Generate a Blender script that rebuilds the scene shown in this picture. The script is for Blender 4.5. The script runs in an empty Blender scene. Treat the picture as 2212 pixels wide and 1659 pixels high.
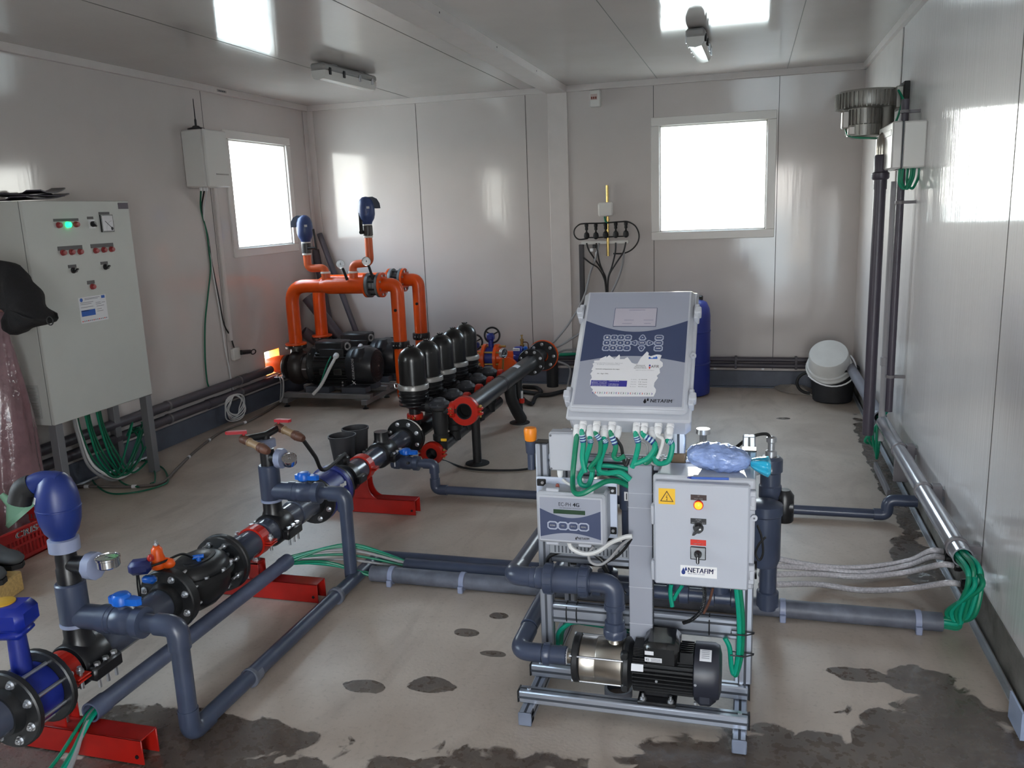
import bpy, bmesh, math, random
from mathutils import Vector as V, Matrix as MX
rnd = random.Random(11)
SC = bpy.context.scene
COL = SC.collection
PI = math.pi

# ---------------------------------------------------------------- camera
F_PX, YAW, PIT, ROL = 1822.7265, 0.27832, 0.20413, -0.03842
CAM = V((0, 0, 1.55))
_F = V((-math.sin(YAW) * math.cos(PIT), math.cos(YAW) * math.cos(PIT), -math.sin(PIT)))
_R0 = V((math.cos(YAW), math.sin(YAW), 0))
_U0 = _R0.cross(_F)
_R = _R0 * math.cos(ROL) + _U0 * math.sin(ROL)
_U = _U0 * math.cos(ROL) - _R0 * math.sin(ROL)


def ray(px, py):
    return _F + _R * ((px - 1106) / F_PX) - _U * ((py - 829.5) / F_PX)


def atx(px, py, x):
    d = ray(px, py)
    return CAM + d * (x / d.x)


def aty(px, py, y):
    d = ray(px, py)
    return CAM + d * (y / d.y)


def atz(px, py, z):
    d = ray(px, py)
    return CAM + d * ((z - CAM.z) / d.z)


cam = bpy.data.objects.new('camera', bpy.data.cameras.new('camera'))
COL.objects.link(cam)
cam.matrix_world = MX(((_R.x, _U.x, -_F.x, CAM.x), (_R.y, _U.y, -_F.y, CAM.y), (_R.z, _U.z, -_F.z, CAM.z), (0, 0, 0, 1)))
cam.data.sensor_width = 36
cam.data.lens = F_PX / 2212 * 36
cam.data.clip_start = .02
cam.data.clip_end = 400
SC.camera = cam


# ---------------------------------------------------------------- materials
def lin(c):
    return tuple(((v / 255) / 12.92 if v / 255 <= .04045 else ((v / 255 + .055) / 1.055) ** 2.4) for v in c)


def mat(name, rgb, rough=.5, metal=0, var=0, vscale=8, bump=0, bscale=40, emit=0, spec=.5, coat=0, stretch=None):
    m = bpy.data.materials.new(name)
    m.use_nodes = True
    nt = m.node_tree
    b = nt.nodes['Principled BSDF']
    c = lin(rgb)
    b.inputs['Base Color'].default_value = (*c, 1)
    b.inputs['Roughness'].default_value = rough
    b.inputs['Metallic'].default_value = metal
    b.inputs['Specular IOR Level'].default_value = spec
    b.inputs['Coat Weight'].default_value = coat
    if emit:
        b.inputs['Emission Color'].default_value = (*c, 1)
        b.inputs['Emission Strength'].default_value = emit
    if var or bump:
        tc = nt.nodes.new('ShaderNodeTexCoord')
        mp = nt.nodes.new('ShaderNodeMapping')
        nt.links.new(tc.outputs['Object'], mp.inputs[0])
        if stretch:
            mp.inputs['Scale'].default_value = stretch
    if var:
        n = nt.nodes.new('ShaderNodeTexNoise')
        n.inputs['Scale'].default_value = vscale
        n.inputs['Detail'].default_value = 6
        nt.links.new(mp.outputs[0], n.inputs[0])
        r = nt.nodes.new('ShaderNodeValToRGB')
        r.color_ramp.elements[0].position = .3
        r.color_ramp.elements[1].position = .7
        r.color_ramp.elements[0].color = (*[v * (1 - var) for v in c], 1)
        r.color_ramp.elements[1].color = (*[min(1, v * (1 + var)) for v in c], 1)
        nt.links.new(n.outputs[0], r.inputs[0])
        nt.links.new(r.outputs[0], b.inputs['Base Color'])
    if bump:
        n = nt.nodes.new('ShaderNodeTexNoise')
        n.inputs['Scale'].default_value = bscale
        n.inputs['Detail'].default_value = 4
        nt.links.new(mp.outputs[0], n.inputs[0])
        bp = nt.nodes.new('ShaderNodeBump')
        bp.inputs['Strength'].default_value = bump
        bp.inputs['Distance'].default_value = .01
        nt.links.new(n.outputs[0], bp.inputs['Height'])
        nt.links.new(bp.outputs[0], b.inputs['Normal'])
    return m


# ---------------------------------------------------------------- mesh builder
def frame(axis):
    a = V(axis).normalized()
    t = V((0, 0, 1)) if abs(a.z) < .9 else V((1, 0, 0))
    u = t.cross(a).normalized()
    return u, a.cross(u), a


class MB:
    def __init__(s, M=None):
        s.v, s.f, s.m = [], [], []
        s.M = M
        s.mi = 0

    def add(s, vs, fs, mi=None):
        o = len(s.v)
        s.v += [s.M @ V(p) for p in vs] if s.M else [V(p) for p in vs]
        s.f += [tuple(i + o for i in f) for f in fs]
        s.m += [s.mi if mi is None else mi] * len(fs)
        return s

    def box(s, lo, hi, ch=0, mi=None):
        c = (V(lo) + V(hi)) / 2
        h = (V(hi) - V(lo)) / 2
        h = V([abs(q) for q in h])
        return s.obox(c, h * 2, None, ch, mi)

    def obox(s, c, size, R=None, ch=0, mi=None):
        a, b, d = V(size) / 2
        c = V(c)
        R = R or MX.Identity(3)
        ch = min(ch, a * .9, b * .9, d * .9)
        if ch <= 0:
            vs = [(x * a, y * b, z * d) for x in (-1, 1) for y in (-1, 1) for z in (-1, 1)]
            fs = [(0, 1, 3, 2), (4, 6, 7, 5), (0, 4, 5, 1), (2, 3, 7, 6), (0, 2, 6, 4), (1, 5, 7, 3)]
        else:
            vs, idx = [], {}
            for x in (-1, 1):
                for y in (-1, 1):
                    for z in (-1, 1):
                        for k in range(3):
                            idx[x, y, z, k] = len(vs)
                            vs.append((x * (a - (k != 0) * ch), y * (b - (k != 1) * ch), z * (d - (k != 2) * ch)))
            fs = []
            q = ((-1, -1), (1, -1), (1, 1), (-1, 1))
            for g in (-1, 1):
                fs.append([idx[g, i, j, 0] for i, j in q][::g])
                fs.append([idx[j, g, i, 1] for i, j in q][::g])
                fs.append([idx[i, j, g, 2] for i, j in q][::g])
                for h in (-1, 1):
                    fs.append([idx[g, h, -1, 0], idx[g, h, -1, 1], idx[g, h, 1, 1], idx[g, h, 1, 0]][::g * h])
                    fs.append([idx[-1, g, h, 1], idx[-1, g, h, 2], idx[1, g, h, 2], idx[1, g, h, 1]][::g * h])
                    fs.append([idx[h, -1, g, 2], idx[h, -1, g, 0], idx[h, 1, g, 0], idx[h, 1, g, 2]][::g * h])
                    for k in (-1, 1):
                        fs.append([idx[g, h, k, 0], idx[g, h, k, 1], idx[g, h, k, 2]][::g * h * k])
        return s.add([c + R @ V(p) for p in vs], fs, mi)

    def cyl(s, p0, p1, r, r1=None, n=20, caps=True, mi=None):
        return s.lathe(p0, V(p1) - V(p0), [(r, 0), (r if r1 is None else r1, (V(p1) - V(p0)).length)], n, caps, mi)

    def lathe(s, o, axis, prof, n=24, caps=True, mi=None, arc=None):
        u, w, a = frame(axis)
        o = V(o)
        vs, fs = [], []
        m = n + 1 if arc else n
        for r, t in prof:
            for i in range(m):
                th = (arc or 2 * PI) * i / n
                vs.append(o + a * t + (u * math.cos(th) + w * math.sin(th)) * max(r, 1e-5))
        for j in range(len(prof) - 1):
            for i in range(n):
                k = (i + 1) % m
                fs.append((j * m + i, j * m + k, (j + 1) * m + k, (j + 1) * m + i))
        if caps and not arc:
            fs.append(tuple(range(m))[::-1])
            fs.append(tuple(range((len(prof) - 1) * m, len(prof) * m)))
        return s.add(vs, fs, mi)

    def ring(s, o, axis, R, r, t, n=28, mi=None):
        """flat ring: outer R, inner r, thickness t"""
        return s.lathe(o, axis, [(r, 0), (R, 0), (R, t), (r, t), (r, 0)], n, False, mi)

    def torus(s, c, axis, R, r, n=32, k=8, mi=None):
        return s.lathe(c, axis, [(R + r * math.cos(2 * PI * i / k), r * math.sin(2 * PI * i / k)) for i in range(k + 1)], n, False, mi)

    def ell(s, c, rad, R=None, n=16, k=10, mi=None):
        vs, fs = [], []
        R = R or MX.Identity(3)
        for j in range(k + 1):
            ph = -PI / 2 + PI * j / k
            for i in range(n):
                th = 2 * PI * i / n
                vs.append(V(c) + R @ V((rad[0] * math.cos(ph) * math.cos(th), rad[1] * math.cos(ph) * math.sin(th), rad[2] * math.sin(ph))))
        for j in range(k):
            for i in range(n):
                fs.append((j * n + i, j * n + (i + 1) % n, (j + 1) * n + (i + 1) % n, (j + 1) * n + i))
        return s.add(vs, fs, mi)

    def tube(s, pts, r, n=10, closed=False, caps=True, mi=None):
        pts = [V(p) for p in pts]
        L = len(pts)
        rs = r if isinstance(r, (list, tuple)) else [r] * L
        vs, fs = [], []
        u = None
        for i in range(L):
            if closed:
                t = pts[(i + 1) % L] - pts[i - 1]
            else:
                t = pts[min(i + 1, L - 1)] - pts[max(i - 1, 0)]
            t = t.normalized() if t.length > 1e-9 else V((0, 0, 1))
            if u is None:
                u = frame(t)[0]
            else:
                u = (u - t * u.dot(t))
                u = u.normalized() if u.length > 1e-6 else frame(t)[0]
            w = t.cross(u)
            for k in range(n):
                th = 2 * PI * k / n
                vs.append(pts[i] + (u * math.cos(th) + w * math.sin(th)) * rs[i])
        for i in range(L if closed else L - 1):
            j = (i + 1) % L
            for k in range(n):
                fs.append((i * n + k, i * n + (k + 1) % n, j * n + (k + 1) % n, j * n + k))
        if caps and not closed:
            fs.append(tuple(range(n))[::-1])
            fs.append(tuple(range((L - 1) * n, L * n)))
        return s.add(vs, fs, mi)

    def pipe(s, pts, r, bend=0, n=18, caps=True, mi=None):
        return s.tube(fillet(pts, bend), r, n, False, caps, mi)

    def cable(s, pts, r, n=8, mi=None, seg=10):
        return s.tube(spline(pts, seg), r, n, False, True, mi)

    def prism(s, poly, o, ux, uy, t, mi=None):
        """polygon poly (2D list) in plane o,ux,uy, extruded by vector t"""
        o, ux, uy, t = V(o), V(ux), V(uy), V(t)
        n = len(poly)
        a = [o + ux * p[0] + uy * p[1] for p in poly]
        if ux.cross(uy).dot(t) < 0:
            a = a[::-1]
        vs = a + [p + t for p in a]
        fs = [tuple(range(n))[::-1], tuple(range(n, 2 * n))]
        fs += [(i, (i + 1) % n, n + (i + 1) % n, n + i) for i in range(n)]
        return s.add(vs, fs, mi)

    def quad(s, a, b, c, d, mi=None):
        return s.add([a, b, c, d], [(0, 1, 2, 3)], mi)

    def grid(s, fn, nu, nv, closed=False, mi=None):
        vs = [fn(i / nu, j / nv) for j in range(nv + 1) for i in range(nu + (0 if closed else 1))]
        m = nu if closed else nu + 1
        fs = [(j * m + i, j * m + (i + 1) % m, (j + 1) * m + (i + 1) % m, (j + 1) * m + i) for j in range(nv) for i in range(nu)]
        return s.add(vs, fs, mi)

    def text(s, body, c, ux, uy, w, h, mi=None, bold=0, shear=0):
        cu = bpy.data.curves.new('lettering', 'FONT')
        cu.body = body
        cu.shear = shear
        cu.resolution_u = 3
        cu.space_character = 1.0 + bold * 3
        ob = bpy.data.objects.new('lettering', cu)
        COL.objects.link(ob)
        me = bpy.data.meshes.new_from_object(ob.evaluated_get(bpy.context.evaluated_depsgraph_get()))
        pts = [v.co.copy() for v in me.vertices]
        fs = [tuple(p.vertices) for p in me.polygons]
        bpy.data.objects.remove(ob)
        bpy.data.curves.remove(cu)
        bpy.data.meshes.remove(me)
        if not pts:
            return s
        x0, x1 = min(p.x for p in pts), max(p.x for p in pts)
        y0, y1 = min(p.y for p in pts), max(p.y for p in pts)
        sx, sy = w / (x1 - x0), h / max(y1 - y0, 1e-6)
        c, ux, uy = V(c), V(ux).normalized(), V(uy).normalized()
        for k in ((0,) if bold <= 0 else (-1, 0, 1)):
            q = c + ux * (k * bold * h * 2.2)
            s.add([q + ux * ((p.x - (x0 + x1) / 2) * sx) + uy * ((p.y - (y0 + y1) / 2) * sy) for p in pts], fs, mi)
        return s

    def hexnut(s, c, axis, r, t, mi=None):
        return s.cyl(c, V(c) + V(axis).normalized() * t, r, None, 6, True, mi)

    # ---- making the object
    def build(s, name, mats, parent=None, base=None, sharp=38, smooth=True):
        if not isinstance(mats, (list, tuple)):
            mats = [mats]
        if parent is not None:
            off = V(parent['_b'])
        elif base is not None:
            off = V(base)
        else:
            lo = [min(p[i] for p in s.v) for i in range(3)]
            hi = [max(p[i] for p in s.v) for i in range(3)]
            off = V(((lo[0] + hi[0]) / 2, (lo[1] + hi[1]) / 2, lo[2]))
        me = bpy.data.meshes.new(name)
        me.from_pydata([p - off for p in s.v], [], s.f)
        for m in mats:
            me.materials.append(m)
        me.polygons.foreach_set('material_index', s.m)
        me.update()
        if smooth:
            me.polygons.foreach_set('use_smooth', [True] * len(me.polygons))
            me.set_sharp_from_angle(angle=math.radians(sharp))
        o = bpy.data.objects.new(name, me)
        COL.objects.link(o)
        if parent is not None:
            o.parent = parent
        else:
            o.location = off
        o['_b'] = tuple(off)
        return o

    def solo(s, name, mats, label, cat, group=None, base=None, sharp=38):
        o = s.build(name, mats, None, base, sharp)
        return tag(o, label, cat, group)

    def struct(s, name, mats, sharp=38):
        o = s.build(name, mats, None, (0, 0, 0), sharp)
        o['kind'] = 'structure'
        return o


def tag(o, label, cat, group=None, kind=None):
    o['label'] = label
    o['category'] = cat
    if group:
        o['group'] = group
    if kind:
        o['kind'] = kind
    return o


def thing(name, label, cat, base, group=None):
    o = bpy.data.objects.new(name, None)
    o.empty_display_size = .05
    COL.objects.link(o)
    o.location = V(base)
    o['_b'] = tuple(base)
    return tag(o, label, cat, group)


def dup(root, loc, label=None, group=None):
    def cp(o, par):
        c = o.copy()
        COL.objects.link(c)
        if par is not None:
            c.parent = par
        for ch in list(o.children):
            cp(ch, c)
        return c
    r = cp(root, None)
    r.location = V(loc)
    if label:
        r['label'] = label
    if group:
        r['group'] = group
    return r


def fillet(pts, bend, k=7):
    pts = [V(p) for p in pts]
    if bend <= 0 or len(pts) < 3:
        return pts
    out = [pts[0]]
    for i in range(1, len(pts) - 1):
        a, b, c = pts[i - 1], pts[i], pts[i + 1]
        d1, d2 = (a - b), (c - b)
        l = min(bend, d1.length * .49, d2.length * .49)
        p, q = b + d1.normalized() * l, b + d2.normalized() * l
        for j in range(k + 1):
            t = j / k
            out.append(p * (1 - t) ** 2 + b * 2 * t * (1 - t) + q * t * t)
    out.append(pts[-1])
    return out


def spline(pts, seg=10):
    pts = [V(p) for p in pts]
    if len(pts) < 3:
        return pts
    P = [pts[0] * 2 - pts[1]] + pts + [pts[-1] * 2 - pts[-2]]
    out = []
    for i in range(1, len(P) - 2):
        for j in range(seg):
            t = j / seg
            a, b, c, d = P[i - 1], P[i], P[i + 1], P[i + 2]
            out.append(.5 * ((2 * b) + (c - a) * t + (2 * a - 5 * b + 4 * c - d) * t * t + (3 * b - a - 3 * c + d) * t ** 3))
    out.append(pts[-1])
    return out


def flange(mb, c, axis, R, r, t, nb=8, br=None, ph=0, mi=0, bolt=1, both=False):
    """disc with a bolt circle; c = centre of its near face, axis points through the thickness; bolt heads sit on the near face"""
    u, w, a = frame(axis)
    c = V(c)
    ch = min(.004, t * .25)
    mb.lathe(c, a, [(r, 0), (R - ch, 0), (R, ch), (R, t - ch), (R - ch, t), (r, t), (r, 0)], 32, False, mi)
    br = br or R * .8
    for i in range(nb):
        th = ph + 2 * PI * i / nb
        p = c + (u * math.cos(th) + w * math.sin(th)) * br
        h = R * .085
        mb.cyl(p - a * .003, p, h * 1.35, None, 14, True, bolt)
        mb.hexnut(p - a * .003, -a, h, h * .8, bolt)
        mb.cyl(p - a * (.003 + h * .8), p - a * (.003 + h * 1.3), h * .5, None, 10, True, bolt)
        if both:
            q = p + a * t
            mb.hexnut(q, a, h, h * .8, bolt)
            mb.cyl(q, q + a * h * 2, h * .5, None, 10, True, bolt)


def sock(mb, p, d, L, r, mi=None, n=20):
    """pipe socket: a short sleeve with a rounded lip"""
    mb.lathe(p, d, [(r * .9, 0), (r, .002), (r, L - .002), (r * .9, L)], n, True, mi)


def drop(mb, c, ux, uy, w, h, t, mi=None):
    """teardrop shape"""
    pts = []
    for i in range(18):
        a = -PI / 2 + (i - 9) / 9 * PI * .75 + 0
        pts.append((math.cos(a) * .5, math.sin(a) * .5 - .12))
    pts.append((0, .88))
    mb.prism([(p[0] * w, p[1] * h / 1.5) for p in pts], c, ux, uy, t, mi)


X_, Y_, Z_ = V((1, 0, 0)), V((0, 1, 0)), V((0, 0, 1))
# ---------------------------------------------------------------- materials used everywhere
XL, XR, D, H, YF = -3.934, .831, 7.264, 2.538, -1.6


def panel_mat(name, rgb, rough, stretch, bump, bscale, haze=0):
    m = mat(name, rgb, rough, var=.03, vscale=3)
    nt = m.node_tree
    b = nt.nodes['Principled BSDF']
    tc = nt.nodes.new('ShaderNodeTexCoord')
    mp = nt.nodes.new('ShaderNodeMapping')
    mp.inputs['Scale'].default_value = stretch
    nt.links.new(tc.outputs['Object'], mp.inputs[0])
    n = nt.nodes.new('ShaderNodeTexNoise')
    n.inputs['Scale'].default_value = bscale
    n.inputs['Detail'].default_value = 3
    nt.links.new(mp.outputs[0], n.inputs[0])
    bp = nt.nodes.new('ShaderNodeBump')
    bp.inputs['Strength'].default_value = bump
    bp.inputs['Distance'].default_value = .004
    nt.links.new(n.outputs[0], bp.inputs['Height'])
    nt.links.new(bp.outputs[0], b.inputs['Normal'])
    if haze:
        b.inputs['Roughness'].default_value = haze
        b.inputs['Specular IOR Level'].default_value = .8
        b.inputs['Coat Weight'].default_value = 1
        b.inputs['Coat Roughness'].default_value = rough
        nt.links.new(bp.outputs[0], b.inputs['Coat Normal'])
    return m


def floor_mat():
    m = bpy.data.materials.new('concrete_floor')
    m.use_nodes = True
    nt = m.node_tree
    N, L = nt.nodes, nt.links
    b = N['Principled BSDF']
    tc = N.new('ShaderNodeTexCoord')

    def noise(scale, detail=6, dist=0, sc=None):
        n = N.new('ShaderNodeTexNoise')
        n.inputs['Scale'].default_value = scale
        n.inputs['Detail'].default_value = detail
        n.inputs['Distortion'].default_value = dist
        if sc:
            mp = N.new('ShaderNodeMapping')
            mp.inputs['Scale'].default_value = sc
            L.new(tc.outputs['Object'], mp.inputs[0])
            L.new(mp.outputs[0], n.inputs[0])
        else:
            L.new(tc.outputs['Object'], n.inputs[0])
        return n.outputs[0]

    def math_(op, a, c, cl=False):
        n = N.new('ShaderNodeMath')
        n.operation = op
        n.use_clamp = cl
        for i, q in enumerate((a, c)):
            if isinstance(q, (int, float)):
                n.inputs[i].default_value = q
            else:
                L.new(q, n.inputs[i])
        return n.outputs[0]

    def ramp(v, p0, p1, c0=(0, 0, 0), c1=(1, 1, 1)):
        r = N.new('ShaderNodeValToRGB')
        r.color_ramp.elements[0].position = p0
        r.color_ramp.elements[1].position = p1
        r.color_ramp.elements[0].color = (*c0, 1)
        r.color_ramp.elements[1].color = (*c1, 1)
        L.new(v, r.inputs[0])
        return r.outputs[0]

    def mix(f, a, c):
        n = N.new('ShaderNodeMix')
        n.data_type = 'RGBA'
        if isinstance(f, (int, float)):
            n.inputs[0].default_value = f
        else:
            L.new(f, n.inputs[0])
        for k, q in ((6, a), (7, c)):
            if isinstance(q, tuple):
                n.inputs[k].default_value = (*q, 1)
            else:
                L.new(q, n.inputs[k])
        return n.outputs[2]
    base = ramp(noise(2.2, 8, .6), .3, .72, lin((170, 155, 142)), lin((200, 186, 173)))
    base = mix(math_('MULTIPLY', ramp(noise(5, 8, 1.2, (1, .35, 1)), .52, .7), .35), base, lin((132, 116, 104)))
    base = mix(math_('MULTIPLY', ramp(noise(60, 3), .55, .75), .25), base, lin((112, 98, 84)))
    # spilt water: pools given as ellipses on the floor, their edges broken up by noise
    sep = N.new('ShaderNodeSeparateXYZ')
    L.new(tc.outputs['Object'], sep.inputs[0])
    edge = math_('MULTIPLY', math_('SUBTRACT', noise(8, 9, .6), .5), 2.2)
    wet = None
    for (x, y, rx, ry) in WET:
        dx = math_('DIVIDE', math_('SUBTRACT', sep.outputs[0], x), rx)
        dy = math_('DIVIDE', math_('SUBTRACT', sep.outputs[1], y), ry)
        d = math_('ADD', math_('MULTIPLY', dx, dx), math_('MULTIPLY', dy, dy))
        q = math_('SUBTRACT', 1.0, math_('ADD', d, edge))
        wet = q if wet is None else math_('MAXIMUM', wet, q)
    w = ramp(wet, -.02, .1)
    col = mix(w, base, mix(math_('MULTIPLY', ramp(noise(9, 5), .4, .65), .5), lin((84, 72, 64)), lin((108, 96, 86))))
    L.new(col, b.inputs['Base Color'])
    b.inputs['Specular IOR Level'].default_value = .75
    rr = mix(w, (.42, .42, .42), ramp(noise(26, 3), .42, .6, (.22, .22, .22), (.5, .5, .5)))
    L.new(rr, b.inputs['Roughness'])
    bp = N.new('ShaderNodeBump')
    bp.inputs['Strength'].default_value = .16
    bp.inputs['Distance'].default_value = .004
    L.new(noise(90, 5), bp.inputs['Height'])
    L.new(bp.outputs[0], b.inputs['Normal'])
    return m


WET = [(-.25, 1.68, 1.2, .42), (.2, 2.05, .55, .33), (-1.62, 1.98, .42, .12), (-1.35, 1.72, .6, .22), (.6, 2.1, .36, .62), (-2.2, 1.7, .5, .12),
       (.55, 2.74, .12, .1), (-1.22, 2.33, .07, .04), (-1.0, 2.38, .09, .05), (-.73, 2.02, .08, .04), (-.95, 1.98, .06, .03), (-1.0, 2.75, .05, .03), (-.92, 2.9, .04, .03), (-.86, 2.62, .05, .02),
       (.76, 5.1, .07, 1.3), (.72, 3.75, .1, .28), (.38, 2.74, .11, .045), (.25, 6.2, .05, .03)]
M_WALL = panel_mat('painted_wall_panel', (198, 191, 188), .10, (6, 6, .5), .07, 5)
M_WALLR = panel_mat('filmed_wall_panel', (240, 239, 241), .07, (10, 10, .3), .3, 7, .55)
M_CEIL = panel_mat('ceiling_panel', (186, 179, 177), .08, (7, .6, 1), .06, 5)
M_SEAM = mat('panel_seam', (66, 62, 60), .6)
M_TRIM = mat('white_trim', (206, 199, 196), .55, var=.03, bump=.03)
M_SKIRT = mat('blue_grey_steel', (84, 90, 104), .45, var=.15, bump=.1)
M_CONC = mat('stained_plinth', (120, 118, 114), .7, var=.35, vscale=7, bump=.3)
M_FLOOR = floor_mat()
M_FRAME = mat('window_frame_white', (222, 218, 214), .35)
M_GALV = mat('galvanised_steel', (176, 180, 186), .42, .6, var=.12, bump=.05)


def glass_mat():
    m = bpy.data.materials.new('window_glass')
    m.use_nodes = True
    nt = m.node_tree
    nt.nodes.remove(nt.nodes['Principled BSDF'])
    out = nt.nodes['Material Output']
    t, g, x, ge, vm = [nt.nodes.new('ShaderNode' + k) for k in ('BsdfTransparent', 'BsdfGlossy', 'MixShader', 'NewGeometry', 'VectorMath')]
    t.inputs[0].default_value = (.96, .98, .97, 1)
    g.inputs['Roughness'].default_value = .01
    vm.operation = 'DOT_PRODUCT'
    nt.links.new(ge.outputs['Normal'], vm.inputs[0])
    nt.links.new(ge.outputs['Incoming'], vm.inputs[1])
    v = vm.outputs['Value']
    for op, k in (('ABSOLUTE', None), ('SUBTRACT', 1.0), ('POWER', 5.0), ('MULTIPLY_ADD', .95)):
        n = nt.nodes.new('ShaderNodeMath')
        n.operation = op
        nt.links.new(v, n.inputs[1 if op == 'SUBTRACT' else 0])
        if op == 'SUBTRACT':
            n.inputs[0].default_value = k
        elif k is not None:
            n.inputs[1].default_value = k
        if op == 'MULTIPLY_ADD':
            n.inputs[2].default_value = .04
        v = n.outputs[0]
    nt.links.new(v, x.inputs[0])
    nt.links.new(t.outputs[0], x.inputs[1])
    nt.links.new(g.outputs[0], x.inputs[2])
    nt.links.new(x.outputs[0], out.inputs[0])
    return m


M_GLASS = glass_mat()

# ---------------------------------------------------------------- floor, ceiling, walls
MB().box((XL - .1, YF - .1, -.12), (XR + .1, D + .1, 0)).struct('floor', M_FLOOR)
c = MB().box((XL - .1, YF - .1, H), (XR + .1, D + .1, H + .1))
for x in (-2.9, -1.9, -.75, .25):
    c.box((x - .002, YF, H - .0012), (x + .002, D, H + .01), mi=1)
c.struct('ceiling', [M_CEIL, M_SEAM])
T = .1
LW = (5.9067, 6.9056, 1.2552, 2.2367)
BW = (-.804, .1825, 1.2484, 2.2397)
LW2 = (.6, 1.9, .95, 2.24)             # the second side window, beside the viewer
HO = (6.19, 6.43, .24, .45)          # small square pipe opening in the left wall
SEAM = 2.2


def wall_x(name, x0, x1, y0, y1, holes, m, seams, face):
    """wall in a plane of constant x; rectangular holes (y0, y1, z0, z1)"""
    w = MB()
    ys = sorted({y0, y1, *[h[i] for h in holes for i in (0, 1)]})
    for a, b in zip(ys, ys[1:]):
        hs = sorted([h for h in holes if h[0] <= a and h[1] >= b], key=lambda h: h[2])
        z = .0
        for h in hs:
            if h[2] > z:
                w.box((x0, a, z), (x1, b, h[2]))
            z = h[3]
        w.box((x0, a, z), (x1, b, H))
    for y in seams:
        w.box((face - .0012, y - .0022, .15), (face + .0012, y + .0022, H), mi=1)
    return w.struct(name, [m, M_SEAM])


def wall_y(name, y0, y1, x0, x1, holes, m, seams, face):
    w = MB()
    xs = sorted({x0, x1, *[h[i] for h in holes for i in (0, 1)]})
    for a, b in zip(xs, xs[1:]):
        z = 0
        for h in [h for h in holes if h[0] <= a and h[1] >= b]:
            if h[2] > z:
                w.box((a, y0, z), (b, y1, h[2]))
            z = h[3]
        w.box((a, y0, z), (b, y1, H))
    for x in seams:
        w.box((x - .0022, face - .0012, .15), (x + .0022, face + .0012, H), mi=1)
    return w.struct(name, [m, M_SEAM])


g = .012
wall_x('wall_left', XL - T, XL, YF, D + T, [(LW[0] + g, LW[1] - g, LW[2] + g, LW[3] - g), (LW2[0] + g, LW2[1] - g, LW2[2] + g, LW2[3] - g), HO], M_WALL, [atx(436, 240, XL).y], XL)
wall_y('wall_back', D, D + T, XL - T, XR + T, [(BW[0] + g, BW[1] - g, BW[2] + g, BW[3] - g)], M_WALL,
       [aty(903, 330, D).x, aty(1137, 300, D).x, aty(1411.5, 230, D).x, aty(1684, 190, D).x], D)
wall_x('wall_right', XR, XR + T, YF, D + T, [], M_WALLR, [atx(2170, 600, XR).y, atx(1953, 70, XR).y], XR)
wall_y('wall_front', YF - T, YF, XL - T, XR + T, [(-.3, .72, 0, 2.1)], M_WALL, [], YF)

# cornices, the ceiling beam and the joint posts
for n, lo, hi in (('trim_1', (XL, YF, H - .047), (XL + .03, D, H)), ('trim_2', (XL, D - .03, H - .047), (XR, D, H)),
                  ('trim_3', (XR - .03, YF, H - .047), (XR, D, H))):
    MB().box(lo, hi).struct(n, M_TRIM)
b = MB().box((-1.672, YF, H - .05), (-1.5, D - .002, H))
for y in (1.2, 2.2, 3.2, 4.2, 5.2, 6.2):
    b.cyl((-1.4995, y, H - .025), (-1.498, y, H - .025), .005, mi=1)
b.struct('trim_4', [M_TRIM, M_SEAM])
MB().box((-1.672, D - .012, .14), (-1.5, D, H - .04), .004).struct('trim_5', M_TRIM)
MB().box((XL, D - .075, .14), (XL + .012, D, H - .045), .004).box((XL, D - .012, .14), (XL + .075, D, H - .045), .004).struct('trim_6', M_TRIM)
yp = atx(1953, 70, XR).y
MB().box((XR - .008, yp, .15), (XR, D, H - .04), .003).struct('trim_7', M_TRIM)
yq = atx(462, 420, XL).y
MB().box((XL, yq - .02, .62), (XL + .022, yq + .02, 2.1), .004).struct('trim_8', M_TRIM)
yl = atx(440, 400, XL).y
MB().box((XL, YF, .0), (XL + .02, D, .144), .003).struct('baseboard_left', M_SKIRT)
MB().box((XL, D - .02, .012), (XR, D, .144), .003).box((XL, D - .035, 0), (XR, D, .012)).struct('baseboard_back', M_SKIRT)
MB().box((XR - .004, YF, 0), (XR, D, .144)).struct('baseboard_right', M_CONC)
k = MB().box((.797, YF, 0), (.815, D - .02, .006)).box((.812, YF, 0), (.815, D - .02, .02))
k.struct('trim_9', M_GALV)


# ---------------------------------------------------------------- windows
def window(name, P, w, h):
    """P maps (u, v, depth out of the wall face into the room) to the place"""
    def bar(mb, u0, u1, v0, v1, d0, d1, ch=.004):
        mb.box(P(u0, v0, d0), P(u1, v1, d1), ch)
    f = MB()
    t = .068
    for a in ((0, w, 0, t), (0, w, h - t, h), (0, t, t, h - t), (w - t, w, t, h - t)):
        bar(f, *a, -.07, .014)
    for a in ((t, w - t, t, t + .012), (t, w - t, h - t - .012, h - t), (t, t + .012, t, h - t), (w - t - .012, w - t, t, h - t)):
        bar(f, *a, -.06, -.006, .002)
    o = f.struct(name, M_FRAME)
    q = MB()
    q.box(P(t, t, -.034), P(w - t, h - t, -.03))
    q.build('window_glass', M_GLASS, o, smooth=False)
    return o


window('window_1', lambda u, v, d: V((XL + d, LW[0] + u, LW[2] + v)), LW[1] - LW[0], LW[3] - LW[2])
window('window_3', lambda u, v, d: V((XL + d, LW2[0] + u, LW2[2] + v)), LW2[1] - LW2[0], LW2[3] - LW2[2])
window('window_2', lambda u, v, d: V((BW[0] + u, D - d, BW[2] + v)), BW[1] - BW[0], BW[3] - BW[2])
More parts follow.
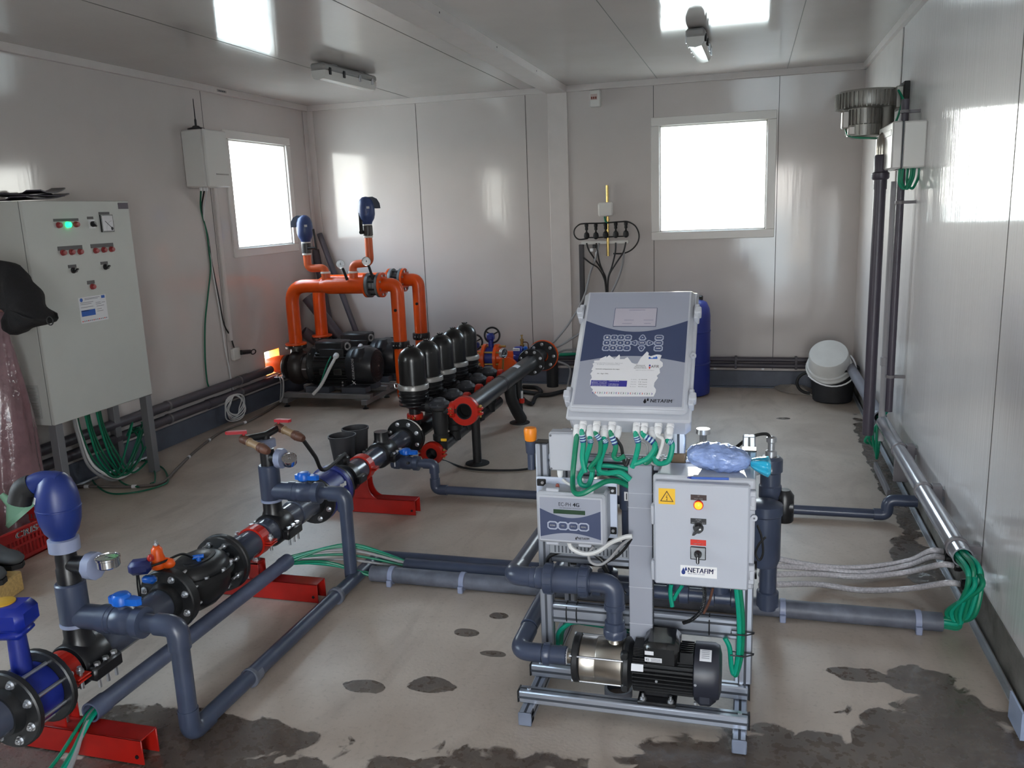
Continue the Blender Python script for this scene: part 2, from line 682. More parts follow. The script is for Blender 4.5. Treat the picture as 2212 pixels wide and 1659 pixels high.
# sheet lining of the small wall opening
h = MB()
for a, b_ in (((XL - T, HO[0], HO[2]), (XL + .004, HO[0] + .004, HO[3])), ((XL - T, HO[1] - .004, HO[2]), (XL + .004, HO[1], HO[3])),
              ((XL - T, HO[0], HO[3] - .004), (XL + .004, HO[1], HO[3])), ((XL - T, HO[0], HO[2]), (XL + .004, HO[1], HO[2] + .004))):
    h.box(a, b_)
h.struct('trim_10', mat('foam_core', (236, 190, 96), .8))

# ---------------------------------------------------------------- outside and daylight
MB().quad((-150, -150, -.25), (150, -150, -.25), (150, 150, -.25), (-150, 150, -.25)).struct('ground', mat('pale_gravel', (196, 192, 182), .9, var=.12, vscale=.6))
w = bpy.data.worlds.new('daylight')
SC.world = w
w.use_nodes = True
nt = w.node_tree
bg = nt.nodes['Background']
tc = nt.nodes.new('ShaderNodeTexCoord')
sp = nt.nodes.new('ShaderNodeSeparateXYZ')
rp = nt.nodes.new('ShaderNodeValToRGB')
nt.links.new(tc.outputs['Generated'], sp.inputs[0])
nt.links.new(sp.outputs[2], rp.inputs[0])
rp.color_ramp.elements[0].position = .0
rp.color_ramp.elements[0].color = (1, .96, .9, 1)
rp.color_ramp.elements[1].position = .5
rp.color_ramp.elements[1].color = (.62, .8, 1, 1)
nt.links.new(rp.outputs[0], bg.inputs[0])
bg.inputs[1].default_value = 13.0
sun = bpy.data.lights.new('sun', 'SUN')
sun.energy = 34
sun.angle = .012
sun.color = (1, .9, .74)
so = bpy.data.objects.new('sun', sun)
COL.objects.link(so)
SUN_EL, SUN_AZ = math.radians(6.1), math.radians(-6.3)
sd = V((math.sin(SUN_AZ) * math.cos(SUN_EL), math.cos(SUN_EL) * math.cos(SUN_AZ), math.sin(SUN_EL)))
so.matrix_world = sd.to_track_quat('Z', 'Y').to_matrix().to_4x4()


def portal(name, c, look, sx, sy):
    a = bpy.data.lights.new(name, 'AREA')
    a.shape = 'RECTANGLE'
    a.size, a.size_y = sx, sy
    a.cycles.is_portal = True
    o = bpy.data.objects.new(name, a)
    COL.objects.link(o)
    o.location = c
    o.rotation_euler = V(look).to_track_quat('-Z', 'Z' if abs(look[2]) < .5 else 'Y').to_euler()
    return o


portal('portal_left', (XL - .12, (LW[0] + LW[1]) / 2, (LW[2] + LW[3]) / 2), (1, 0, 0), 1.0, 1.0)
portal('portal_back', ((BW[0] + BW[1]) / 2, D + .12, (BW[2] + BW[3]) / 2), (0, -1, 0), 1.0, 1.0)
portal('portal_side', (XL - .12, (LW2[0] + LW2[1]) / 2, (LW2[2] + LW2[3]) / 2), (1, 0, 0), 1.3, 1.3)
portal('portal_door', (.21, YF - .12, 1.05), (0, 1, 0), 1.1, 2.12)

SC.view_settings.view_transform = 'Standard'
SC.view_settings.look = 'None'
SC.view_settings.gamma = 1
SC.view_settings.use_curve_mapping = False
SC.view_settings.exposure = .48
SC.cycles.use_denoising = True
SC.cycles.max_bounces = 8
SC.cycles.diffuse_bounces = 5
SC.cycles.glossy_bounces = 4
SC.cycles.transparent_max_bounces = 12
SC.cycles.sample_clamp_indirect = 4
SC.cycles.caustics_reflective = False
SC.cycles.caustics_refractive = False
M_ALU = mat('anodised_aluminium', (176, 182, 194), .38, .75, var=.06, bump=.02)
M_SLOT = mat('dark_slot', (58, 62, 70), .6)
M_PVC = mat('dark_grey_pvc', (60, 68, 88), .32, var=.12, vscale=14)
M_PVCD = mat('dusty_grey_pvc', (92, 96, 108), .5, var=.3, vscale=16, bump=.05)
M_PVCL = mat('light_grey_pvc', (138, 146, 172), .4, var=.05)
M_BLK = mat('black_plastic', (24, 24, 27), .33, var=.1)
M_BLKM = mat('matt_black', (22, 22, 24), .62, var=.15, bump=.03)
M_STEEL = mat('zinc_bolt', (200, 202, 206), .3, .9)
M_CHR = mat('chrome', (214, 214, 216), .14, 1)
M_SS = mat('brushed_stainless', (188, 182, 172), .3, 1, var=.08, vscale=5, stretch=(1, 12, 12), bump=.02)
M_CAST = mat('black_cast_iron', (30, 31, 33), .38, var=.15, bump=.05)
M_ORG = mat('orange_paint', (222, 80, 14), .3, var=.08)
M_ORG2 = mat('orange_pipe_fitting', (214, 96, 50), .42, var=.05)
M_RED = mat('red_paint', (158, 22, 14), .38, var=.14, vscale=12, bump=.02)
M_REDC = mat('red_clamp', (186, 34, 18), .35, var=.08)
M_BLUE = mat('blue_plastic', (26, 46, 114), .38, var=.06)
M_BLUED = mat('deep_blue_paint', (24, 40, 128), .4, var=.1, bump=.03)
M_BLUEL = mat('bright_blue_handle', (16, 96, 196), .35)
M_GRN = mat('green_cable', (8, 124, 92), .4)
M_GRN_SHADE = mat('shaded_green_cable', (10, 98, 70), .45)  # same green cable, with the left side's dimmer light put into its colour
M_GRNB = mat('bright_green_cable', (8, 152, 124), .4)
M_WCAB = mat('white_cable', (212, 212, 212), .45)
M_GCAB = mat('grey_cable', (150, 150, 152), .5)
M_BCAB = mat('black_cable', (22, 22, 23), .45)
M_BOX = mat('light_grey_enclosure', (182, 185, 194), .42, var=.02, bump=.01, bscale=200)
M_BOXW = mat('white_enclosure', (216, 214, 210), .4)
M_LBL = mat('keypad_silver', (150, 154, 168), .45)
M_LBLD = mat('keypad_navy', (58, 68, 98), .45)
M_INK = mat('black_print', (20, 20, 26), .6)
M_WHT = mat('white_print', (232, 232, 234), .6)
M_NAVY = mat('navy_print', (22, 48, 120), .6)
M_YEL = mat('yellow_sticker', (236, 186, 40), .5)
M_REDP = mat('red_print', (206, 44, 30), .5)
M_BRASS = mat('brass', (170, 140, 86), .35, .85, var=.1)
M_RUST = mat('rusty_brown_fitting', (92, 58, 44), .55, var=.2)
M_PAPER = mat('white_sticker', (220, 220, 224), .6)
M_TIE = M_BLK
M_WEDGE = mat('white_ring', (224, 220, 214), .5)
# ================================================================ the dosing machine
def profile(mb, lo, hi, along, slots=('x', 'y', 'z')):
    """40 mm slotted aluminium bar: box with a dark slot running down each long face"""
    mb.box(lo, hi, .004)
    lo, hi = V(lo), V(hi)
    ax = 'xyz'.index(along)
    for k in range(3):
        if k == ax or 'xyz'[k] not in slots:
            continue
        o = 3 - ax - k
        n = max(1, round((hi[o] - lo[o]) / .04))
        for j in range(n):
            mid = lo[o] + (hi[o] - lo[o]) * (j + .5) / n
            for e, g in ((lo[k], -1), (hi[k], 1)):
                a, b = V(lo), V(hi)
                a[o], b[o] = mid - .0038, mid + .0038
                a[k], b[k] = e - .0006, e + .0006
                mb.box(a, b, 0, 1)


def endcap(mb, c, ax, s=.04, h=None):
    d = [s, h or s, h or s]
    v = V([.003 if i == ax else (s if (i, ax) not in ((2, 0), (2, 1)) else (h or s)) for i in range(3)])
    mb.obox(c, v, None, .001)


frame_t = thing('dosing_machine_frame', 'slotted aluminium frame on the floor carrying the pump and grey boxes', 'frame', (-.32, 2.45, 0))
RX0, RX1 = -.668, .016
PY = 2.45
for i, x in enumerate((RX0 + .012, RX1 - .04)):
    s = MB()
    profile(s, (x, 2.228, .006), (x + .04, 2.98, .046), 'y')
    s.box((x, 2.2275, .004), (x + .04, 2.262, .045), .003, 1)
    s.build('skid_rail', [M_ALU, M_SLOT], frame_t)
    e = MB()
    e.box((x - .001, 2.222, .003), (x + .041, 2.229, .047), .003)
    e.build('end_cap', mat('grey_end_cap', (112, 120, 138), .6, var=.2) if i == 0 else bpy.data.materials['grey_end_cap'], frame_t)
for n, y0, y1, z0, z1 in (('front_crossbar', 2.275, 2.315, .046, .086), ('rear_crossbar', 2.43, 2.47, .046, .088)):
    s = MB()
    profile(s, (RX0, y0, z0), (RX1 + .004, y1, z1), 'x')
    for x in (RX0 + .03, RX1 - .02):
        s.hexnut((x, (y0 + y1) / 2, z1), Z_, .007, .004, 2)
    s.build(n, [M_ALU, M_SLOT, M_STEEL], frame_t)
    for x in (RX0 - .002, RX1 + .006):
        MB().box((x - .0025, y0, z0), (x + .0025, y1, z1), .002).build('end_cap', M_BLK, frame_t)
PX = ((-.634, -.594), (-.012, .028))
for x0, x1 in PX:
    s = MB()
    profile(s, (x0, PY, .088), (x1, PY + .04, .835), 'z')
    s.build('upright', [M_ALU, M_SLOT], frame_t)
    MB().box((x0 - .001, PY - .001, .835), (x1 + .001, PY + .041, .839), .002).build('end_cap', M_BLK, frame_t)
    s = MB()
    profile(s, (x0, PY + .36, .046), (x1, PY + .40, .78), 'z')
    s.build('upright', [M_ALU, M_SLOT], frame_t)
    s = MB()
    profile(s, (x0, PY + .04, .74), (x1, PY + .36, .78), 'y')
    s.build('side_rail', [M_ALU, M_SLOT], frame_t)
for z0, z1 in ((.235, .3), (.445, .485), (.762, .802)):
    s = MB()
    profile(s, (PX[0][1], PY + .002, z0), (PX[1][0], PY + .038, z1), 'x')
    s.build('cross_rail', [M_ALU, M_SLOT], frame_t)
s = MB()
profile(s, (PX[0][1], PY + .362, .6), (PX[1][0], PY + .398, .64), 'x')
s.build('cross_rail', [M_ALU, M_SLOT], frame_t)
# inclined bracket that carries the controller
CT = math.radians(46.9)
CUP = V((0, math.sin(CT), math.cos(CT)))
CN = V((0, -math.cos(CT), math.sin(CT)))      # out of the lid towards the viewer
s = MB()
for x in (-.215,):
    profile(s, (x, PY + .0, .80), (x + .04, PY + .04, .93), 'z')
s.build('controller_post', [M_ALU, M_SLOT], frame_t)
MB().box((-.217, PY - .003, .79), (-.173, PY + .043, .822), .003).build('post_clamp', mat('bronze_clamp', (110, 92, 72), .5, .5), frame_t)
# orange capped sight valve standing beside the top of the upright
t = thing('orange_capped_valve', 'small grey valve with orange cap on top corner of the aluminium frame', 'valve', (-.652, PY + .02, .80))
MB().lathe((-.652, PY + .02, .745), Z_, [(.012, 0), (.012, .05), (.016, .055), (.018, .092), (.014, .094)], 16).build('body', M_PVC, t)
MB().lathe((-.652, PY + .02, .838), Z_, [(.016, 0), (.019, .004), (.021, .034), (.018, .042), (.01, .044)], 10).build('cap', mat('orange_cap', (240, 140, 34), .4), t)

# slotted cable trunking behind the meter
s = MB().box((PX[0][1] + .004, PY - .028, .487), (PX[1][0] - .26, PY - .002, .53), .002)
for i in range(26):
    x = PX[0][1] + .02 + i * .0118
    if x < PX[1][0] - .27:
        s.box((x, PY - .0287, .492), (x + .004, PY - .027, .514), 0, 1)
s.solo('slotted_trunking', [mat('trunking_grey', (142, 146, 152), .55), M_SLOT], 'grey slotted wiring trunking running behind the small keypad meter', 'trunking')
# vertical cable duct
t = thing('cable_duct', 'tall smooth grey cable duct standing upright between the two boxes', 'duct', (-.302, 2.42, .2))
s = MB()
s.box((-.335, 2.395, .196), (-.268, 2.4475, .8), .002)
s.box((-.337, 2.39, .2), (-.266, 2.397, .798), .002)
for z in (.29, .41, .545, .665, .71):
    s.box((-.3375, 2.3895, z), (-.2655, 2.3975, z + .0018), 0, 1)
s.build('duct_body', [mat('duct_grey', (156, 160, 172), .5), mat('duct_line', (190, 194, 202), .5)], t)
s = MB()
for z in range(60):
    s.box((-.2685, 2.40, .21 + z * .0096), (-.2672, 2.444, .2145 + z * .0096))
s.build('duct_slots', M_SLOT, t)


def gland(mb, p, r=.012, L=.034, d=(0, 0, -1)):
    d = V(d).normalized()
    mb.lathe(p, d, [(r * 1.1, 0), (r * 1.1, L * .3), (r * .95, L * .32), (r * 1.05, L * .36), (r * 1.05, L * .7), (r * .75, L), (r * .4, L)], 12)


# ---- big controller on its slope
cb = aty(1225.7, 883, 2.36)                                  # lower corner of the lid, viewer's side
ctrl = thing('irrigation_controller', 'large tilted grey controller box with keypad, display and torn white sticker', 'controller', (cb.x + .17, cb.y + .05, cb.z - .05))
LWD, LHT = .345, .46
CM = MX((( 1, CUP.x, CN.x, cb.x), (0, CUP.y, CN.y, cb.y), (0, CUP.z, CN.z, cb.z), (0, 0, 0, 1)))   # local: x right, y up the slope, z out of the lid
s = MB(CM)
s.box((-.004, -.012, -.115), (LWD + .006, LHT + .004, -.026), .014)
s.box((-.008, -.018, -.04), (LWD + .01, LHT + .008, -.024), .006)
s.build('enclosure', M_BOX, ctrl)
s = MB(CM)
s.box((0, 0, -.026), (LWD, LHT, -.004), .01)
s.box((.007, .007, -.01), (LWD - .007, LHT - .007, 0), .004)
lid = s.build('lid', M_BOX, ctrl)


def panel_face(mb, x0, x1, y0, y1, z, k0, k1, arc, arc2=None):
    """silver label with a curved navy band: mi 0 silver, 1 navy"""
    mb.box((x0, y0, z), (x1, y1, z + .0006), 0, 0)
    n = 24
    top = [(x0 + (x1 - x0) * i / n, k1 - arc * math.sin(PI * i / n)) for i in range(n + 1)]
    bot = [(x0 + (x1 - x0) * i / n, k0 + (arc2 or arc) * math.sin(PI * i / n)) for i in range(n + 1)]
    for i in range(n):
        a, b, c, d = bot[i], bot[i + 1], top[i + 1], top[i]
        mb.quad((a[0], a[1], z + .001), (b[0], b[1], z + .001), (c[0], c[1], z + .001), (d[0], d[1], z + .001), 1)


def key_ring(mb, c, w, h, z, mi_ring, mi_face, t=.0035, n=8):
    def octo(w, h):
        return [(c[0] + w / 2 * math.copysign(abs(math.cos(a)) ** .6, math.cos(a)), c[1] + h / 2 * math.copysign(abs(math.sin(a)) ** .6, math.sin(a))) for a in [2 * PI * (i + .5) / n for i in range(n)]]
    mb.prism(octo(w, h), (0, 0, z), X_, Y_, (0, 0, .0007), mi_ring)
    mb.prism(octo(w - 2 * t, h - 2 * t), (0, 0, z), X_, Y_, (0, 0, .0012), mi_face)


s = MB(CM)
x0, x1, y0, y1 = .016, LWD - .016, .016, LHT - .014
panel_face(s, x0, x1, y0, y1, .0002, .1725, .331, .0435, .0225)
face = s.build('faceplate', [M_LBL, M_LBLD], lid)
s = MB(CM)
s.box((.102, .308, .0005), (.234, .382, .0016), 0, 1)
s.box((.1035, .3095, .0008), (.2325, .3805, .002), 0, 0)
for cx_, cy_, w_ in ((.172, .373, .05), (.15, .333, .03), (.21, .333, .03), (.145, .319, .03), (.208, .319, .02)):
    s.box((cx_ - w_ / 2, cy_ - .0012, .002), (cx_ + w_ / 2, cy_ + .0012, .0023), 0, 2)
s.build('display', [mat('lcd_grey', (176, 172, 184), .25), M_LBLD, mat('lcd_text', (140, 138, 154), .4)], lid)
s = MB(CM)
nums = ['1', '2', '3', '+/-', '4', '5', '6', '0', '7', '8', '9', '.']
for i in range(12):
    c_ = (.0895 + (i % 4) * .0213, .2645 - (i // 4) * .0205)
    key_ring(s, c_, .0245, .0222, .001, 0, 1)
    s.text(nums[i], (c_[0], c_[1], .0024), X_, Y_, .0055 if len(nums[i]) < 3 else .009, .0065 if nums[i] != '.' else .002, 2, .02)
for dx, dy, t_ in ((0, .0205, 'A'), (0, -.0205, 'V'), (-.0235, 0, '<'), (.0235, 0, '>'), (0, 0, 'ENTER')):
    c_ = (.1975 + dx, .244 + dy)
    if t_ == 'ENTER':
        key_ring(s, c_, .025, .018, .001, 0, 1, .002)
    else:
        a = math.atan2(dy, dx)
        tri = [(c_[0] + math.cos(a + q) * r_, c_[1] + math.sin(a + q) * r_) for q, r_ in ((0, .0125), (.5, .011), (1.9, .0125), (2.5, .0125), (-2.5, .0125), (-1.9, .0125), (-.5, .011))]
        s.prism(tri, (0, 0, .001), X_, Y_, (0, 0, .0006), 0)
        s.prism([(c_[0] + (p[0] - c_[0]) * .68, c_[1] + (p[1] - c_[1]) * .68) for p in tri], (0, 0, .001), X_, Y_, (0, 0, .0011), 1)
    s.text(t_, (c_[0], c_[1], .0024), X_, Y_, .005 if len(t_) < 2 else .013, .0045, 2, .02)
for i, t_ in enumerate(('MENU', 'MANUAL', 'CONFIRM')):
    c_ = (.2475, .2645 - i * .0205)
    key_ring(s, c_, .0285, .0225, .001, 0, 1)
    s.text(t_, (c_[0], c_[1], .0024), X_, Y_, .014, .004, 2, .02)
s.build('keypad', [mat('key_rim', (166, 172, 190), .45), mat('key_blue', (66, 78, 112), .45), M_WHT], lid)
# torn notice stuck on the lid
STK = CM @ MX.Translation((-.015, .05 - .0765 * 1.17, 0)) @ MX.Diagonal((1, 1.17, 1, 1))
s = MB(STK)
edge = []
for i in range(60):
    u = i / 60
    if u < .4:                                   # ragged top
        q = u / .4
        p = (.075 + .196 * q, .197 + (.01 if q > .72 else 0) - (.024 if .58 < q < .7 else 0) - .014 * max(0, .2 - q) / .2)
        j = .008
    elif u < .6:
        q = (u - .4) / .2
        p = (.271 + .006 * math.sin(q * 7) - .016 * max(0, q - .6), .20 - .12 * q)
        j = .004
    elif u < .72:
        q = (u - .6) / .12
        p = (.262 - .165 * q, .076 - .004 * q)
        j = .0
    else:
        q = (u - .72) / .28
        p = (.089 - .026 * math.sin(min(1, q * 1.6) * PI / 2) + .012 * q, .076 + .115 * q)
        j = .004
    edge.append((p[0] + rnd.uniform(-j, j), p[1] + rnd.uniform(-j, j)))
s.prism(edge, (0, 0, .001), X_, Y_, (0, 0, .0006), 0)
z = .0019


def tl(t_, x, y, w, h, mi=1, b=.0):
    s.text(t_, (x, y, z), X_, Y_, w, h, mi, b)


s.box((.074, .1035, .0014), (.181, .122, .0018), 0, 2)
for i, (a, b_) in enumerate((('Valoarea totala eligibila', '2 074 572,70 lei'), ('Din care', ''), ('Finantare publica', '1 659 658,16 lei'), ('Contributie', '414 914,54 lei'))):
    tl(a, .099, .1195 - i * .0045, .044, .0026, 3)
    if b_:
        tl(b_, .142, .1195 - i * .0045, .03, .003, 3, .02)
tl('Fondul European Agricol', .12, .176, .082, .0032, 4)
tl('Titlul investitiei', .118, .172, .07, .0026, 4)
tl('Achizitii echipamente de irigat', .118, .157, .072, .0034, 1, .02)
tl('SC Agri SRL', .106, .1425, .034, .0034, 1, .02)
for i, t_ in enumerate(('Ministerul', 'Dezvoltarii', 'Agriculturii Rurale')):
    tl(t_, .215, .1705 - i * .0045, .026 + i * .006, .0032, 1, .01)
tl('Agentia pentru finantare', .229, .155, .055, .0026, 4)
tl('A', .2505, .1675, .0075, .0085, 1)
tl('FIR', .263, .1675, .0145, .0085, 1)
s.prism([(-.003, .003), (.003, .003), (0, -.005)], (.2425, .163, z - .0004), X_, Y_, (0, 0, .0005), 5)
s.prism([(-.003, 0), (.003, 0), (.002, .005), (-.002, .005)], (.2425, .168, z - .0004), X_, Y_, (0, 0, .0005), 2)
s.prism([(-.013, 0), (.013, 0), (.013, .004), (.009, .009), (.006, .004), (.002, .006), (-.001, .002), (-.006, .002), (-.009, .006), (-.013, .005)], (.25, .1915, z - .0004), X_, Y_, (0, 0, .0005), 6)
for i in range(4):
    tl(('Nr. contract', 'Data start', 'Durata', 'Loc')[i], .2, .126 - i * .0072, .016, .0024, 4)
    tl(('C 04100', '12 luni', '24 luni', 'Cluj')[i], .227, .126 - i * .0072, .024, .0028, 1)
for i in range(26):
    c_ = .084 + i * .0069
    d_ = 1 if i % 2 else -1
    s.prism([(-.0016 * d_, .0028), (0, .0028), (.0018 * d_, 0), (0, -.0028), (-.0016 * d_, -.0028), (.0002 * d_, 0)][::d_], (c_, .0835, z - .0004), X_, Y_, (0, 0, .0005), (2, 5, 4, 1, 7)[i % 5])
s.build('torn_sticker', [M_PAPER, M_INK, mat('sticker_blue', (54, 52, 140), .5), M_WHT, mat('grey_print', (130, 130, 138), .6), M_REDP, mat('logo_blue', (40, 90, 176), .6), mat('pale_green_print', (120, 170, 150), .6)], lid)
s = MB(CM)
s.text('NETAFIM', (.27, .0345, .0014), X_, Y_, .062, .0115, 0, .012, .12)
s.text('TM', (.3045, .039, .0014), X_, Y_, .004, .002, 0)
drop(s, (.2235, .032, .0012), X_, Y_, .0085, .0165, (0, 0, .0004), 0)
drop(s, (.2315, .038, .0012), X_, Y_, .0055, .0115, (0, 0, .0004), 0)
s.build('logo', M_INK, lid)
for x, sg in ((-.006, -1), (LWD + .008, 1)):
    for y in (.055, .375):
        s = MB(CM)
        s.box((x - .008, y - .028, -.038), (x + .008, y + .028, -.003), .003)
        s.box((x - .01 + sg * .004, y - .012, -.03), (x + .01 + sg * .004, y + .014, .001), .003)
        s.build('lid_latch', M_BOX, ctrl)
s = MB(CM)
s.lathe((LWD + .006, .205, -.012), (0, 0, 1), [(.003, 0), (.009, 0), (.009, .006), (.003, .006), (.003, 0)], 14, False)
s.build('padlock_eye', M_BOX, ctrl)
gl = MB(CM)
GPOS = []
for i, xg in enumerate((.022, .042, .062, .083, .103, .128, .14, .2, .208, .222, .243, .262, .29, .296)):
    zg = -.05 if i % 2 else -.078
    GPOS.append(CM @ V((xg, -.05, zg)))
    g_ = MB(CM)
    gland(g_, (xg, -.012, zg), .0125 if i % 2 == 0 else .0105, .036, (0, -1, 0))
    g_.build('cable_gland', M_WHT, ctrl)

# ---- EC / pH meter on its white back plate
t = thing('keypad_meter', 'small grey wall meter with four navy keys and narrow green display, on white plate', 'meter', (-.5, 2.43, .55))
s = MB().box((-.628, 2.428, .548), (-.376, 2.436, .735), .002)
s.build('back_plate', mat('white_plate', (206, 214, 232), .4), t)
for x, z in ((-.61, .718), (-.392, .704), (-.392, .575)):
    s = MB().box((x - .014, 2.42, z - .011), (x + .014, 2.428, z + .011), .002)
    s.hexnut((x + .004, 2.42, z + .001), -Y_, .005, .003, 1)
    s.build('corner_clip', [M_BLK, M_STEEL], t)
ex0, ex1, ez0, ez1, ey = -.602, -.4, .562, .715, 2.33
EM = MX(((1, 0, 0, ex0), (0, 0, -1, ey), (0, 1, 0, ez0), (0, 0, 0, 1)))     # local x right, y up, z towards viewer
ew, eh = ex1 - ex0, ez1 - ez0
s = MB(EM)
s.box((0, -.002, -.098), (ew + .004, eh + .002, -.02), .008)
s.build('housing', M_BOX, t)
s = MB(EM)
s.box((-.004, -.004, -.024), (ew + .004, eh + .004, -.004), .008)
s.box((.003, .003, -.006), (ew - .003, eh - .003, 0), .003)
eld = s.build('cover', M_BOX, t)
s = MB(EM)
panel_face(s, .008, ew - .01, .01, eh - .01, .0002, .018, .108, .026, .016)
s.text('EC-PH', (.085, .124, .0014), X_, Y_, .037, .0115, 2)
s.text('4G', (.119, .124, .0014), X_, Y_, .019, .0115, 2, .02)
s.text('FAST MEASUREMENT TECHNOLOGY', (.102, .1125, .0014), X_, Y_, .066, .0028, 2)
s.text('NETAFIM', (.14, .0195, .0014), X_, Y_, .034, .0072, 2, .012, .12)
drop(s, (.117, .0185, .0011), X_, Y_, .005, .01, (0, 0, .0004), 2)
drop(s, (.121, .0225, .0011), X_, Y_, .0032, .007, (0, 0, .0004), 2)
s.build('faceplate', [M_LBL, M_LBLD, M_INK], eld)
s = MB(EM)
s.box((.05, .094, .0004), (.146, .107, .0016))
s.build('display', mat('green_lcd', (34, 62, 42), .3), eld)
s = MB(EM)
for i, t_ in enumerate(('DOWN', 'ESC', 'SELECT', 'MENU')):
    c_ = (.0465 + i * .0315, .056)
    key_ring(s, c_, .034, .0275, .001, 0, 1, .0042)
    s.text(t_, (c_[0], c_[1], .0024), X_, Y_, .015 if len(t_) > 3 else .008, .0045, 2, .02)
s.build('keypad', [bpy.data.materials['key_rim'], bpy.data.materials['keypad_navy'], M_WHT], eld)
for x, z in ((.04, -.008), (.14, -.008), (.045, eh + .008), (.15, eh + .008)):
    s = MB(EM)
    s.box((x - .02, z - .006, -.03), (x + .02, z + .006, -.012), .003)
    s.build('cover_latch', M_BOX, t)
MB().lathe((-.548, 2.375, .715), Z_, [(.006, 0), (.006, .012), (.004, .018)], 10).build('red_plug', mat('dull_red', (150, 72, 58), .5), t)

# ---- junction box
t = thing('junction_box', 'plain light grey junction box under the big controller', 'box', (-.53, 2.42, .77))
s = MB().box((-.578, 2.402, .766), (-.47, 2.448, .886), .005).box((-.576, 2.394, .768), (-.472, 2.406, .884), .004)
s.build('housing', M_BOX, t)
s = MB()
for x in (-.57, -.478):
    for z in (.774, .878):
        s.cyl((x, 2.3925, z), (x, 2.394, z), .0035)
s.build('cover_screws', mat('screw_dark', (96, 98, 106), .5), t)
for x in (-.55, -.505):
    g_ = MB()
    gland(g_, (x, 2.425, .766), .009, .028)
    g_.build('cable_gland', M_WHT, t)

# ---- power panel
nx0, nx1, nz0, nz1, ny = -.247, .012, .484, .79, 2.27
NM = MX(((1, 0, 0, nx0), (0, 0, -1, ny), (0, 1, 0, nz0), (0, 0, 0, 1)))
nw, nh = nx1 - nx0, nz1 - nz0
npan = thing('power_panel', 'square grey electrical panel with lit red lamp and yellow warning sticker', 'panel', (nx0 + nw / 2, 2.36, nz0))
s = MB(NM)
s.box((.0, -.004, -.175), (nw + .01, nh + .006, -.028), .01)
s.box((-.006, -.008, -.05), (nw + .014, nh + .012, -.026), .006)
s.build('enclosure', M_BOX, npan)
s = MB(NM)
s.box((0, 0, -.027), (nw, nh, 0), .005)
nd = s.build('door', mat('door_grey', (178, 182, 193), .45), npan)
for y in (.045, .262):
    s = MB(NM)
    s.box((nw - .002, y - .028, -.03), (nw + .016, y + .028, -.006), .003)
    s.box((nw + .002, y - .014, -.007), (nw + .014, y + .014, -.003), .002)
    s.build('hinge', M_BOX, npan)
s = MB(NM)
for y in (.03, .2):
    s.box((-.012, y - .03, -.046), (0, y + .03, -.02), .004)
s.build('door_latch', M_BOX, npan)
s = MB(NM)
s.lathe((nw + .012, .21, -.02), (0, 0, 1), [(.003, 0), (.009, 0), (.009, .006), (.003, .006), (.003, 0)], 14, False)
s.build('padlock_eye', M_BOX, npan)
s = MB(NM)
s.box((.0125, .242, 0), (.058, .288, .0006), 0, 0)


def outline(mb, pts, w_, z, t, mi):
    c_ = V((sum(p[0] for p in pts) / len(pts), sum(p[1] for p in pts) / len(pts)))
    inn = [c_ + (V(p[:2]) - c_) * w_ for p in pts]
    n = len(pts)
    for i in range(n):
        j = (i + 1) % n
        a, b, c__, d = pts[i], pts[j], inn[j], inn[i]
        mb.quad((a[0], a[1], z), (b[0], b[1], z), (c__[0], c__[1], z), (d[0], d[1], z), mi)


outline(s, [(.0165, .25), (.054, .25), (.0352, .282)], .8, .0009, 0, 1)
s.prism([(.001, .008), (-.003, -.0005), (0, -.0005), (-.0005, -.006), (-.002, -.006), (.0003, -.0095), (.002, -.006), (.0008, -.006), (.0018, .001), (-.0005, .001), (.002, .008)], (.0352, .262, .0006), X_, Y_, (0, 0, .0004), 1)
s.build('warning_sticker', [M_YEL, mat('dark_brown_print', (60, 34, 20), .6)], nd)
for y, h_, m_, rows in ((.2665, .0155, 'brown_plate', (('HP', 0, .0045), ('FAULT PUMP', 0, -.0035))),
                        (.197, .0165, 'black_plate', (('DN PUMP', 0, .0045), ('OFF', 0, -.0005), ('MAN', -.0145, -.0045), ('AUTO', .0145, -.0045))),
                        (.134, .017, 'red_plate', (('S1', 0, .0045), ('MAIN SWITCH', 0, -.0035)))):
    s = MB(NM)
    s.box((.1005 - .0, y - h_ / 2, 0), (.1435, y + h_ / 2, .0008), 0, 0)
    for t_, dx, dy in rows:
        s.text(t_, (.122 + dx, y + dy, .0012), X_, Y_, .0023 * len(t_), .0032, 1, .015)
    s.build('name_plate', [mat(m_, {'b': (52, 32, 30), 'r': (206, 44, 30)}[m_[0]] if m_[1] != 'l' else (26, 26, 32), .5), M_WHT], nd)
s = MB(NM)
s.lathe((.122, .2455, 0), (0, 0, 1), [(.0135, 0), (.0135, .006), (.0115, .008), (.011, .006)], 24, True)
s.build('lamp_bezel', mat('lamp_red', (220, 40, 30), .35), nd)
s = MB(NM)
s.lathe((.122, .2455, .006), (0, 0, 1), [(.011, 0), (.0105, .004), (.007, .007), (.0001, .008)], 24)
s.build('lamp_lens', mat('lit_amber_lens', (255, 140, 36), .4, emit=1.6), nd)
s = MB(NM)
s.lathe((.122, .178, 0), (0, 0, 1), [(.0145, 0), (.0145, .004), (.0125, .006), (.0115, .016), (.0105, .018)], 24)
s.prism([(-.013, -.012), (-.016, -.017), (-.010, -.0165), (.012, .003), (.006, .011)], (.122, .178, .006), X_, Y_, (0, 0, .014))
s.prism([(.003, 0), (.009, .0015), (.007, .006), (.003, .004)], (.122, .178, .018), X_, Y_, (0, 0, .003), 1)
s.build('selector_knob', [M_BLK, M_WHT], nd)
s = MB(NM)
s.box((.1005, .0835, 0), (.1435, .1225, .004), .002, 1)
s.box((.1025, .0865, .003), (.1415, .1205, .0055), .001, 0)
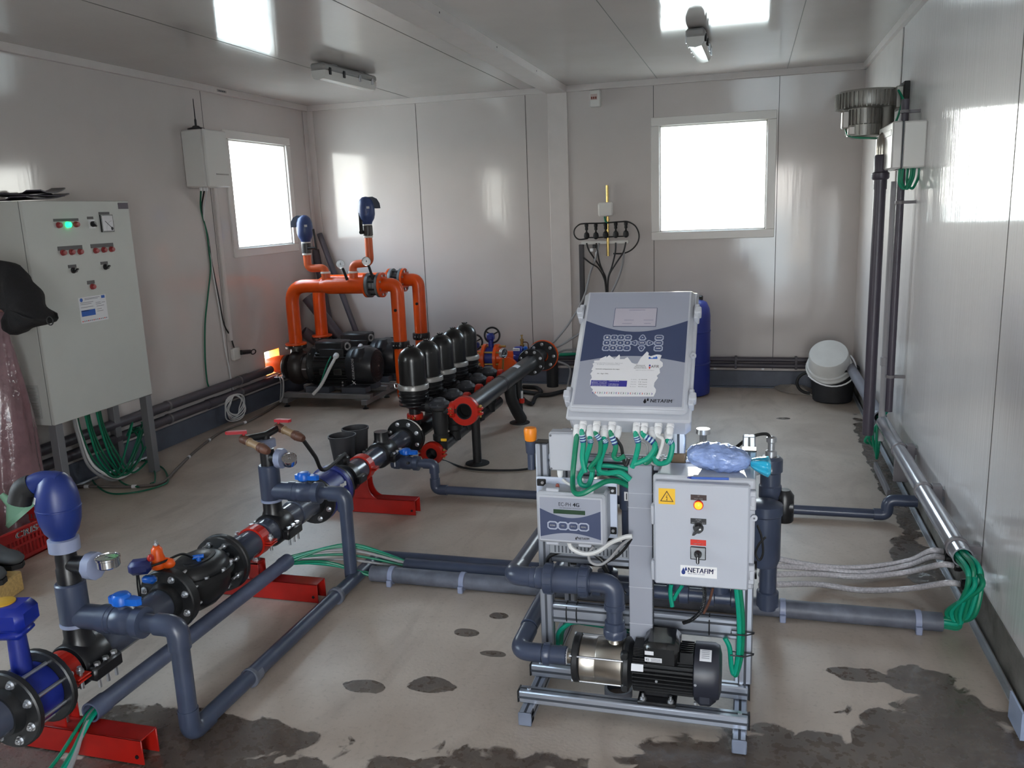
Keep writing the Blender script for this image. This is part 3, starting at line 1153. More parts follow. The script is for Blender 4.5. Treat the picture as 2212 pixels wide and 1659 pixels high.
s.lathe((.122, .103, .005), (0, 0, 1), [(.0105, 0), (.0105, .01), (.009, .012)], 22, True, 1)
s.box((.1175, .078, .012), (.1265, .111, .024), .003, 1)
s.box((.1212, .0815, .0235), (.1228, .1, .0245), 0, 2)
s.build('main_switch', [mat('switch_plate', (150, 154, 158), .4, .4), M_BLK, M_WHT], nd)
s = MB(NM)
s.box((.073, .0295, 0), (.174, .0635, .0006), 0, 0)
s.text('NETAFIM', (.129, .0505, .0012), X_, Y_, .07, .0145, 1, .014, .1)
s.text('TM', (.1675, .0565, .0012), X_, Y_, .004, .002, 1)
s.text('GROW MORE WITH LESS', (.117, .0395, .0012), X_, Y_, .046, .0032, 1)
drop(s, (.0815, .0445, .0006), X_, Y_, .011, .021, (0, 0, .0006), 1)
drop(s, (.0885, .0525, .0006), X_, Y_, .006, .0125, (0, 0, .0006), 1)
s.build('logo_sticker', [M_WHT, M_NAVY], nd)

# ---- sun-lit bag of parts and a pen lying on the panel
bag = MB()
b0, b1 = V((-.165, 2.40, .836)), V((.02, 2.385, .826))


def bagf(u, v):
    th = 2 * PI * u
    c_ = b0.lerp(b1, v)
    r_ = .040 * (math.sin(PI * min(1, v * 1.02 + .02)) ** .45) + .002
    j = 1 + .10 * math.sin(9 * th + 14 * v) * math.sin(23 * v + 3 * th) + .06 * math.sin(17 * th + 5 * v)
    return c_ + V((0.0, math.cos(th) * r_ * 1.15 * j, math.sin(th) * r_ * .95 * j))


bag.grid(bagf, 44, 40, True)
t = thing('plastic_bag', 'crumpled clear blue plastic bag lying on top of the square electrical panel', 'bag', (-.07, 2.39, .8))
bag.build('bag_body', mat('blue_film', (138, 160, 210), .2, var=.3, vscale=30, bump=.5, bscale=60, coat=.6), t, sharp=180)
kn = MB()


def knot(u, v):
    th = 2 * PI * u
    r_ = (.012 + .026 * v ** .7) * (1 + .25 * math.sin(5 * th + 3)) * (1.0 if v < .95 else .6)
    return V((.012 + .055 * v, 2.38 + math.cos(th) * r_, .822 - .012 * v + math.sin(th) * r_ * .7))


kn.grid(knot, 24, 8, True)
kn.build('bag_end', mat('turquoise_film', (40, 170, 210), .2, bump=.5, bscale=60, coat=.6), t, sharp=180)
t = thing('ballpoint_pen', 'blue ballpoint pen lying flat on the square electrical panel', 'pen', (-.08, 2.3, .799))
a, b = V((-.158, 2.287, .8005)), V((-.045, 2.295, .8005))
d = (b - a).normalized()
MB().cyl(a + d * .012, b, .0038, None, 6).build('barrel', mat('pen_blue', (70, 104, 190), .3), t)
MB().cyl(a, a + d * .012, .0008, .0032, 8).build('tip', M_BLUED, t)

# ---- booster pump
pc = V((-.28, 2.365, .172))
pump = thing('booster_pump', 'stainless steel booster pump with black finned motor on the aluminium frame', 'pump', (pc.x, pc.y, .086))
sx = -.505
s = MB()
s.lathe((sx, pc.y, pc.z), X_, [(.02, 0), (.07, 0), (.075, .004), (.075, .018), (.07, .022), (.02, .022)], 32)
s.build('inlet_plate', M_CAST, pump)
s = MB()
s.lathe((sx + .021, pc.y, pc.z), X_, [(.066, 0), (.070, .004), (.070, .05), (.0685, .052), (.070, .054), (.070, .132), (.066, .136)], 36)
s.build('pump_casing', M_SS, pump)
s = MB()
for a in range(4):
    th = PI / 4 + a * PI / 2 + .25
    p = V((sx, pc.y + math.cos(th) * .0705, pc.z + math.sin(th) * .0705))
    s.cyl(p, p + X_ * .17, .0035, None, 8)
    s.hexnut(p, -X_, .006, .005)
s.build('tie_rods', M_STEEL, pump)
s = MB()
s.lathe((sx - .03, pc.y, pc.z), X_, [(.021, 0), (.022, .003), (.022, .03)], 22)
s.build('inlet_port', M_SS, pump)
s = MB()
ox = -.378
s.lathe((ox, pc.y, pc.z + .06), Z_, [(.026, 0), (.021, .012), (.021, .03)], 22)
s.build('outlet_port', M_SS, pump)
s = MB()
mx = sx + .156
s.lathe((mx, pc.y, pc.z), X_, [(.05, -.012), (.07, 0), (.078, .006), (.078, .018), (.06, .03), (.058, .034)], 32)
for a in range(4):
    th = PI / 4 + a * PI / 2
    s.obox((mx + .008, pc.y + math.cos(th) * .074, pc.z + math.sin(th) * .074), (.024, .026, .026), None, .005)
s.build('motor_bracket', M_CAST, pump)
m0 = mx + .03
s = MB()
s.cyl((m0, pc.y, pc.z), (m0 + .182, pc.y, pc.z), .063, None, 40)
for a in range(36):
    th = 2 * PI * a / 36
    if math.sin(th) > .72:
        continue
    c_ = V((m0 + .091, pc.y + math.cos(th) * .071, pc.z + math.sin(th) * .071))
    s.obox(c_, (.178, .018, .0036), MX.Rotation(th, 3, 'X'), .0008)
s.build('finned_motor', M_BLKM, pump)
s = MB()
for i in range(8):
    s.box((m0 + .004, pc.y - .05, pc.z + .044 + i * .0048), (m0 + .036, pc.y + .01, pc.z + .0465 + i * .0048))
s.build('cooling_ribs', M_BLKM, pump)
s = MB()
s.box((m0 + .034, pc.y - .07, pc.z + .03), (m0 + .14, pc.y + .05, pc.z + .108), .014)
for i in range(7):
    s.box((m0 + .142, pc.y - .06 + i * .012, pc.z + .05), (m0 + .18, pc.y - .056 + i * .012, pc.z + .083))
tb = s.build('terminal_box', mat('glossy_black', (26, 26, 27), .22, coat=.3), pump)
s = MB()
s.box((m0 + .04, pc.y - .0708, pc.z + .072), (m0 + .066, pc.y - .0695, pc.z + .084), 0, 0)
s.box((m0 + .04, pc.y - .0708, pc.z + .05), (m0 + .09, pc.y - .0695, pc.z + .064), 0, 0)
s.text('IE2', (m0 + .048, pc.y - .0712, pc.z + .057), X_, Z_, .009, .007, 1, .01)
for i in range(3):
    s.box((m0 + .058, pc.y - .0711, pc.z + .0525 + i * .0035), (m0 + .087, pc.y - .0707, pc.z + .0535 + i * .0035), 0, 1)
s.build('rating_labels', [M_PAPER, M_INK], tb)
s = MB()
s.lathe((m0 + .18, pc.y, pc.z), X_, [(.076, 0), (.084, .003), (.085, .06), (.078, .074), (.055, .08), (.0001, .08)], 36)
s.box((m0 + .182, pc.y - .07, pc.z - .086), (m0 + .246, pc.y + .07, pc.z + .02), .018)
fc = s.build('fan_cover', mat('dark_fan_cover', (40, 42, 52), .4, var=.08), pump)
s = MB()
s.grid(lambda u, v: V((m0 + .198 + .034 * u, pc.y - math.sin(.30 + .45 * (1 - v)) * .0865, pc.z + math.cos(.30 + .45 * (1 - v)) * .0865)), 4, 6, False, 0)
for i in range(5):
    th = .36 + i * .07
    s.obox((m0 + .215, pc.y - math.sin(th) * .087, pc.z + math.cos(th) * .087), (.022, .0012, .0008), MX.Rotation(th, 3, 'X'), 0, 1)
s.build('nameplate', [M_PAPER, bpy.data.materials['grey_print']], fc)
s = MB()
s.grid(lambda u, v: V((m0 + .0 + .036 * u, pc.y - math.cos(.24 + .26 * v) * .081, pc.z + math.sin(.24 + .26 * v) * .081)), 4, 4, False, 0)
s.build('nameplate', M_PAPER, pump)
s = MB()
s.box((m0 + .018, pc.y - .085, .086), (m0 + .132, pc.y + .07, .098), .003, 0)
s.box((m0 + .03, pc.y - .05, .096), (m0 + .12, pc.y + .05, pc.z - .045), .004, 0)
for x in (m0 + .034, m0 + .116):
    s.cyl((x, pc.y - .072, .098), (x, pc.y - .072, .101), .011, None, 16, True, 1)
    s.hexnut((x, pc.y - .072, .101), Z_, .008, .007, 1)
    s.cyl((x, pc.y - .072, .108), (x, pc.y - .072, .118), .004, None, 10, True, 1)
s.build('motor_foot', [M_BLK, M_STEEL], pump)
s = MB()
for x in (m0 + .188,):
    for z in (pc.z + .0, pc.z - .06):
        s.cyl((x, pc.y - .08, z), (x, pc.y - .088, z), .004)
s.cyl((m0 + .075, pc.y - .077, pc.z - .005), (m0 + .075, pc.y - .083, pc.z - .005), .004)
s.build('cover_screws', M_STEEL, pump)

# ---- PVC plumbing of the pump
R = .0285
tz = .428                                        # height of the upper run
yb = 3.16
t = thing('pump_outlet_pipe', 'dark grey plastic pipe rising from pump with a union and two elbows', 'pipe', (ox, pc.y, .26))
s = MB()
s.pipe([(ox, pc.y, pc.z + .1), (ox, pc.y, tz), (-.70, pc.y, tz), (-.70, 2.9, tz - .02), (-.70, yb - .02, .1)], .025, .03)
s.build('pipe', M_PVC, t)
s = MB()
s.pipe([(ox, pc.y, tz - .075), (ox, pc.y, tz), (ox - .075, pc.y, tz)], .0305, .05, 22)
sock(s, (ox - .07, pc.y, tz), -X_, .016, .0325)
sock(s, (ox, pc.y, tz - .062), -Z_, .02, .0325)
s.build('elbow', M_PVC, t)
s = MB()
s.pipe([(-.63, pc.y, tz), (-.70, pc.y, tz), (-.70, pc.y + .09, tz - .01)], .0305, .05, 22)
sock(s, (-.640, pc.y, tz), X_, .02, .0325)
s.build('elbow', M_PVC, t)
s = MB()
for x in (-.472, -.582):
    s.lathe((x - .014, pc.y, tz), X_, [(.042, 0), (.047, .003), (.047, .03), (.042, .034)], 26)
s.lathe((-.585, pc.y, tz), X_, [(.041, 0), (.041, .12)], 26)
s.lathe((-.622, pc.y, tz), X_, [(.031, 0), (.034, .004), (.034, .03)], 22)
for a in range(16):
    th = 2 * PI * a / 16
    for x in (-.469, -.579):
        s.obox((x, pc.y + math.cos(th) * .047, tz + math.sin(th) * .047), (.022, .004, .003), MX.Rotation(th + PI / 2, 3, 'X'))
s.build('union', M_PVC, t)
s = MB()
sock(s, (ox, pc.y, pc.z + .085), Z_, .05, .031)
s.lathe((ox, pc.y, pc.z + .083), Z_, [(.034, 0), (.036, .004), (.036, .024), (.033, .028)], 8)
s.build('threaded_socket', M_PVC, t)
t = thing('pump_inlet_pipe', 'dark grey plastic suction pipe bending into the low end of the pump', 'pipe', (-.69, pc.y, pc.z))
s = MB()
s.pipe([(sx - .03, pc.y, pc.z), (-.69, pc.y, pc.z), (-.665, yb - .25, pc.z + .05), (-.665, yb, pc.z - .06)], .024, .03)
s.build('pipe', M_PVC, t)
s = MB()
s.pipe([(-.61, pc.y, pc.z), (-.69, pc.y, pc.z), (-.685, pc.y + .12, pc.z + .012)], .0295, .05, 22)
s.build('elbow', M_PVC, t)
s = MB()
s.lathe((-.606, pc.y, pc.z), X_, [(.031, 0), (.034, .003), (.034, .02), (.031, .024), (.029, .026), (.029, .074), (.026, .077)], 24)
for a in range(8):
    th = 2 * PI * a / 8
    s.obox((-.594, pc.y + math.cos(th) * .033, pc.z + math.sin(th) * .033), (.02, .008, .004), MX.Rotation(th + PI / 2, 3, 'X'), .001)
s.build('union', M_PVC, t)
MB().lathe((-.531, pc.y, pc.z), X_, [(.024, 0), (.027, .001), (.024, .004)], 20).build('seal_tape', M_WHT, t)
s = MB()
s.pipe([(-.687, pc.y + .13, pc.z + .015), (-.665, yb - .25, pc.z + .05), (-.665, yb - .15, pc.z)], .0295, .06, 22)
s.build('elbow', M_PVC, t)
# ================================================================ main water line along the left half of the floor
LX, LZ = -1.965, .24
BOLT = [M_CAST, M_STEEL]


def ly(px, py):
    return atx(px, py, LX).y


def lp(y, z=None):
    return V((LX, y, LZ if z is None else z))


Y_BF0, Y_BF1 = 1.665, 1.765                # butterfly valve between these flange faces
Y_HV0, Y_HV1 = 2.345, 2.66
Y_CK0, Y_CK1 = 3.40, 3.58
Y_FF = 4.51


def big_pipe(name, label, y0, y1, fl0, fl1, extra=()):
    t = thing(name, label, 'pipe', (LX, (y0 + y1) / 2, LZ - .06), 'lengths of the main water line')
    s = MB()
    s.lathe(lp(y0), Y_, [(.045, 0), (.055, 0), (.055, y1 - y0), (.045, y1 - y0)], 30)
    for y, L in extra:
        s.lathe(lp(y), Y_, [(.055, 0), (.0615, .003), (.0615, L - .003), (.055, L)], 30)
    s.build('pipe', mat('shiny_dark_pvc', (70, 76, 92), .2, var=.1) if 'shiny_dark_pvc' not in bpy.data.materials else bpy.data.materials['shiny_dark_pvc'], t)
    if fl0:
        s = MB()
        flange(s, lp(y0 + .022), -Y_, .114, .055, .022, 8, ph=.39)
        s.lathe(lp(y0 + .02), Y_, [(.056, .0), (.07, 0), (.064, .03), (.056, .03)], 28)
        s.build('pipe_flange', BOLT, t)
    if fl1:
        s = MB()
        flange(s, lp(y1 - .022), Y_, .114, .055, .022, 8, ph=.39)
        s.lathe(lp(y1 - .05), Y_, [(.056, 0), (.062, 0), (.07, .03), (.056, .03)], 28)
        s.build('pipe_flange', BOLT, t)
    return t


big_pipe('water_pipe', 'short thick dark water pipe running into the blue geared valve by the floor', .6, Y_BF0, False, True)
big_pipe('water_pipe', 'thick dark water pipe passing under the clamp with blue air valve', Y_BF1, Y_HV0, True, True)
big_pipe('water_pipe', 'thick dark water pipe under the riser with two red tap levers', Y_HV1, Y_CK0, True, True,
         [(Y_HV1 + .05, .08), (Y_HV1 + .27, .1), (Y_CK0 - .2, .14)])
big_pipe('water_pipe', 'thick shiny black water pipe ending at the big flange under the filters', Y_CK1, Y_FF, True, True,
         [(Y_CK1 + .02, .3)])

# ---- blue butterfly valve with gearbox
t = thing('butterfly_valve', 'blue butterfly valve with yellow topped gearbox between two black flanges', 'valve', (LX, 1.715, LZ - .1))
s = MB()
s.lathe(lp(Y_BF0 + .002), Y_, [(.05, 0), (.084, .0), (.086, .006), (.086, .09), (.084, .096), (.05, .096)], 36)
s.cyl(lp(1.715, LZ + .08), lp(1.715, LZ + .21), .028, .024, 20)
s.build('valve_body', M_BLUED, t)
s = MB()
gc = V((LX - .015, 1.715, LZ + .25))
s.obox(gc, (.13, .105, .075), MX.Rotation(.25, 3, 'Z'), .018)
s.obox(gc - V((0, 0, .045)), (.10, .085, .03), MX.Rotation(.25, 3, 'Z'), .012)
s.build('gearbox', mat('gear_blue', (14, 36, 138), .35, var=.06), t)
s = MB().lathe(gc + V((-.015, 0, .037)), Z_, [(.034, 0), (.034, .003), (.03, .005)], 24).build('yellow_indicator', mat('ochre_plate', (196, 150, 40), .5, var=.2), t)
s = MB().cyl(gc + V((-.06, -.04, 0)), gc + V((-.13, -.06, 0)), .012, None, 12).build('gear_shaft', M_BLK, t)
s = MB()
for i in range(8):
    a = .39 + i * PI / 4
    p = V((math.cos(a) * .088, 0, math.sin(a) * .088))
    s.cyl(lp(Y_BF0 - .03) + p, lp(Y_BF1 + .03) + p, .006, None, 8)
s.build('stud_bolts', M_STEEL, t)

# ---- hydraulic control valve
yc = (Y_HV0 + Y_HV1) / 2
t = thing('hydraulic_valve', 'black hydraulic control valve with domed bonnet and bolted flanges', 'valve', (LX, yc, LZ - .09))
s = MB()
L = Y_HV1 - Y_HV0
s.lathe(lp(Y_HV0), Y_, [(.06, 0), (.11, 0), (.11, .02), (.07, .024), (.072, .06), (.1, L * .3), (.108, L * .5), (.1, L * .7), (.07, L - .05), (.072, L - .024), (.11, L - .02), (.11, L), (.06, L)], 36)
s.build('valve_body', M_CAST, t)
s = MB()
bz = LZ + .045
s.grid(lambda u, v: V((LX + .02 + math.cos(2 * PI * u) * (.094 - .05 * v ** 2), yc + math.sin(2 * PI * u) * (.125 - .05 * v ** 2), bz + .045 * math.sin(v * PI / 2))), 32, 8, True)
s.prism([(math.cos(2 * PI * i / 32) * .108, math.sin(2 * PI * i / 32) * .14) for i in range(32)], (LX + .02, yc, bz - .02), X_, Y_, (0, 0, .024))
s.prism([(math.cos(2 * PI * i / 32) * .046, math.sin(2 * PI * i / 32) * .077) for i in range(32)], (LX + .02, yc, bz + .04), X_, Y_, (0, 0, .008))
for i in range(10):
    a = 2 * PI * i / 10
    s.hexnut((LX + .02 + math.cos(a) * .098, yc + math.sin(a) * .13, bz + .004), Z_, .009, .008, 1)
s.build('bonnet', BOLT, t)
s = MB()
for i in range(8):
    a = .39 + i * PI / 4
    for y, sg in ((Y_HV0, 1), (Y_HV1, -1)):
        p = lp(y + sg * .02) + V((math.cos(a) * .088, 0, math.sin(a) * .088))
        s.hexnut(p, Y_ * sg, .011, .009)
        s.cyl(p, p + Y_ * sg * .04, .006, None, 8)
s.build('stud_bolts', M_STEEL, t)
s = MB()
q = atx(428, 1199, LX + .04)
s.lathe((q.x, q.y, bz + .04), Z_, [(.009, 0), (.009, .02), (.006, .03)], 12)
s.cyl((q.x - .018, q.y - .01, bz + .063), (q.x + .016, q.y + .01, bz + .063), .008, None, 10)
s.build('blue_elbow_fitting', M_BLUEL, t)
s = MB()
pp = atx(340, 1200, LX - .03)
pz = pp.z - .015
s.lathe((pp.x, pp.y, pz - .03), Z_, [(.026, 0), (.03, .01), (.03, .02), (.02, .05), (.019, .07), (.012, .078), (.012, .082)], 16)
s.ell((pp.x + .03, pp.y + .01, pz - .015), (.03, .02, .02))
s.build('orange_pilot', mat('pilot_orange', (236, 92, 22), .35), t)
MB().cyl((pp.x, pp.y, pz + .05), (pp.x, pp.y, pz + .072), .005, None, 10).hexnut((pp.x, pp.y, pz + .055), Z_, .009, .006).build('adjusting_screw', M_STEEL, t)
s = MB()
sc_ = atx(303, 1224, LX - .05)
s.obox(sc_, (.075, .055, .05), MX.Rotation(.5, 3, 'Z'), .014)
s.build('solenoid', mat('navy_plastic', (36, 44, 100), .4), t)
s = MB()
s.lathe(sc_ + V((.03, .02, .018)), Z_, [(.012, 0), (.012, .012), (.006, .02)], 12)
s.build('red_knob', M_REDC, t)
s = MB()
s.obox(sc_ + V((.03, .0, -.045)), (.05, .03, .026), None, .008)
s.build('blue_base_fitting', M_BLUEL, t)
s = MB()
s.cable([sc_ + V((.02, -.01, .0)), atx(350, 1215, LX), atx(392, 1197, LX + .02), (q.x - .015, q.y - .01, bz + .063)], .0045)
s.cable([sc_ + V((-.01, -.01, -.02)), sc_ + V((-.012, -.012, -.08)), sc_ + V((-.008, -.012, -.13))], .003)
s.cable([sc_ + V((-.004, -.01, -.02)), sc_ + V((-.002, -.012, -.07)), sc_ + V((-.008, -.012, -.13))], .003)
s.build('control_tube', M_BCAB, t)

# ---- blue check valve
yc = (Y_CK0 + Y_CK1) / 2
t = thing('check_valve', 'blue cast check valve bolted between two black flanges', 'valve', (LX, yc, LZ - .1))
s = MB()
L = Y_CK1 - Y_CK0
s.lathe(lp(Y_CK0), Y_, [(.055, 0), (.114, 0), (.114, .022), (.104, .026), (.104, L - .026), (.114, L - .022), (.114, L), (.055, L)], 36)
for i in range(5):
    s.box(lp(yc - .06 + i * .022, LZ + .035) + X_ * .099, lp(yc - .048 + i * .022, LZ + .055 - .004 * (i % 2)) + X_ * .1045, 0, 1)
s.box(lp(yc - .03, LZ + .05) - X_ * .04, lp(yc + .03, LZ + .1) + X_ * .04, .01)
s.build('valve_body', [M_BLUED, M_WHT], t)
s = MB()
for i in range(8):
    a = .39 + i * PI / 4
    for y, sg in ((Y_CK0, 1), (Y_CK1, -1)):
        p = lp(y + sg * .018) + V((math.cos(a) * .088, 0, math.sin(a) * .088))
        s.hexnut(p, Y_ * sg, .011, .009)
        s.cyl(p, p + Y_ * sg * .03, .006, None, 8)
s.build('stud_bolts', M_STEEL, t)


# ---- red saddle stands
def stand(label, y, x0, x1, cast=False):
    t = thing('pipe_stand', label, 'stand', ((x0 + x1) / 2, y, 0), 'red stands under the main line')
    s = MB()
    w, hh, th = .07, .085, .005
    for sg in (-1, 1):
        s.box((x0, y + sg * (w / 2 - th / 2) - th / 2, .004), (x1, y + sg * (w / 2 - th / 2) + th / 2, hh), .0015)
        s.box((x0, y + sg * (w / 2 + .004), .0), (x1, y + sg * (w / 2 + .012), .006), .001) if 0 else None
    s.box((x0, y - w / 2, hh - th), (x1, y + w / 2, hh), .0015)
    if cast:
        n = 8
        pr = [(-.045, 0)] + [(-.045, .10)] + [(.045, .10)] + [(.045 + .06 * (1 - math.cos(i / n * PI / 2)) , .085 * (1 - math.sin(i / n * PI / 2))) for i in range(n + 1)]
        s.prism(pr, (LX, y - w / 2, hh - .002), X_, Z_, (0, .008, 0))
        s.prism(pr, (LX, y + w / 2 - .008, hh - .002), X_, Z_, (0, .008, 0))
    s.build('foot_channel', M_RED, t)
    s = MB()
    if not cast:
        s.box((LX - .025, y - .028, hh), (LX + .025, y - .022, LZ - .085), .002)
        s.box((LX - .025, y + .022, hh), (LX + .025, y + .028, LZ - .085), .002)
        s.box((LX - .025, y - .028, LZ - .095), (LX + .025, y + .028, LZ - .085), .002)
        s.build('post', M_RED, t)
        s = MB()
        s.cyl((LX, y, hh), (LX, y, LZ - .06), .009, None, 12)
        s.hexnut((LX, y, LZ - .085), Z_, .016, .012)
        for sg in (-1, 1):
            s.cyl((LX + sg * .078, y, LZ - .035), (LX + sg * .078, y, LZ + .035), .007, None, 10)
            s.hexnut((LX + sg * .078, y, LZ + .016), Z_, .012, .01)
        s.build('threaded_rod', M_STEEL, t)
    s = MB()
    for a0 in (0, PI):
        n = 14
        pts = [(math.cos(a0 + PI * i / n), math.sin(a0 + PI * i / n)) for i in range(n + 1)]
        for (c0, s0), (c1, s1) in zip(pts, pts[1:]):
            ri, ro = .0562 if not cast else .0625, .0645 if not cast else .071
            vs = [V((LX + c * r, y + d, LZ + q * r)) for d in (-.026, .026) for c, q, r in ((c0, s0, ri), (c0, s0, ro), (c1, s1, ro), (c1, s1, ri))]
            s.add(vs, [(0, 1, 2, 3), (7, 6, 5, 4), (0, 4, 5, 1), (1, 5, 6, 2), (2, 6, 7, 3), (3, 7, 4, 0)])
    for sg in (-1, 1):
        for z in (-.008, .002):
            s.box((LX + sg * .06, y - .026, LZ + z), (LX + sg * .095, y + .026, LZ + z + .006), .002)
    s.build('saddle_clamp', M_REDC, t)
    s = MB()
    for x in (x0 + .05, x1 - .02):
        s.cyl((x, y - .0355, .03), (x, y - .0385, .03), .006, None, 10)
    s.build('dark_rivet', M_BLK, t)
    return t


stand('red steel stand under the pipe right behind the blue geared valve', 1.835, -2.28, -1.672)
stand('red steel stand under the pipe just past the black hydraulic valve', 2.885, -2.28, -1.672)
stand('red cast stand with curved gusset under the shiny pipe near the two pots', 3.905, -2.28, -1.655, True)


# ---- clamp saddles, risers and bypass pipes
def clamp_saddle(par, y, L=.11):
    s = MB()
    s.lathe(lp(y - L / 2), Y_, [(.056, 0), (.068, .0), (.072, .006), (.072, L - .006), (.068, L), (.056, L)], 32)
    for sg in (-1, 1):
        s.box((LX + sg * .066, y - L / 2 - .004, LZ - .034), (LX + sg * .104, y + L / 2 + .004, LZ + .012), .008)
        for d in (-L * .32, 0, L * .32):
            s.hexnut((LX + sg * .09, y + d, LZ + .012), Z_, .01, .008, 1)
            s.cyl((LX + sg * .09, y + d, LZ - .034), (LX + sg * .09, y + d, LZ - .062), .005, None, 8, True, 1)
    s.lathe(lp(y, LZ + .05), Z_, [(.05, 0), (.044, .02), (.04, .03), (.04, .075)], 26)
    s.build('clamp_saddle', [M_BLK, M_STEEL], par)


def ball_valve(par, c, d, R=.038, hand=1, hdir=None):
    """union ball valve along d with a blue T handle"""
    d = V(d)
    s = MB()
    s.lathe(V(c) - d * .075, d, [(R * .8, 0), (R, .003), (R, .03), (R * .88, .034), (R * .88, .045), (R * 1.0, .055), (R * 1.0, .095), (R * .88, .105), (R * .88, .116), (R * 1.08, .12), (R * 1.08, .147), (R * .85, .15)], 26)
    s.cyl(V(c), V(c) + Z_ * (R + .012), .014, None, 14)
    s.build('ball_valve_body', M_PVC, par)
    s = MB()
    top = V(c) + Z_ * (R + .008)
    hd = V(hdir or d).normalized()
    s.lathe(top, Z_, [(.02, 0), (.028, .006), (.028, .028), (.022, .036), (.014, .038)], 16)
    w = Z_.cross(hd)
    for sg, l in ((1, .07), (-1, .042)):
        s.prism([(0, -.012), (l * .5, -.016), (l * .9, -.011), (l, 0), (l * .9, .011), (l * .5, .016), (0, .012)], top + Z_ * .006, hd * sg, w * sg, Z_ * .02)
    s.build('handle', M_BLUEL, par)


def gauge(par, c, n, R=.032, up=None):
    n = V(n).normalized()
    s = MB()
    s.lathe(V(c) - n * .028, n, [(R * .9, 0), (R, .004), (R, .024), (R * 1.06, .026), (R * 1.06, .031), (R * .95, .032), (R * .93, .029)], 28, True)
    s.build('gauge_case', M_CHR, par)
    s = MB()
    s.lathe(V(c) + n * .0005, n, [(R * .93, 0), (.0001, .0006)], 28, False, 0)
    u, w, _ = frame(n)
    for i in range(9):
        a = i / 9 * 1.5 * PI
        s.obox(V(c) + n * .0012 + (u * math.cos(a) + w * math.sin(a)) * R * .72, (R * .05, R * .05, .0008), None, 0, 1)
    s.prism([(-.002, -R * .2), (.002, -R * .2), (0, R * .65)], V(c) + n * .0012, u, w, n * .0006, 1)
    s.build('gauge_dial', [M_PAPER, M_INK], par)


def riser(name, label, y, rx, rz, tee_z, ball, fx, end):
    """vertical riser on the main line with a side branch that returns to the floor"""
    t = thing(name, label, 'pipe', (LX, y, LZ))
    clamp_saddle(t, y)
    s = MB()
    s.lathe(lp(y, LZ + .118), Z_, [(.038, 0), (.0455, .002), (.0455, .012), (.038, .014)], 24)
    s.build('clear_ring', M_PVCL, t)
    s = MB()
    s.lathe(lp(y, LZ + .13), Z_, [(.042, 0), (.044, .004), (.044, rz - LZ - .134), (.040, rz - LZ - .13)], 26)
    s.build('riser_pipe', M_PVC, t)
    s = MB()
    s.lathe(lp(y, tee_z), X_, [(.038, 0), (.038, .1), (.0415, .103), (.0415, .15), (.037, .153)], 26)
    s.build('tee_branch', M_PVC, t)
    ball_valve(t, lp(y, tee_z) + X_ * ball, X_, .043)
    s = MB()
    s.pipe([lp(y, tee_z) + X_ * (ball + .07), (fx, y, tee_z), (fx, y, .04)] + end, .0275, .045, 22)
    s.build('bypass_pipe', M_PVC, t)
    s = MB()
    s.pipe([(fx - .07, y, tee_z), (fx, y, tee_z), (fx, y, tee_z - .07)], .033, .05, 22)
    s.build('elbow', M_PVC, t)
    return t


y1 = 1.925
tz1 = atx(147, 1323, LX).z - .02
t1 = riser('bypass_riser', 'dark grey riser and bypass pipe below the blue air valve, dropping to the floor', y1, LX, atx(140, 1262, LX).z, tz1, .18, -1.6, [(-1.6, 3.2, .034)])
s = MB()
s.pipe([(-1.6, y1, .12), (-1.6, y1, .036), (-1.6, y1 + .09, .036)], .0305, .05, 22)
s.build('elbow', M_PVC, t1)
s = MB()
s.lathe((-1.6, 2.235, .034), Y_, [(.026, 0), (.034, .003), (.034, .016), (.03, .02), (.03, .05), (.026, .053)], 24)
s.build('pipe_joint', M_PVCD, t1)
s = MB()
s.lathe((-1.6, 2.86, .034), Y_, [(.026, 0), (.036, .003), (.036, .02), (.026, .023)], 24)
s.build('pipe_joint', M_PVCD, t1)
rz = atx(140, 1262, LX).z
av = thing('air_valve', 'large royal blue air valve with black curved outlet on the nearest riser', 'valve', lp(y1, rz))
b0 = atx(132, 1188, LX).z
s = MB()
s.lathe(lp(y1, rz - .03), Z_, [(.03, 0), (.034, .004), (.034, .075), (.031, .08), (.031, b0 - rz - .0), (.028, b0 - rz + .04)], 24)
zb = atx(135, 1222, LX).z
s.lathe(lp(y1, zb), X_, [(.026, 0), (.026, .06), (.03, .062), (.03, .085)], 22)
s.build('black_tee', M_BLK, av)
s = MB()
s.lathe(lp(y1, b0 - .008), Z_, [(.036, 0), (.044, .003), (.044, .04), (.038, .043)], 24)
s.build('grey_collar', M_PVCL, av)
s = MB()
s.lathe(lp(y1, zb) + X_ * .078, X_, [(.03, 0), (.042, .003), (.042, .03), (.036, .033)], 10)
s.build('grey_end_nut', M_PVCL, av)
gauge(av, lp(y1, zb + .018) + X_ * .15 + Z_ * .012, (0, 0, 1), .034)
MB().cyl(lp(y1, zb) + X_ * .1, lp(y1, zb) + X_ * .13, .008, None, 10).build('gauge_stem', M_CHR, av)
ztop = atx(125, 1015, LX).z
hh = ztop - b0 - .03
s = MB()
pr = [(.033, 0), (.036, hh * .05), (.048, hh * .13), (.058, hh * .28), (.062, hh * .45), (.061, hh * .58), (.056, hh * .74), (.046, hh * .87), (.032, hh * .95), (.012, hh), (.0001, hh)]
s.lathe(lp(y1, b0 + .03), Z_, pr, 32)
s.lathe(lp(y1, b0 + .03 + hh * .455), Z_, [(.061, 0), (.0632, .002), (.0632, .006), (.061, .008)], 32)
arm0 = lp(y1, b0 + .03 + hh * .8)
s.tube(spline([arm0 + V((.02, 0, .012)), arm0 + V((-.03, -.012, .016)), arm0 + V((-.07, -.03, .0))], 8), .03, 18)
s.build('valve_dome', M_BLUE, av)
s = MB()
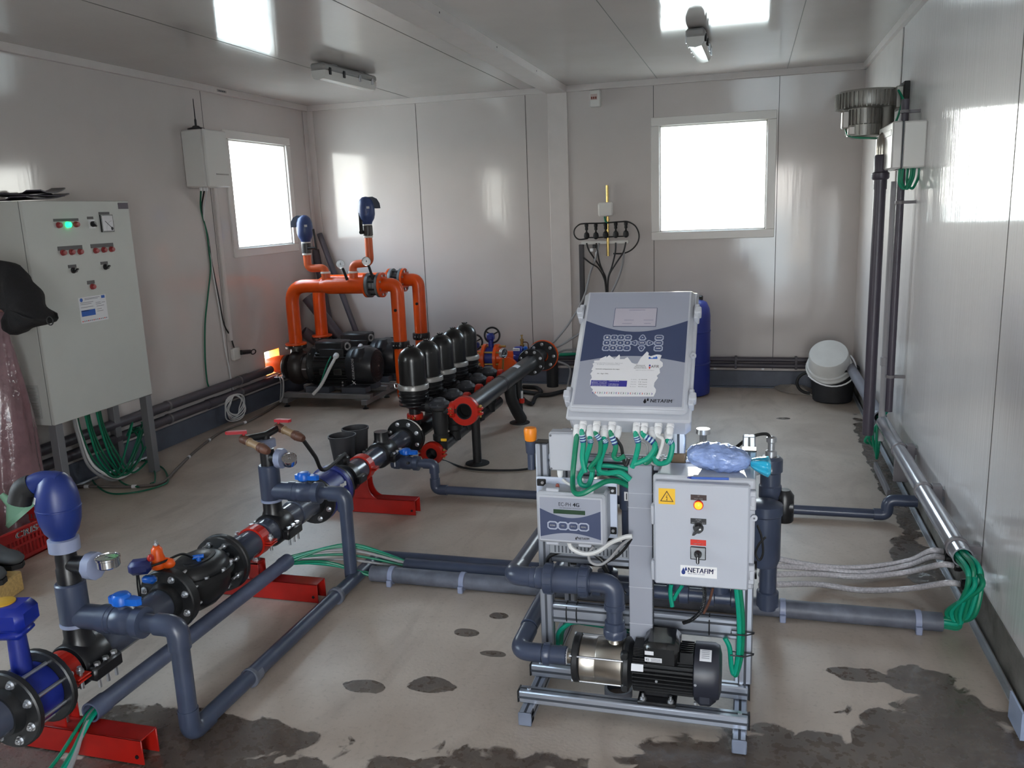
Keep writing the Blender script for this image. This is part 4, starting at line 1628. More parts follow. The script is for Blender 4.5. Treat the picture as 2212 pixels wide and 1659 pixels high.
s.tube(spline([arm0 + V((-.058, -.024, .006)), arm0 + V((-.082, -.035, -.006)), arm0 + V((-.096, -.042, -.045))], 8), .033, 18)
s.build('black_outlet', M_BLKM, av)
s = MB()
s.grid(lambda u, v: lp(y1, b0 + .03 + hh * (.60 + .09 * v)) + V((math.cos(-2.35 + .38 * u), math.sin(-2.35 + .38 * u), 0)) * (.0625 - .005 * v), 6, 3)
for i in range(3):
    zz = .62 + .022 * i
    s.grid(lambda u, v: lp(y1, b0 + .03 + hh * (zz + .008 * v)) + V((math.cos(-2.32 + .32 * u), math.sin(-2.32 + .32 * u), 0)) * (.0624 - .04 * (zz - .6) + .0012), 5, 1, False, 1)
s.build('sticker', [M_PAPER, bpy.data.materials['grey_print']], av)

y2 = 3.045
tz2 = atx(584, 1053, LX).z - .012
t2 = riser('bypass_riser', 'dark grey riser and bypass pipe in front of the blue check valve', y2, LX, atx(577, 1005, LX).z, tz2, .165, -1.617, [])
rz2 = atx(577, 1015, LX).z
tt = thing('tap_manifold', 'black standpipe topped by two brass taps with red levers', 'tap', lp(y2, rz2))
zt = atx(571, 962, LX).z
s = MB()
s.lathe(lp(y2, rz2 - .02), Z_, [(.03, 0), (.031, .01), (.031, zt - rz2 - .02), (.028, zt - rz2)], 22)
s.lathe(lp(y2, rz2 + .05), X_, [(.026, 0), (.026, .055)], 20)
s.build('standpipe', M_BLK, tt)
s = MB().lathe(lp(y2, zt - .012), Z_, [(.034, 0), (.041, .003), (.041, .032), (.034, .036)], 10).build('grey_collar', M_PVCL, tt)
s = MB().lathe(lp(y2, rz2 + .05) + X_ * .045, X_, [(.034, 0), (.043, .003), (.043, .03), (.034, .033)], 10).build('grey_end_nut', M_PVCL, tt)
gauge(tt, lp(y2 - .02, rz2 + .058) + X_ * .115, (.25, -.45, .85), .03)
MB().cyl(lp(y2, rz2 + .05) + X_ * .07, lp(y2 - .01, rz2 + .05) + X_ * .1, .008, None, 10).build('gauge_stem', M_CHR, tt)
hz = zt + .04
s = MB()
s.cyl(lp(y2, zt + .02), lp(y2, hz), .017, None, 14)
bar0, bar1 = lp(y2, hz) + V((-.055, -.075, 0)), lp(y2, hz) + V((.015, .085, .012))
s.tube([bar0, lp(y2, hz), bar1], .015, 14)
s.build('header', M_CAST, tt)
for p, lab in ((bar0, 'a'), (bar1, 'b')):
    d = V((.9, -.28, -.22)).normalized()
    s = MB()
    s.lathe(p - d * .015, d, [(.016, 0), (.019, .004), (.019, .03), (.016, .034), (.016, .045)], 16)
    s.build('tap_body', M_RUST, tt)
    s = MB()
    s.lathe(p + d * .03, d, [(.016, 0), (.019, .002), (.019, .006), (.016, .008), (.016, .055), (.019, .057), (.019, .061), (.014, .063)], 16)
    s.build('taped_nipple', mat('tan_fitting', (150, 124, 94), .5, var=.15) if 'tan_fitting' not in bpy.data.materials else bpy.data.materials['tan_fitting'], tt)
    s = MB()
    s.lathe(p + d * .09, d, [(.014, 0), (.02, .004), (.022, .02), (.019, .024), (.021, .03), (.016, .055), (.012, .06)], 12)
    s.build('hose_adapter', M_RUST, tt)
    s = MB()
    ld = V((-.75, -.5, .05)) if lab == 'a' else V((.85, -.2, .05))
    ld.normalize()
    w = Z_.cross(ld).normalized()
    q = p + Z_ * .026
    s.cyl(p + Z_ * .01, q, .006, None, 10)
    s.prism([(-.014, -.012), (.03, -.013), (.066, -.011), (.072, 0), (.066, .011), (.03, .013), (-.014, .012)], q, ld, w, V((0, 0, .012)))
    s.build('lever', mat('red_lever', (168, 20, 34), .55) if 'red_lever' not in bpy.data.materials else bpy.data.materials['red_lever'], tt)
hs = bar1 + V((.9, -.28, -.22)).normalized() * .14
s = MB()
s.cable([hs, atx(680, 985, LX + .12), atx(700, 1015, LX + .06), V((LX + .0, 3.74, LZ + .125))], .009, 10)
s.solo('rubber_hose', M_BLKM, 'thin black hose dropping from the brass tap behind the ball valve', 'hose')

cl = MB()
cl.lathe(lp(3.70), Y_, [(.062, 0), (.078, .004), (.078, .05), (.062, .054)], 30)
cl.box(lp(3.70, LZ + .07) - X_ * .04, lp(3.76, LZ + .12) + X_ * .02, .012)
cl.box(lp(3.69, LZ - .02) + X_ * .07, lp(3.77, LZ + .02) + X_ * .1, .006)
cl.solo('pipe_clamp', M_BLK, 'black clamp saddle on the main line between the blue valve and red stand clamp', 'clamp')
# branch from the shiny pipe across the floor
y3 = 4.2
t3 = thing('bypass_riser', 'dark grey bypass pipe with blue handle by the filters, stepping down to the floor', 'pipe', (LX, y3, LZ))
clamp_saddle(t3, y3 - .02, .13)
Z3 = .183
ball_valve(t3, V((-1.83, y3, Z3)), X_, .038)
s = MB()
ex = aty(938, 1010, y3).x
s.lathe((LX + .05, y3, Z3), X_, [(.034, 0), (.034, .07)], 24)
s.pipe([(-1.78, y3, Z3), (ex, y3, Z3), (ex, y3, .035), (.62, y3, .035), (.62, y3, .035)], .0235, .04, 22)
s.build('bypass_pipe', M_PVC, t3)
s = MB()
s.pipe([(ex - .06, y3, Z3), (ex, y3, Z3), (ex, y3, Z3 - .05)], .0285, .05, 22)
s.pipe([(ex, y3, .1), (ex, y3, .035), (ex + .07, y3, .035)], .0285, .05, 22)
s.build('elbow', M_PVC, t3)
t4 = thing('floor_pipe', 'dark grey pipe end stepping up over the kerb strip with two elbows', 'pipe', (.68, y3, 0))
s = MB()
s.pipe([(.60, y3, .035), (.66, y3, .035), (.66, y3, .11), (.79, y3, .11)], .0285, .045, 22)
s.build('elbow', M_PVC, t4)

# pots standing by the pipe
pot = thing('nursery_pot', 'grey plastic plant pot with the wider mouth, in front of its twin', 'pot', (-2.18, 4.13, 0))
pa, pb = V((-2.18, 4.13, .35)), V((-2.17, 4.13, .0))
for nm, o in (('a', V((0, 0, 0))), ('b', V((.02, .12, .0)))):
    if nm == 'b':
        pot2 = dup(pot, V(pot.location) + V((.0, .165, .0)), 'grey plastic plant pot leaning behind the other pot beside the shiny pipe')
    else:
        s = MB()
        ax = (V(pa) - V(pb)).normalized()
        hgt = (V(pa) - V(pb)).length
        s.lathe(pb, ax, [(.0001, .0), (.04, 0), (.073, hgt - .012), (.078, hgt - .012), (.079, hgt), (.073, hgt), (.038, .006), (.0001, .006)], 32, False)
        s.build('pot_shell', mat('pot_grey', (58, 58, 62), .55, var=.12), pot)

# ---- cable conduits on the floor
cdt = mat('blue_grey_conduit', (84, 92, 116), .42, var=.14, vscale=20)
ca, cbb = atz(195, 1540, .117), atz(622, 1211, .117)
t = thing('cable_conduit', 'long blue grey conduit tube lying across the red stands with cables at both ends', 'conduit', ((ca.x + cbb.x) / 2, (ca.y + cbb.y) / 2, .09))
d = (cbb - ca).normalized()
s = MB()
s.lathe(ca, d, [(.026, .08), (.026, 0), (.0315, 0), (.0315, .06), (.028, .07), (.028, (cbb - ca).length - .06), (.031, (cbb - ca).length - .05), (.031, (cbb - ca).length), (.026, (cbb - ca).length), (.026, (cbb - ca).length - .08)], 28, False)
s.build('conduit_tube', cdt, t)
for k, (off, c_) in enumerate(((-.012, M_GRN), (.006, M_GRN), (.013, M_GRNB), (.004, M_GCAB), (-.004, M_GCAB))):
    a = ca + V((off, 0, -.006 + .004 * (k % 2)))
    e = atz((60, 95, 100, 118, 128)[k], 1659 + 60, .02)
    MB().cable([a + d * .1, a, a.lerp(e, .5) + V((0, 0, -.01)), e], .0055).solo('cable', c_, ('green cable leaving the open conduit end toward the floor, outermost strand', 'green cable leaving the open conduit end, second strand', 'bright green cable leaving the open conduit end, thickest strand', 'grey cable leaving the open conduit end beside the green ones', 'pale grey cable leaving the open conduit end, lowest strand')[k], 'cable', 'cables from the near conduit end')
yB, yC = 3.2, 3.1
uB = aty(876, 1213, yB)
uC = aty(803, 1235, yC)
t = thing('cable_conduit', 'blue grey conduit tube with chalky specks, upper of the two by the rig', 'conduit', (-1.0, yB, 0))
s = MB()
s.lathe((uB.x, yB, .036), X_, [(.026, .06), (.026, 0), (.034, 0), (.034, .66 - uB.x - .8), (.026, .66 - uB.x - .8)], 24, False)
s.build('conduit_tube', M_PVC, t)
t = thing('cable_conduit', 'dusty grey conduit tube with strap clamps running past the machine feet', 'conduit', (-.4, yC, 0))
s = MB()
s.lathe((uC.x, yC, .036), X_, [(.026, .06), (.026, 0), (.034, 0), (.034, .69 - uC.x), (.026, .69 - uC.x), (.026, .63 - uC.x)], 24, False)
s.build('conduit_tube', M_PVCD, t)
for px in (848, 1000, 1690, 1982):
    x = aty(px, 1240 if px < 1200 else 1330, yC).x
    s = MB()
    s.lathe((x - .011, yC, .036), X_, [(.034, 0), (.038, .001), (.038, .021), (.034, .022)], 24)
    s.box((x - .011, yC - .05, .0), (x + .011, yC - .03, .03), .003)
    s.box((x - .011, yC + .03, .0), (x + .011, yC + .05, .03), .003)
    s.build('strap_clamp', M_PVCL, t)
for k in range(9):
    c_ = (M_GRN, M_GRNB, M_GRN, M_GCAB, M_GRN, M_GCAB, M_GRN, M_GRNB, M_GRN)[k]
    th = 2 * PI * k / 9
    a = cbb + d * .0 + V((math.cos(th) * .016, 0, math.sin(th) * .016))
    if k < 6:
        e = V((uB.x + .02, yB + math.cos(th) * .016, .036 + math.sin(th) * .016))
    else:
        e = V((uC.x + .02, yC + math.cos(th) * .016, .036 + math.sin(th) * .016))
    mid = a.lerp(e, .5) + V((0, 0, .085 - .012 * k)) if k < 6 else a.lerp(e, .5) + V((0, -.02, .045 - .01 * (k - 6)))
    MB().cable([a - d * .06, a, mid, e, e + X_ * .08], .0055 if k % 3 else .0065).solo('cable', c_, ('green', 'bright green', 'green', 'grey', 'green', 'grey', 'green', 'bright green', 'green')[k] + ' cable arching between the conduit ends on the floor, ' + ('highest arch', 'second from the top', 'third from the top', 'upper grey strand', 'thin strand in the middle', 'lower grey strand', 'upper of the low trio', 'middle of the low trio', 'lowest of all')[k], 'cable', 'cables bridging the conduit gap')
s = MB()
s.pipe([(-1.6, 3.2 - .1, .034), (-1.6, 3.285, .034), (-.75, 3.285, .034), (-.665, yb, .1)], .0255, .05, 20)
s.solo('floor_pipe', M_PVC, 'dark pipe along the floor behind the two conduits, feeding the machine', 'pipe')
# ================================================================ filter battery
FX, FZ = -1.955, .25
CX, CZ = -1.62, .385
VX = -1.785
fy = [4.66 + .252 * i for i in range(5)]
bat = thing('filter_manifold', 'black manifold pipes with red end clamps under the row of five filters', 'manifold', (VX, 5.2, 0))
s = MB()
s.lathe((FX, Y_FF + .0, LZ), Y_, [(.056, 0), (.056, 1.55), (.04, 1.56)], 28)
s.build('inlet_pipe', M_BLK, bat)
s = MB()
flange(s, (FX, Y_FF + .006, LZ), Y_, .107, .05, .026, 8, ph=.39)
s.build('inlet_flange', BOLT, bat)
s = MB()
s.tube([(FX + .108 * math.cos(a), Y_FF + .003, LZ + .108 * math.sin(a)) for a in [.45 + 1.35 * i / 16 for i in range(17)]], .0045, 6)
s.build('white_gasket', M_WEDGE, bat)
y0, y1_ = 4.63, 6.22
s = MB()
s.lathe((CX, y0 - .02, CZ), Y_, [(.044, .05), (.044, 0), (.058, 0), (.058, .75), (.06, .752), (.06, .762), (.058, .764), (.058, .775), (.06, .777), (.06, .787), (.058, .789), (.058, y1_ - y0 + .02), (.04, y1_ - y0 + .02)], 30, False)
s.build('outlet_pipe', mat('satin_black_pipe', (40, 42, 46), .3, var=.15, bump=.02), bat)
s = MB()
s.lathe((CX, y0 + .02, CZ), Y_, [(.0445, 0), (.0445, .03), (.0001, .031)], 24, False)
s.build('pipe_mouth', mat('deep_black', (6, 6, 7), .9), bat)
s = MB()
s.grid(lambda u, v: V((CX + .0587 * math.cos(1.0 + .75 * u), 5.72 + .085 * v, CZ + .0587 * math.sin(1.0 + .75 * u))), 8, 2)
s.build('white_sticker', M_PAPER, bat)


def clamp(mb, c, ax, R, r, w):
    ax = V(ax)
    u, wv, a = frame(ax)
    mb.lathe(V(c) - a * w / 2, a, [(r, 0), (R * .96, 0), (R, w * .2), (R, w * .8), (R * .96, w), (r, w), (r, 0)], 28, False, 0)
    for sg in (-1, 1):
        p = V(c) + u * sg * R * 1.06
        for q in (-1, 1):
            Rm = MX((u, wv, a)).transposed()
            mb.obox(p + wv * q * R * .16, (R * .34, R * .2, w), Rm, R * .06, 0)
        mb.cyl(p - wv * R * .42, p + wv * R * .42, R * .07, None, 10, True, 1)
        mb.hexnut(p + wv * R * .28, wv, R * .13, R * .11, 1)


GBOLT = mat('yellow_zinc_bolt', (190, 164, 96), .35, .8)
for nm, c_, R, r in (('red_end_clamp', (CX, y0, CZ), .09, .05), ('red_end_clamp', (VX - .03, 4.56, .135), .07, .036)):
    s = MB()
    clamp(s, c_, Y_, R, r, .045)
    s.build(nm, [M_REDC, GBOLT], bat)
s = MB()
s.lathe((VX - .03, 4.545, .135), Y_, [(.034, .05), (.034, 0), (.042, 0), (.042, 1.4), (.03, 1.41)], 24, False)
s.lathe((VX - .03, 4.58, .135), Y_, [(.034, 0), (.034, .03), (.0001, .031)], 20, False)
s.build('drain_pipe', M_BLK, bat)
s = MB()
flange(s, (CX, y1_, CZ), Y_, .105, .05, .024, 8, ph=.39)
s.build('outlet_flange', BOLT, bat)
for x, y in ((CX, 4.815), (CX - .0, 5.84)):
    s = MB()
    s.lathe((x, y, 0), Z_, [(.075, 0), (.075, .006), (.03, .009), (.027, .012), (.027, CZ - .055), (.04, CZ - .05), (.04, CZ - .03)], 26)
    s.build('pipe_leg', M_BLKM, bat)
s = MB()
s.pipe([(CX + .0, 5.62, CZ - .05), (CX - .0, 5.62, .24), (CX + .02, 5.70, .12), (CX + .03, 5.78, .045)], .042, .05, 18)
s.build('drain_elbow', M_BLKM, bat)
s = MB()
s.cyl((CX + .06, 5.7, CZ - .17), (CX + .06, 5.7, CZ - .11), .012, None, 12, True, 1)
s.lathe((CX + .06, 5.7, CZ - .2), Z_, [(.017, 0), (.02, .006), (.02, .03), (.014, .034)], 12, True, 0)
s.build('red_drain_cock', [M_REDC, M_STEEL], bat)


def filter_unit(y, label):
    t = thing('disc_filter', label, 'filter', (FX, y, LZ + .05), 'row of black disc filters')
    z0 = .385
    s = MB()
    s.lathe((FX, y, LZ + .045), Z_, [(.036, 0), (.036, .1), (.05, .105), (.07, .125), (.082, .16), (.086, .19), (.088, .2), (.088, .24)], 30)
    for k in range(4):
        s.ring((FX, y, z0 + .025 + k * .022), Z_, .093, .08, .006, 30)
    s.cyl((FX, y, z0 + .02), (FX + .1, y, z0 + .02), .04, None, 22)
    s.lathe((FX + .09, y, z0 + .02), X_, [(.04, 0), (.05, .003), (.05, .02), (.04, .023)], 22)
    s.build('filter_base', M_BLK, t)
    s = MB()
    zt = .525
    hh = .765 - zt
    s.lathe((FX, y, zt), Z_, [(.082, 0)] + [(.082 * math.cos(q * PI / 18), hh - .084 + .084 * math.sin(q * PI / 18)) for q in range(0, 9)] + [(.0001, hh)], 36)
    s.lathe((FX, y, zt + hh - .004), Z_, [(.02, 0), (.016, .008), (.0001, .009)], 10)
    for k in range(6):
        a = k * PI / 3
        s.obox((FX + math.cos(a) * .017, y + math.sin(a) * .017, zt + hh + .004), (.008, .006, .008), MX.Rotation(a, 3, 'Z'), .001)
    s.build('filter_dome', mat('satin_black_dome', (17, 17, 19), .28, coat=.15) if 'satin_black_dome' not in bpy.data.materials else bpy.data.materials['satin_black_dome'], t)
    s = MB()
    s.lathe((FX, y, zt - .02), Z_, [(.09, 0), (.0955, .003), (.0955, .026), (.091, .033), (.084, .034)], 36)
    s.build('band_clamp', mat('grey_band', (150, 148, 146), .35, .5) if 'grey_band' not in bpy.data.materials else bpy.data.materials['grey_band'], t)
    s = MB()
    s.tube([(FX - .097, y - .02, zt - .014), (FX - .112, y - .02, zt - .012), (FX - .114, y - .02, zt + .012), (FX - .098, y - .02, zt + .014), (FX - .1, y + .006, zt)], .004, 8)
    s.build('clamp_latch', M_STEEL, t)
    s = MB()
    clamp(s, (FX, y, LZ + .095), Z_, .05, .034, .034)
    s.build('red_neck_clamp', [M_REDC, GBOLT], t)
    # backflush valve
    s = MB()
    s.lathe((VX, y - .02, .13), Z_, [(.035, 0), (.036, .06), (.05, .07), (.05, .1), (.042, .11), (.048, .17), (.048, .25), (.062, .262), (.062, .278)], 24)
    s.cyl((VX - .08, y - .02, z0 + .02), (VX, y - .02, z0 + .02), .038, None, 20)
    s.cyl((VX, y - .02, z0 - .0), (CX - .05, y - .02, CZ), .036, None, 20)
    s.build('backflush_valve', M_BLKM, t)
    s = MB()
    s.lathe((VX, y - .02, .408), Z_, [(.068, 0), (.07, .003), (.07, .014), (.064, .018), (.05, .03), (.04, .033), (.034, .046), (.022, .05), (.0001, .05)], 28)
    for k in range(8):
        a = k * PI / 4 + .2
        s.lathe((VX + math.cos(a) * .061, y - .02 + math.sin(a) * .061, .412), Z_, [(.009, 0), (.009, .014), (.006, .018)], 10)
    s.build('valve_cap', mat('slate_cap', (54, 56, 62), .45, var=.1) if 'slate_cap' not in bpy.data.materials else bpy.data.materials['slate_cap'], t)
    s = MB()
    clamp(s, (CX - .075, y - .02, CZ + .002), X_, .052, .034, .034)
    s.build('red_side_clamp', [M_REDC, GBOLT], t)
    return t


labs = ['black domed filter first in the row, with its band latch in view', 'black domed filter second from the flange end of the row',
        'black domed filter third in the row, bearing the small red sticker', 'black domed filter fourth in the row, next to the last one',
        'black domed filter last in the row, beside the black handwheel']
fl = []
f0 = filter_unit(fy[0], labs[0])
for i in range(1, 5):
    fl.append(dup(f0, (FX, fy[i], LZ + .05), labs[i]))
st = MB()
st.grid(lambda u, v: V((FX + .0803 * math.cos(-1.0 + .42 * u), fy[2] + .0803 * math.sin(-1.0 + .42 * u), .553 + .06 * v)), 6, 2, False, 0)
st.grid(lambda u, v: V((FX + .0807 * math.cos(-1.0 + .40 * u), fy[2] + .0807 * math.sin(-1.0 + .40 * u), .555 + .044 * v)), 6, 2, False, 1)
st.add([V((FX + .0812 * math.cos(-1.0 + .40 * u), fy[2] + .0812 * math.sin(-1.0 + .40 * u), .555 + .044 * v)) for u, v in ((.75, .3), (.85, .3), (.85, .75), (.75, .75))], [(0, 1, 2, 3)], 0)
ob = st.build('red_sticker', [mat('crimson', (170, 24, 52), .5), mat('pale_red', (206, 84, 92), .5)], None, (FX, fy[2], LZ + .05))
ob.location = (0, 0, 0)
ob.parent = fl[1]
s = MB()
s.box((VX + .02, fy[0] - .085, .205), (VX + .055, fy[0] - .073, .222), .002)
ob = s.build('yellow_tag', M_YEL, None, (FX, fy[0], LZ + .05))
ob.location = (0, 0, 0)
ob.parent = f0

# ---- outlet line behind the collector: hydrometer, orange body, butterfly valves
OY = 6.46
t = thing('outlet_pipe', 'short black flanged pipe with thin orange rim past the collector end', 'pipe', (CX, 6.4, CZ - .1))
q = atx(1172, 772, CX + .02)
s = MB()
s.lathe((CX, y1_ + .024, CZ), Y_, [(.06, 0), (.075, .05), (.055, .12), (.055, .3)], 28)
s.build('pipe_body', M_BLK, t)
s = MB()
flange(s, (CX + .01, 6.555, CZ - .01), Y_, .12, .05, .024, 8, ph=.0)
s.build('end_flange', BOLT, t)
MB().lathe((CX + .01, 6.582, CZ - .01), Y_, [(.05, 0), (.126, 0), (.126, .02), (.05, .02)], 36).build('orange_rim', M_ORG, t)
MB().pipe([(CX + .01, 6.6, CZ - .01), (CX + .01, 6.9, CZ - .01), (CX + .01, 6.9, .05)], .05, .06, 18).build('outlet_elbow', M_BLKM, t)


def orange_valve(label, c, wheel_c):
    t = thing('butterfly_valve', label, 'valve', c, 'orange valves behind the filters')
    c = V(c)
    s = MB()
    for x in (-.062, .038):
        s.lathe(c + X_ * x, X_, [(.05, 0), (.115, 0), (.115, .024), (.05, .024)], 32)
    s.cyl(c - X_ * .3, c - X_ * .05, .06, None, 24)
    s.lathe(c + X_ * .06, X_, [(.075, 0), (.06, .05), (.06, .16)], 24)
    s.build('orange_flanged_body', M_ORG, t)
    s = MB()
    s.lathe(c - X_ * .036, X_, [(.04, 0), (.09, 0), (.09, .072), (.04, .072)], 30)
    s.cyl(c + Z_ * .08, c + Z_ * .17, .022, None, 16)
    s.obox(c + Z_ * .175, (.06, .06, .06), None, .012)
    s.build('blue_gearbox', M_BLUED, t)
    s = MB()
    w = V(wheel_c)
    ax = V((.12, -1, .1)).normalized()
    s.torus(w, ax, .062, .008, 32, 8)
    u, wv, a = frame(ax)
    for k in range(3):
        th = k * 2 * PI / 3 + .5
        s.tube([w, w + (u * math.cos(th) + wv * math.sin(th)) * .06], .006, 8)
    s.cyl(w - a * .012, w + a * .012, .014, None, 14)
    s.cyl(w, c + Z_ * .18, .009, None, 10)
    s.build('handwheel', M_BLK, t)
    s = MB()
    for k in range(6):
        th = k * PI / 3 + .4
        p = c + (Y_ * math.cos(th) + Z_ * math.sin(th)) * .095
        s.cyl(p - X_ * .09, p + X_ * .12, .008, None, 8)
    s.build('stud_bolts', GBOLT, t)
    MB().lathe((c.x, c.y, 0), Z_, [(.05, 0), (.05, .006), (.02, .01), (.02, c.z - .1)], 14).build('support_leg', M_BLKM, t)
    return t


p1 = aty(1062, 773, 6.5)
orange_valve('orange flanged valve with black handwheel raised on a blue neck, behind the filters', p1, aty(1063, 724, 6.5))
p2 = aty(1030, 790, 6.86)
orange_valve('orange flanged valve mostly hidden, its black handwheel beside the last filter', p2, aty(1026, 739, 6.6))
hm = thing('water_meter', 'blue and orange water meter with a white logo plate near the collector end', 'meter', aty(1110, 775, 6.5))
c_ = aty(1105, 790, 6.5)
s = MB()
s.lathe(c_ - Y_ * .12, V((.25, 1, 0)), [(.05, 0), (.09, .0), (.09, .02), (.075, .03), (.075, .2), (.09, .21), (.09, .23), (.05, .23)], 28)
s.lathe(aty(1085, 795, 6.45), V((-.5, .8, 0)), [(.07, 0), (.075, .02), (.075, .2)], 26)
s.build('orange_body', M_ORG, hm)
s = MB()
b_ = aty(1120, 758, 6.46)
s.obox(b_, (.075, .08, .07), None, .012)
s.obox(b_ + V((.005, 0, -.06)), (.085, .08, .07), None, .01)
s.build('blue_register', M_BLUED, hm)
s = MB()
s.obox(b_ + V((-.006, -.041, .018)), (.055, .003, .022), None, .001, 0)
s.text('BERMAD', b_ + V((-.006, -.0435, .018)), X_, Z_, .042, .009, 1, .02)
s.build('logo_plate', [M_WHT, M_NAVY], hm)
s = MB()
s.obox(b_ + V((.055, .01, .02)), (.03, .03, .03), None, .006)
s.build('light_blue_plug', M_BLUEL, hm)
t = thing('brass_relief_valve', 'small brass relief valve with bent tube sticking up by the flange', 'valve', aty(1128, 745, 6.6))
s = MB()
v0, v1 = aty(1128, 752, 6.6), aty(1129, 728, 6.6)
s.lathe(v0, Z_, [(.014, 0), (.018, .01), (.018, .03), (.012, .035), (.013, .06), (.016, .062), (.016, .075), (.006, .08), (.006, .1), (.01, .102), (.01, .11)], 14)
s.build('valve_body', M_BRASS, t)
s = MB()
s.pipe([v0 + Z_ * .05, v0 + V((.05, 0, .05)), v0 + V((.055, 0, -.03))], .005, .02, 8)
s.build('bent_tube', M_RUST, t)
t = thing('pressure_gauge', 'chrome pressure gauge facing sideways above the red clamps', 'gauge', aty(1087, 765, 6.1))
gauge(t, aty(1089, 763, 6.1), (.9, -.4, .05), .036)
MB().cyl(aty(1087, 775, 6.1), aty(1086, 800, 6.1), .008, None, 10).build('gauge_stem', M_BRASS, t)
# black hose coil and drain under the collector
hp = [atz(*q, .02) for q in ((1130, 835), (1160, 838), (1166, 850), (1120, 846), (1128, 860), (1148, 872), (1160, 855), (1190, 852), (1235, 842), (1300, 838))]
MB().cable(hp, .017, 10).solo('black_hose', M_BLKM, 'black hose looping on the floor behind the collector leg', 'hose')
gh = [atx(905, 975, -1.7), atz(945, 992, .01), atz(1010, 1012, .01), atz(1100, 1016, .01), atz(1160, 1010, .01), atz(1250, 995, .01)]
MB().cable([V((-1.8, 4.14, .2))] + gh[1:], .007, 8).solo('thin_hose', M_BLKM, 'thin dark tube curving over the floor from the bypass valve to the rig', 'hose')
# ================================================================ twin pump set in the far corner
PYA, PYB = 6.31, 6.77
base = thing('pump_skid', 'grey steel base frame with small screw feet carrying the two black pumps', 'base', (-3.36, 6.5, 0))
SB = mat('grey_base_steel', (128, 126, 128), .5, .3, var=.1)
for x in (-3.72, -3.0):
    MB().box((x - .025, 6.1, .035), (x + .025, 7.0, .075), .003).build('base_rail', SB, base)
for y in (6.17, 6.50, 6.63, 6.95):
    s = MB().box((-3.75, y - .03, .075), (-2.96, y + .03, .115), .003)
    s.box((-3.75, y - .0305, .092), (-2.96, y + .0305, .094), 0)
    s.build('cross_rail', SB, base)
for x in (-3.72, -3.0):
    for y in (6.13, 6.55, 6.97):
        MB().lathe((x, y, 0), Z_, [(.026, 0), (.026, .006), (.01, .012), (.008, .036)], 14).build('screw_foot', M_BLK, base)
CNC = mat('dark_block', (76, 80, 90), .7, var=.1)
for i, y in enumerate((6.22, 6.42, 6.68, 6.88)):
    for x0 in (-3.45, -3.12):
        MB().box((x0 - .11, y - .05, .115), (x0 + .11, y + .05, .165), .004).build('support_block', CNC, base)


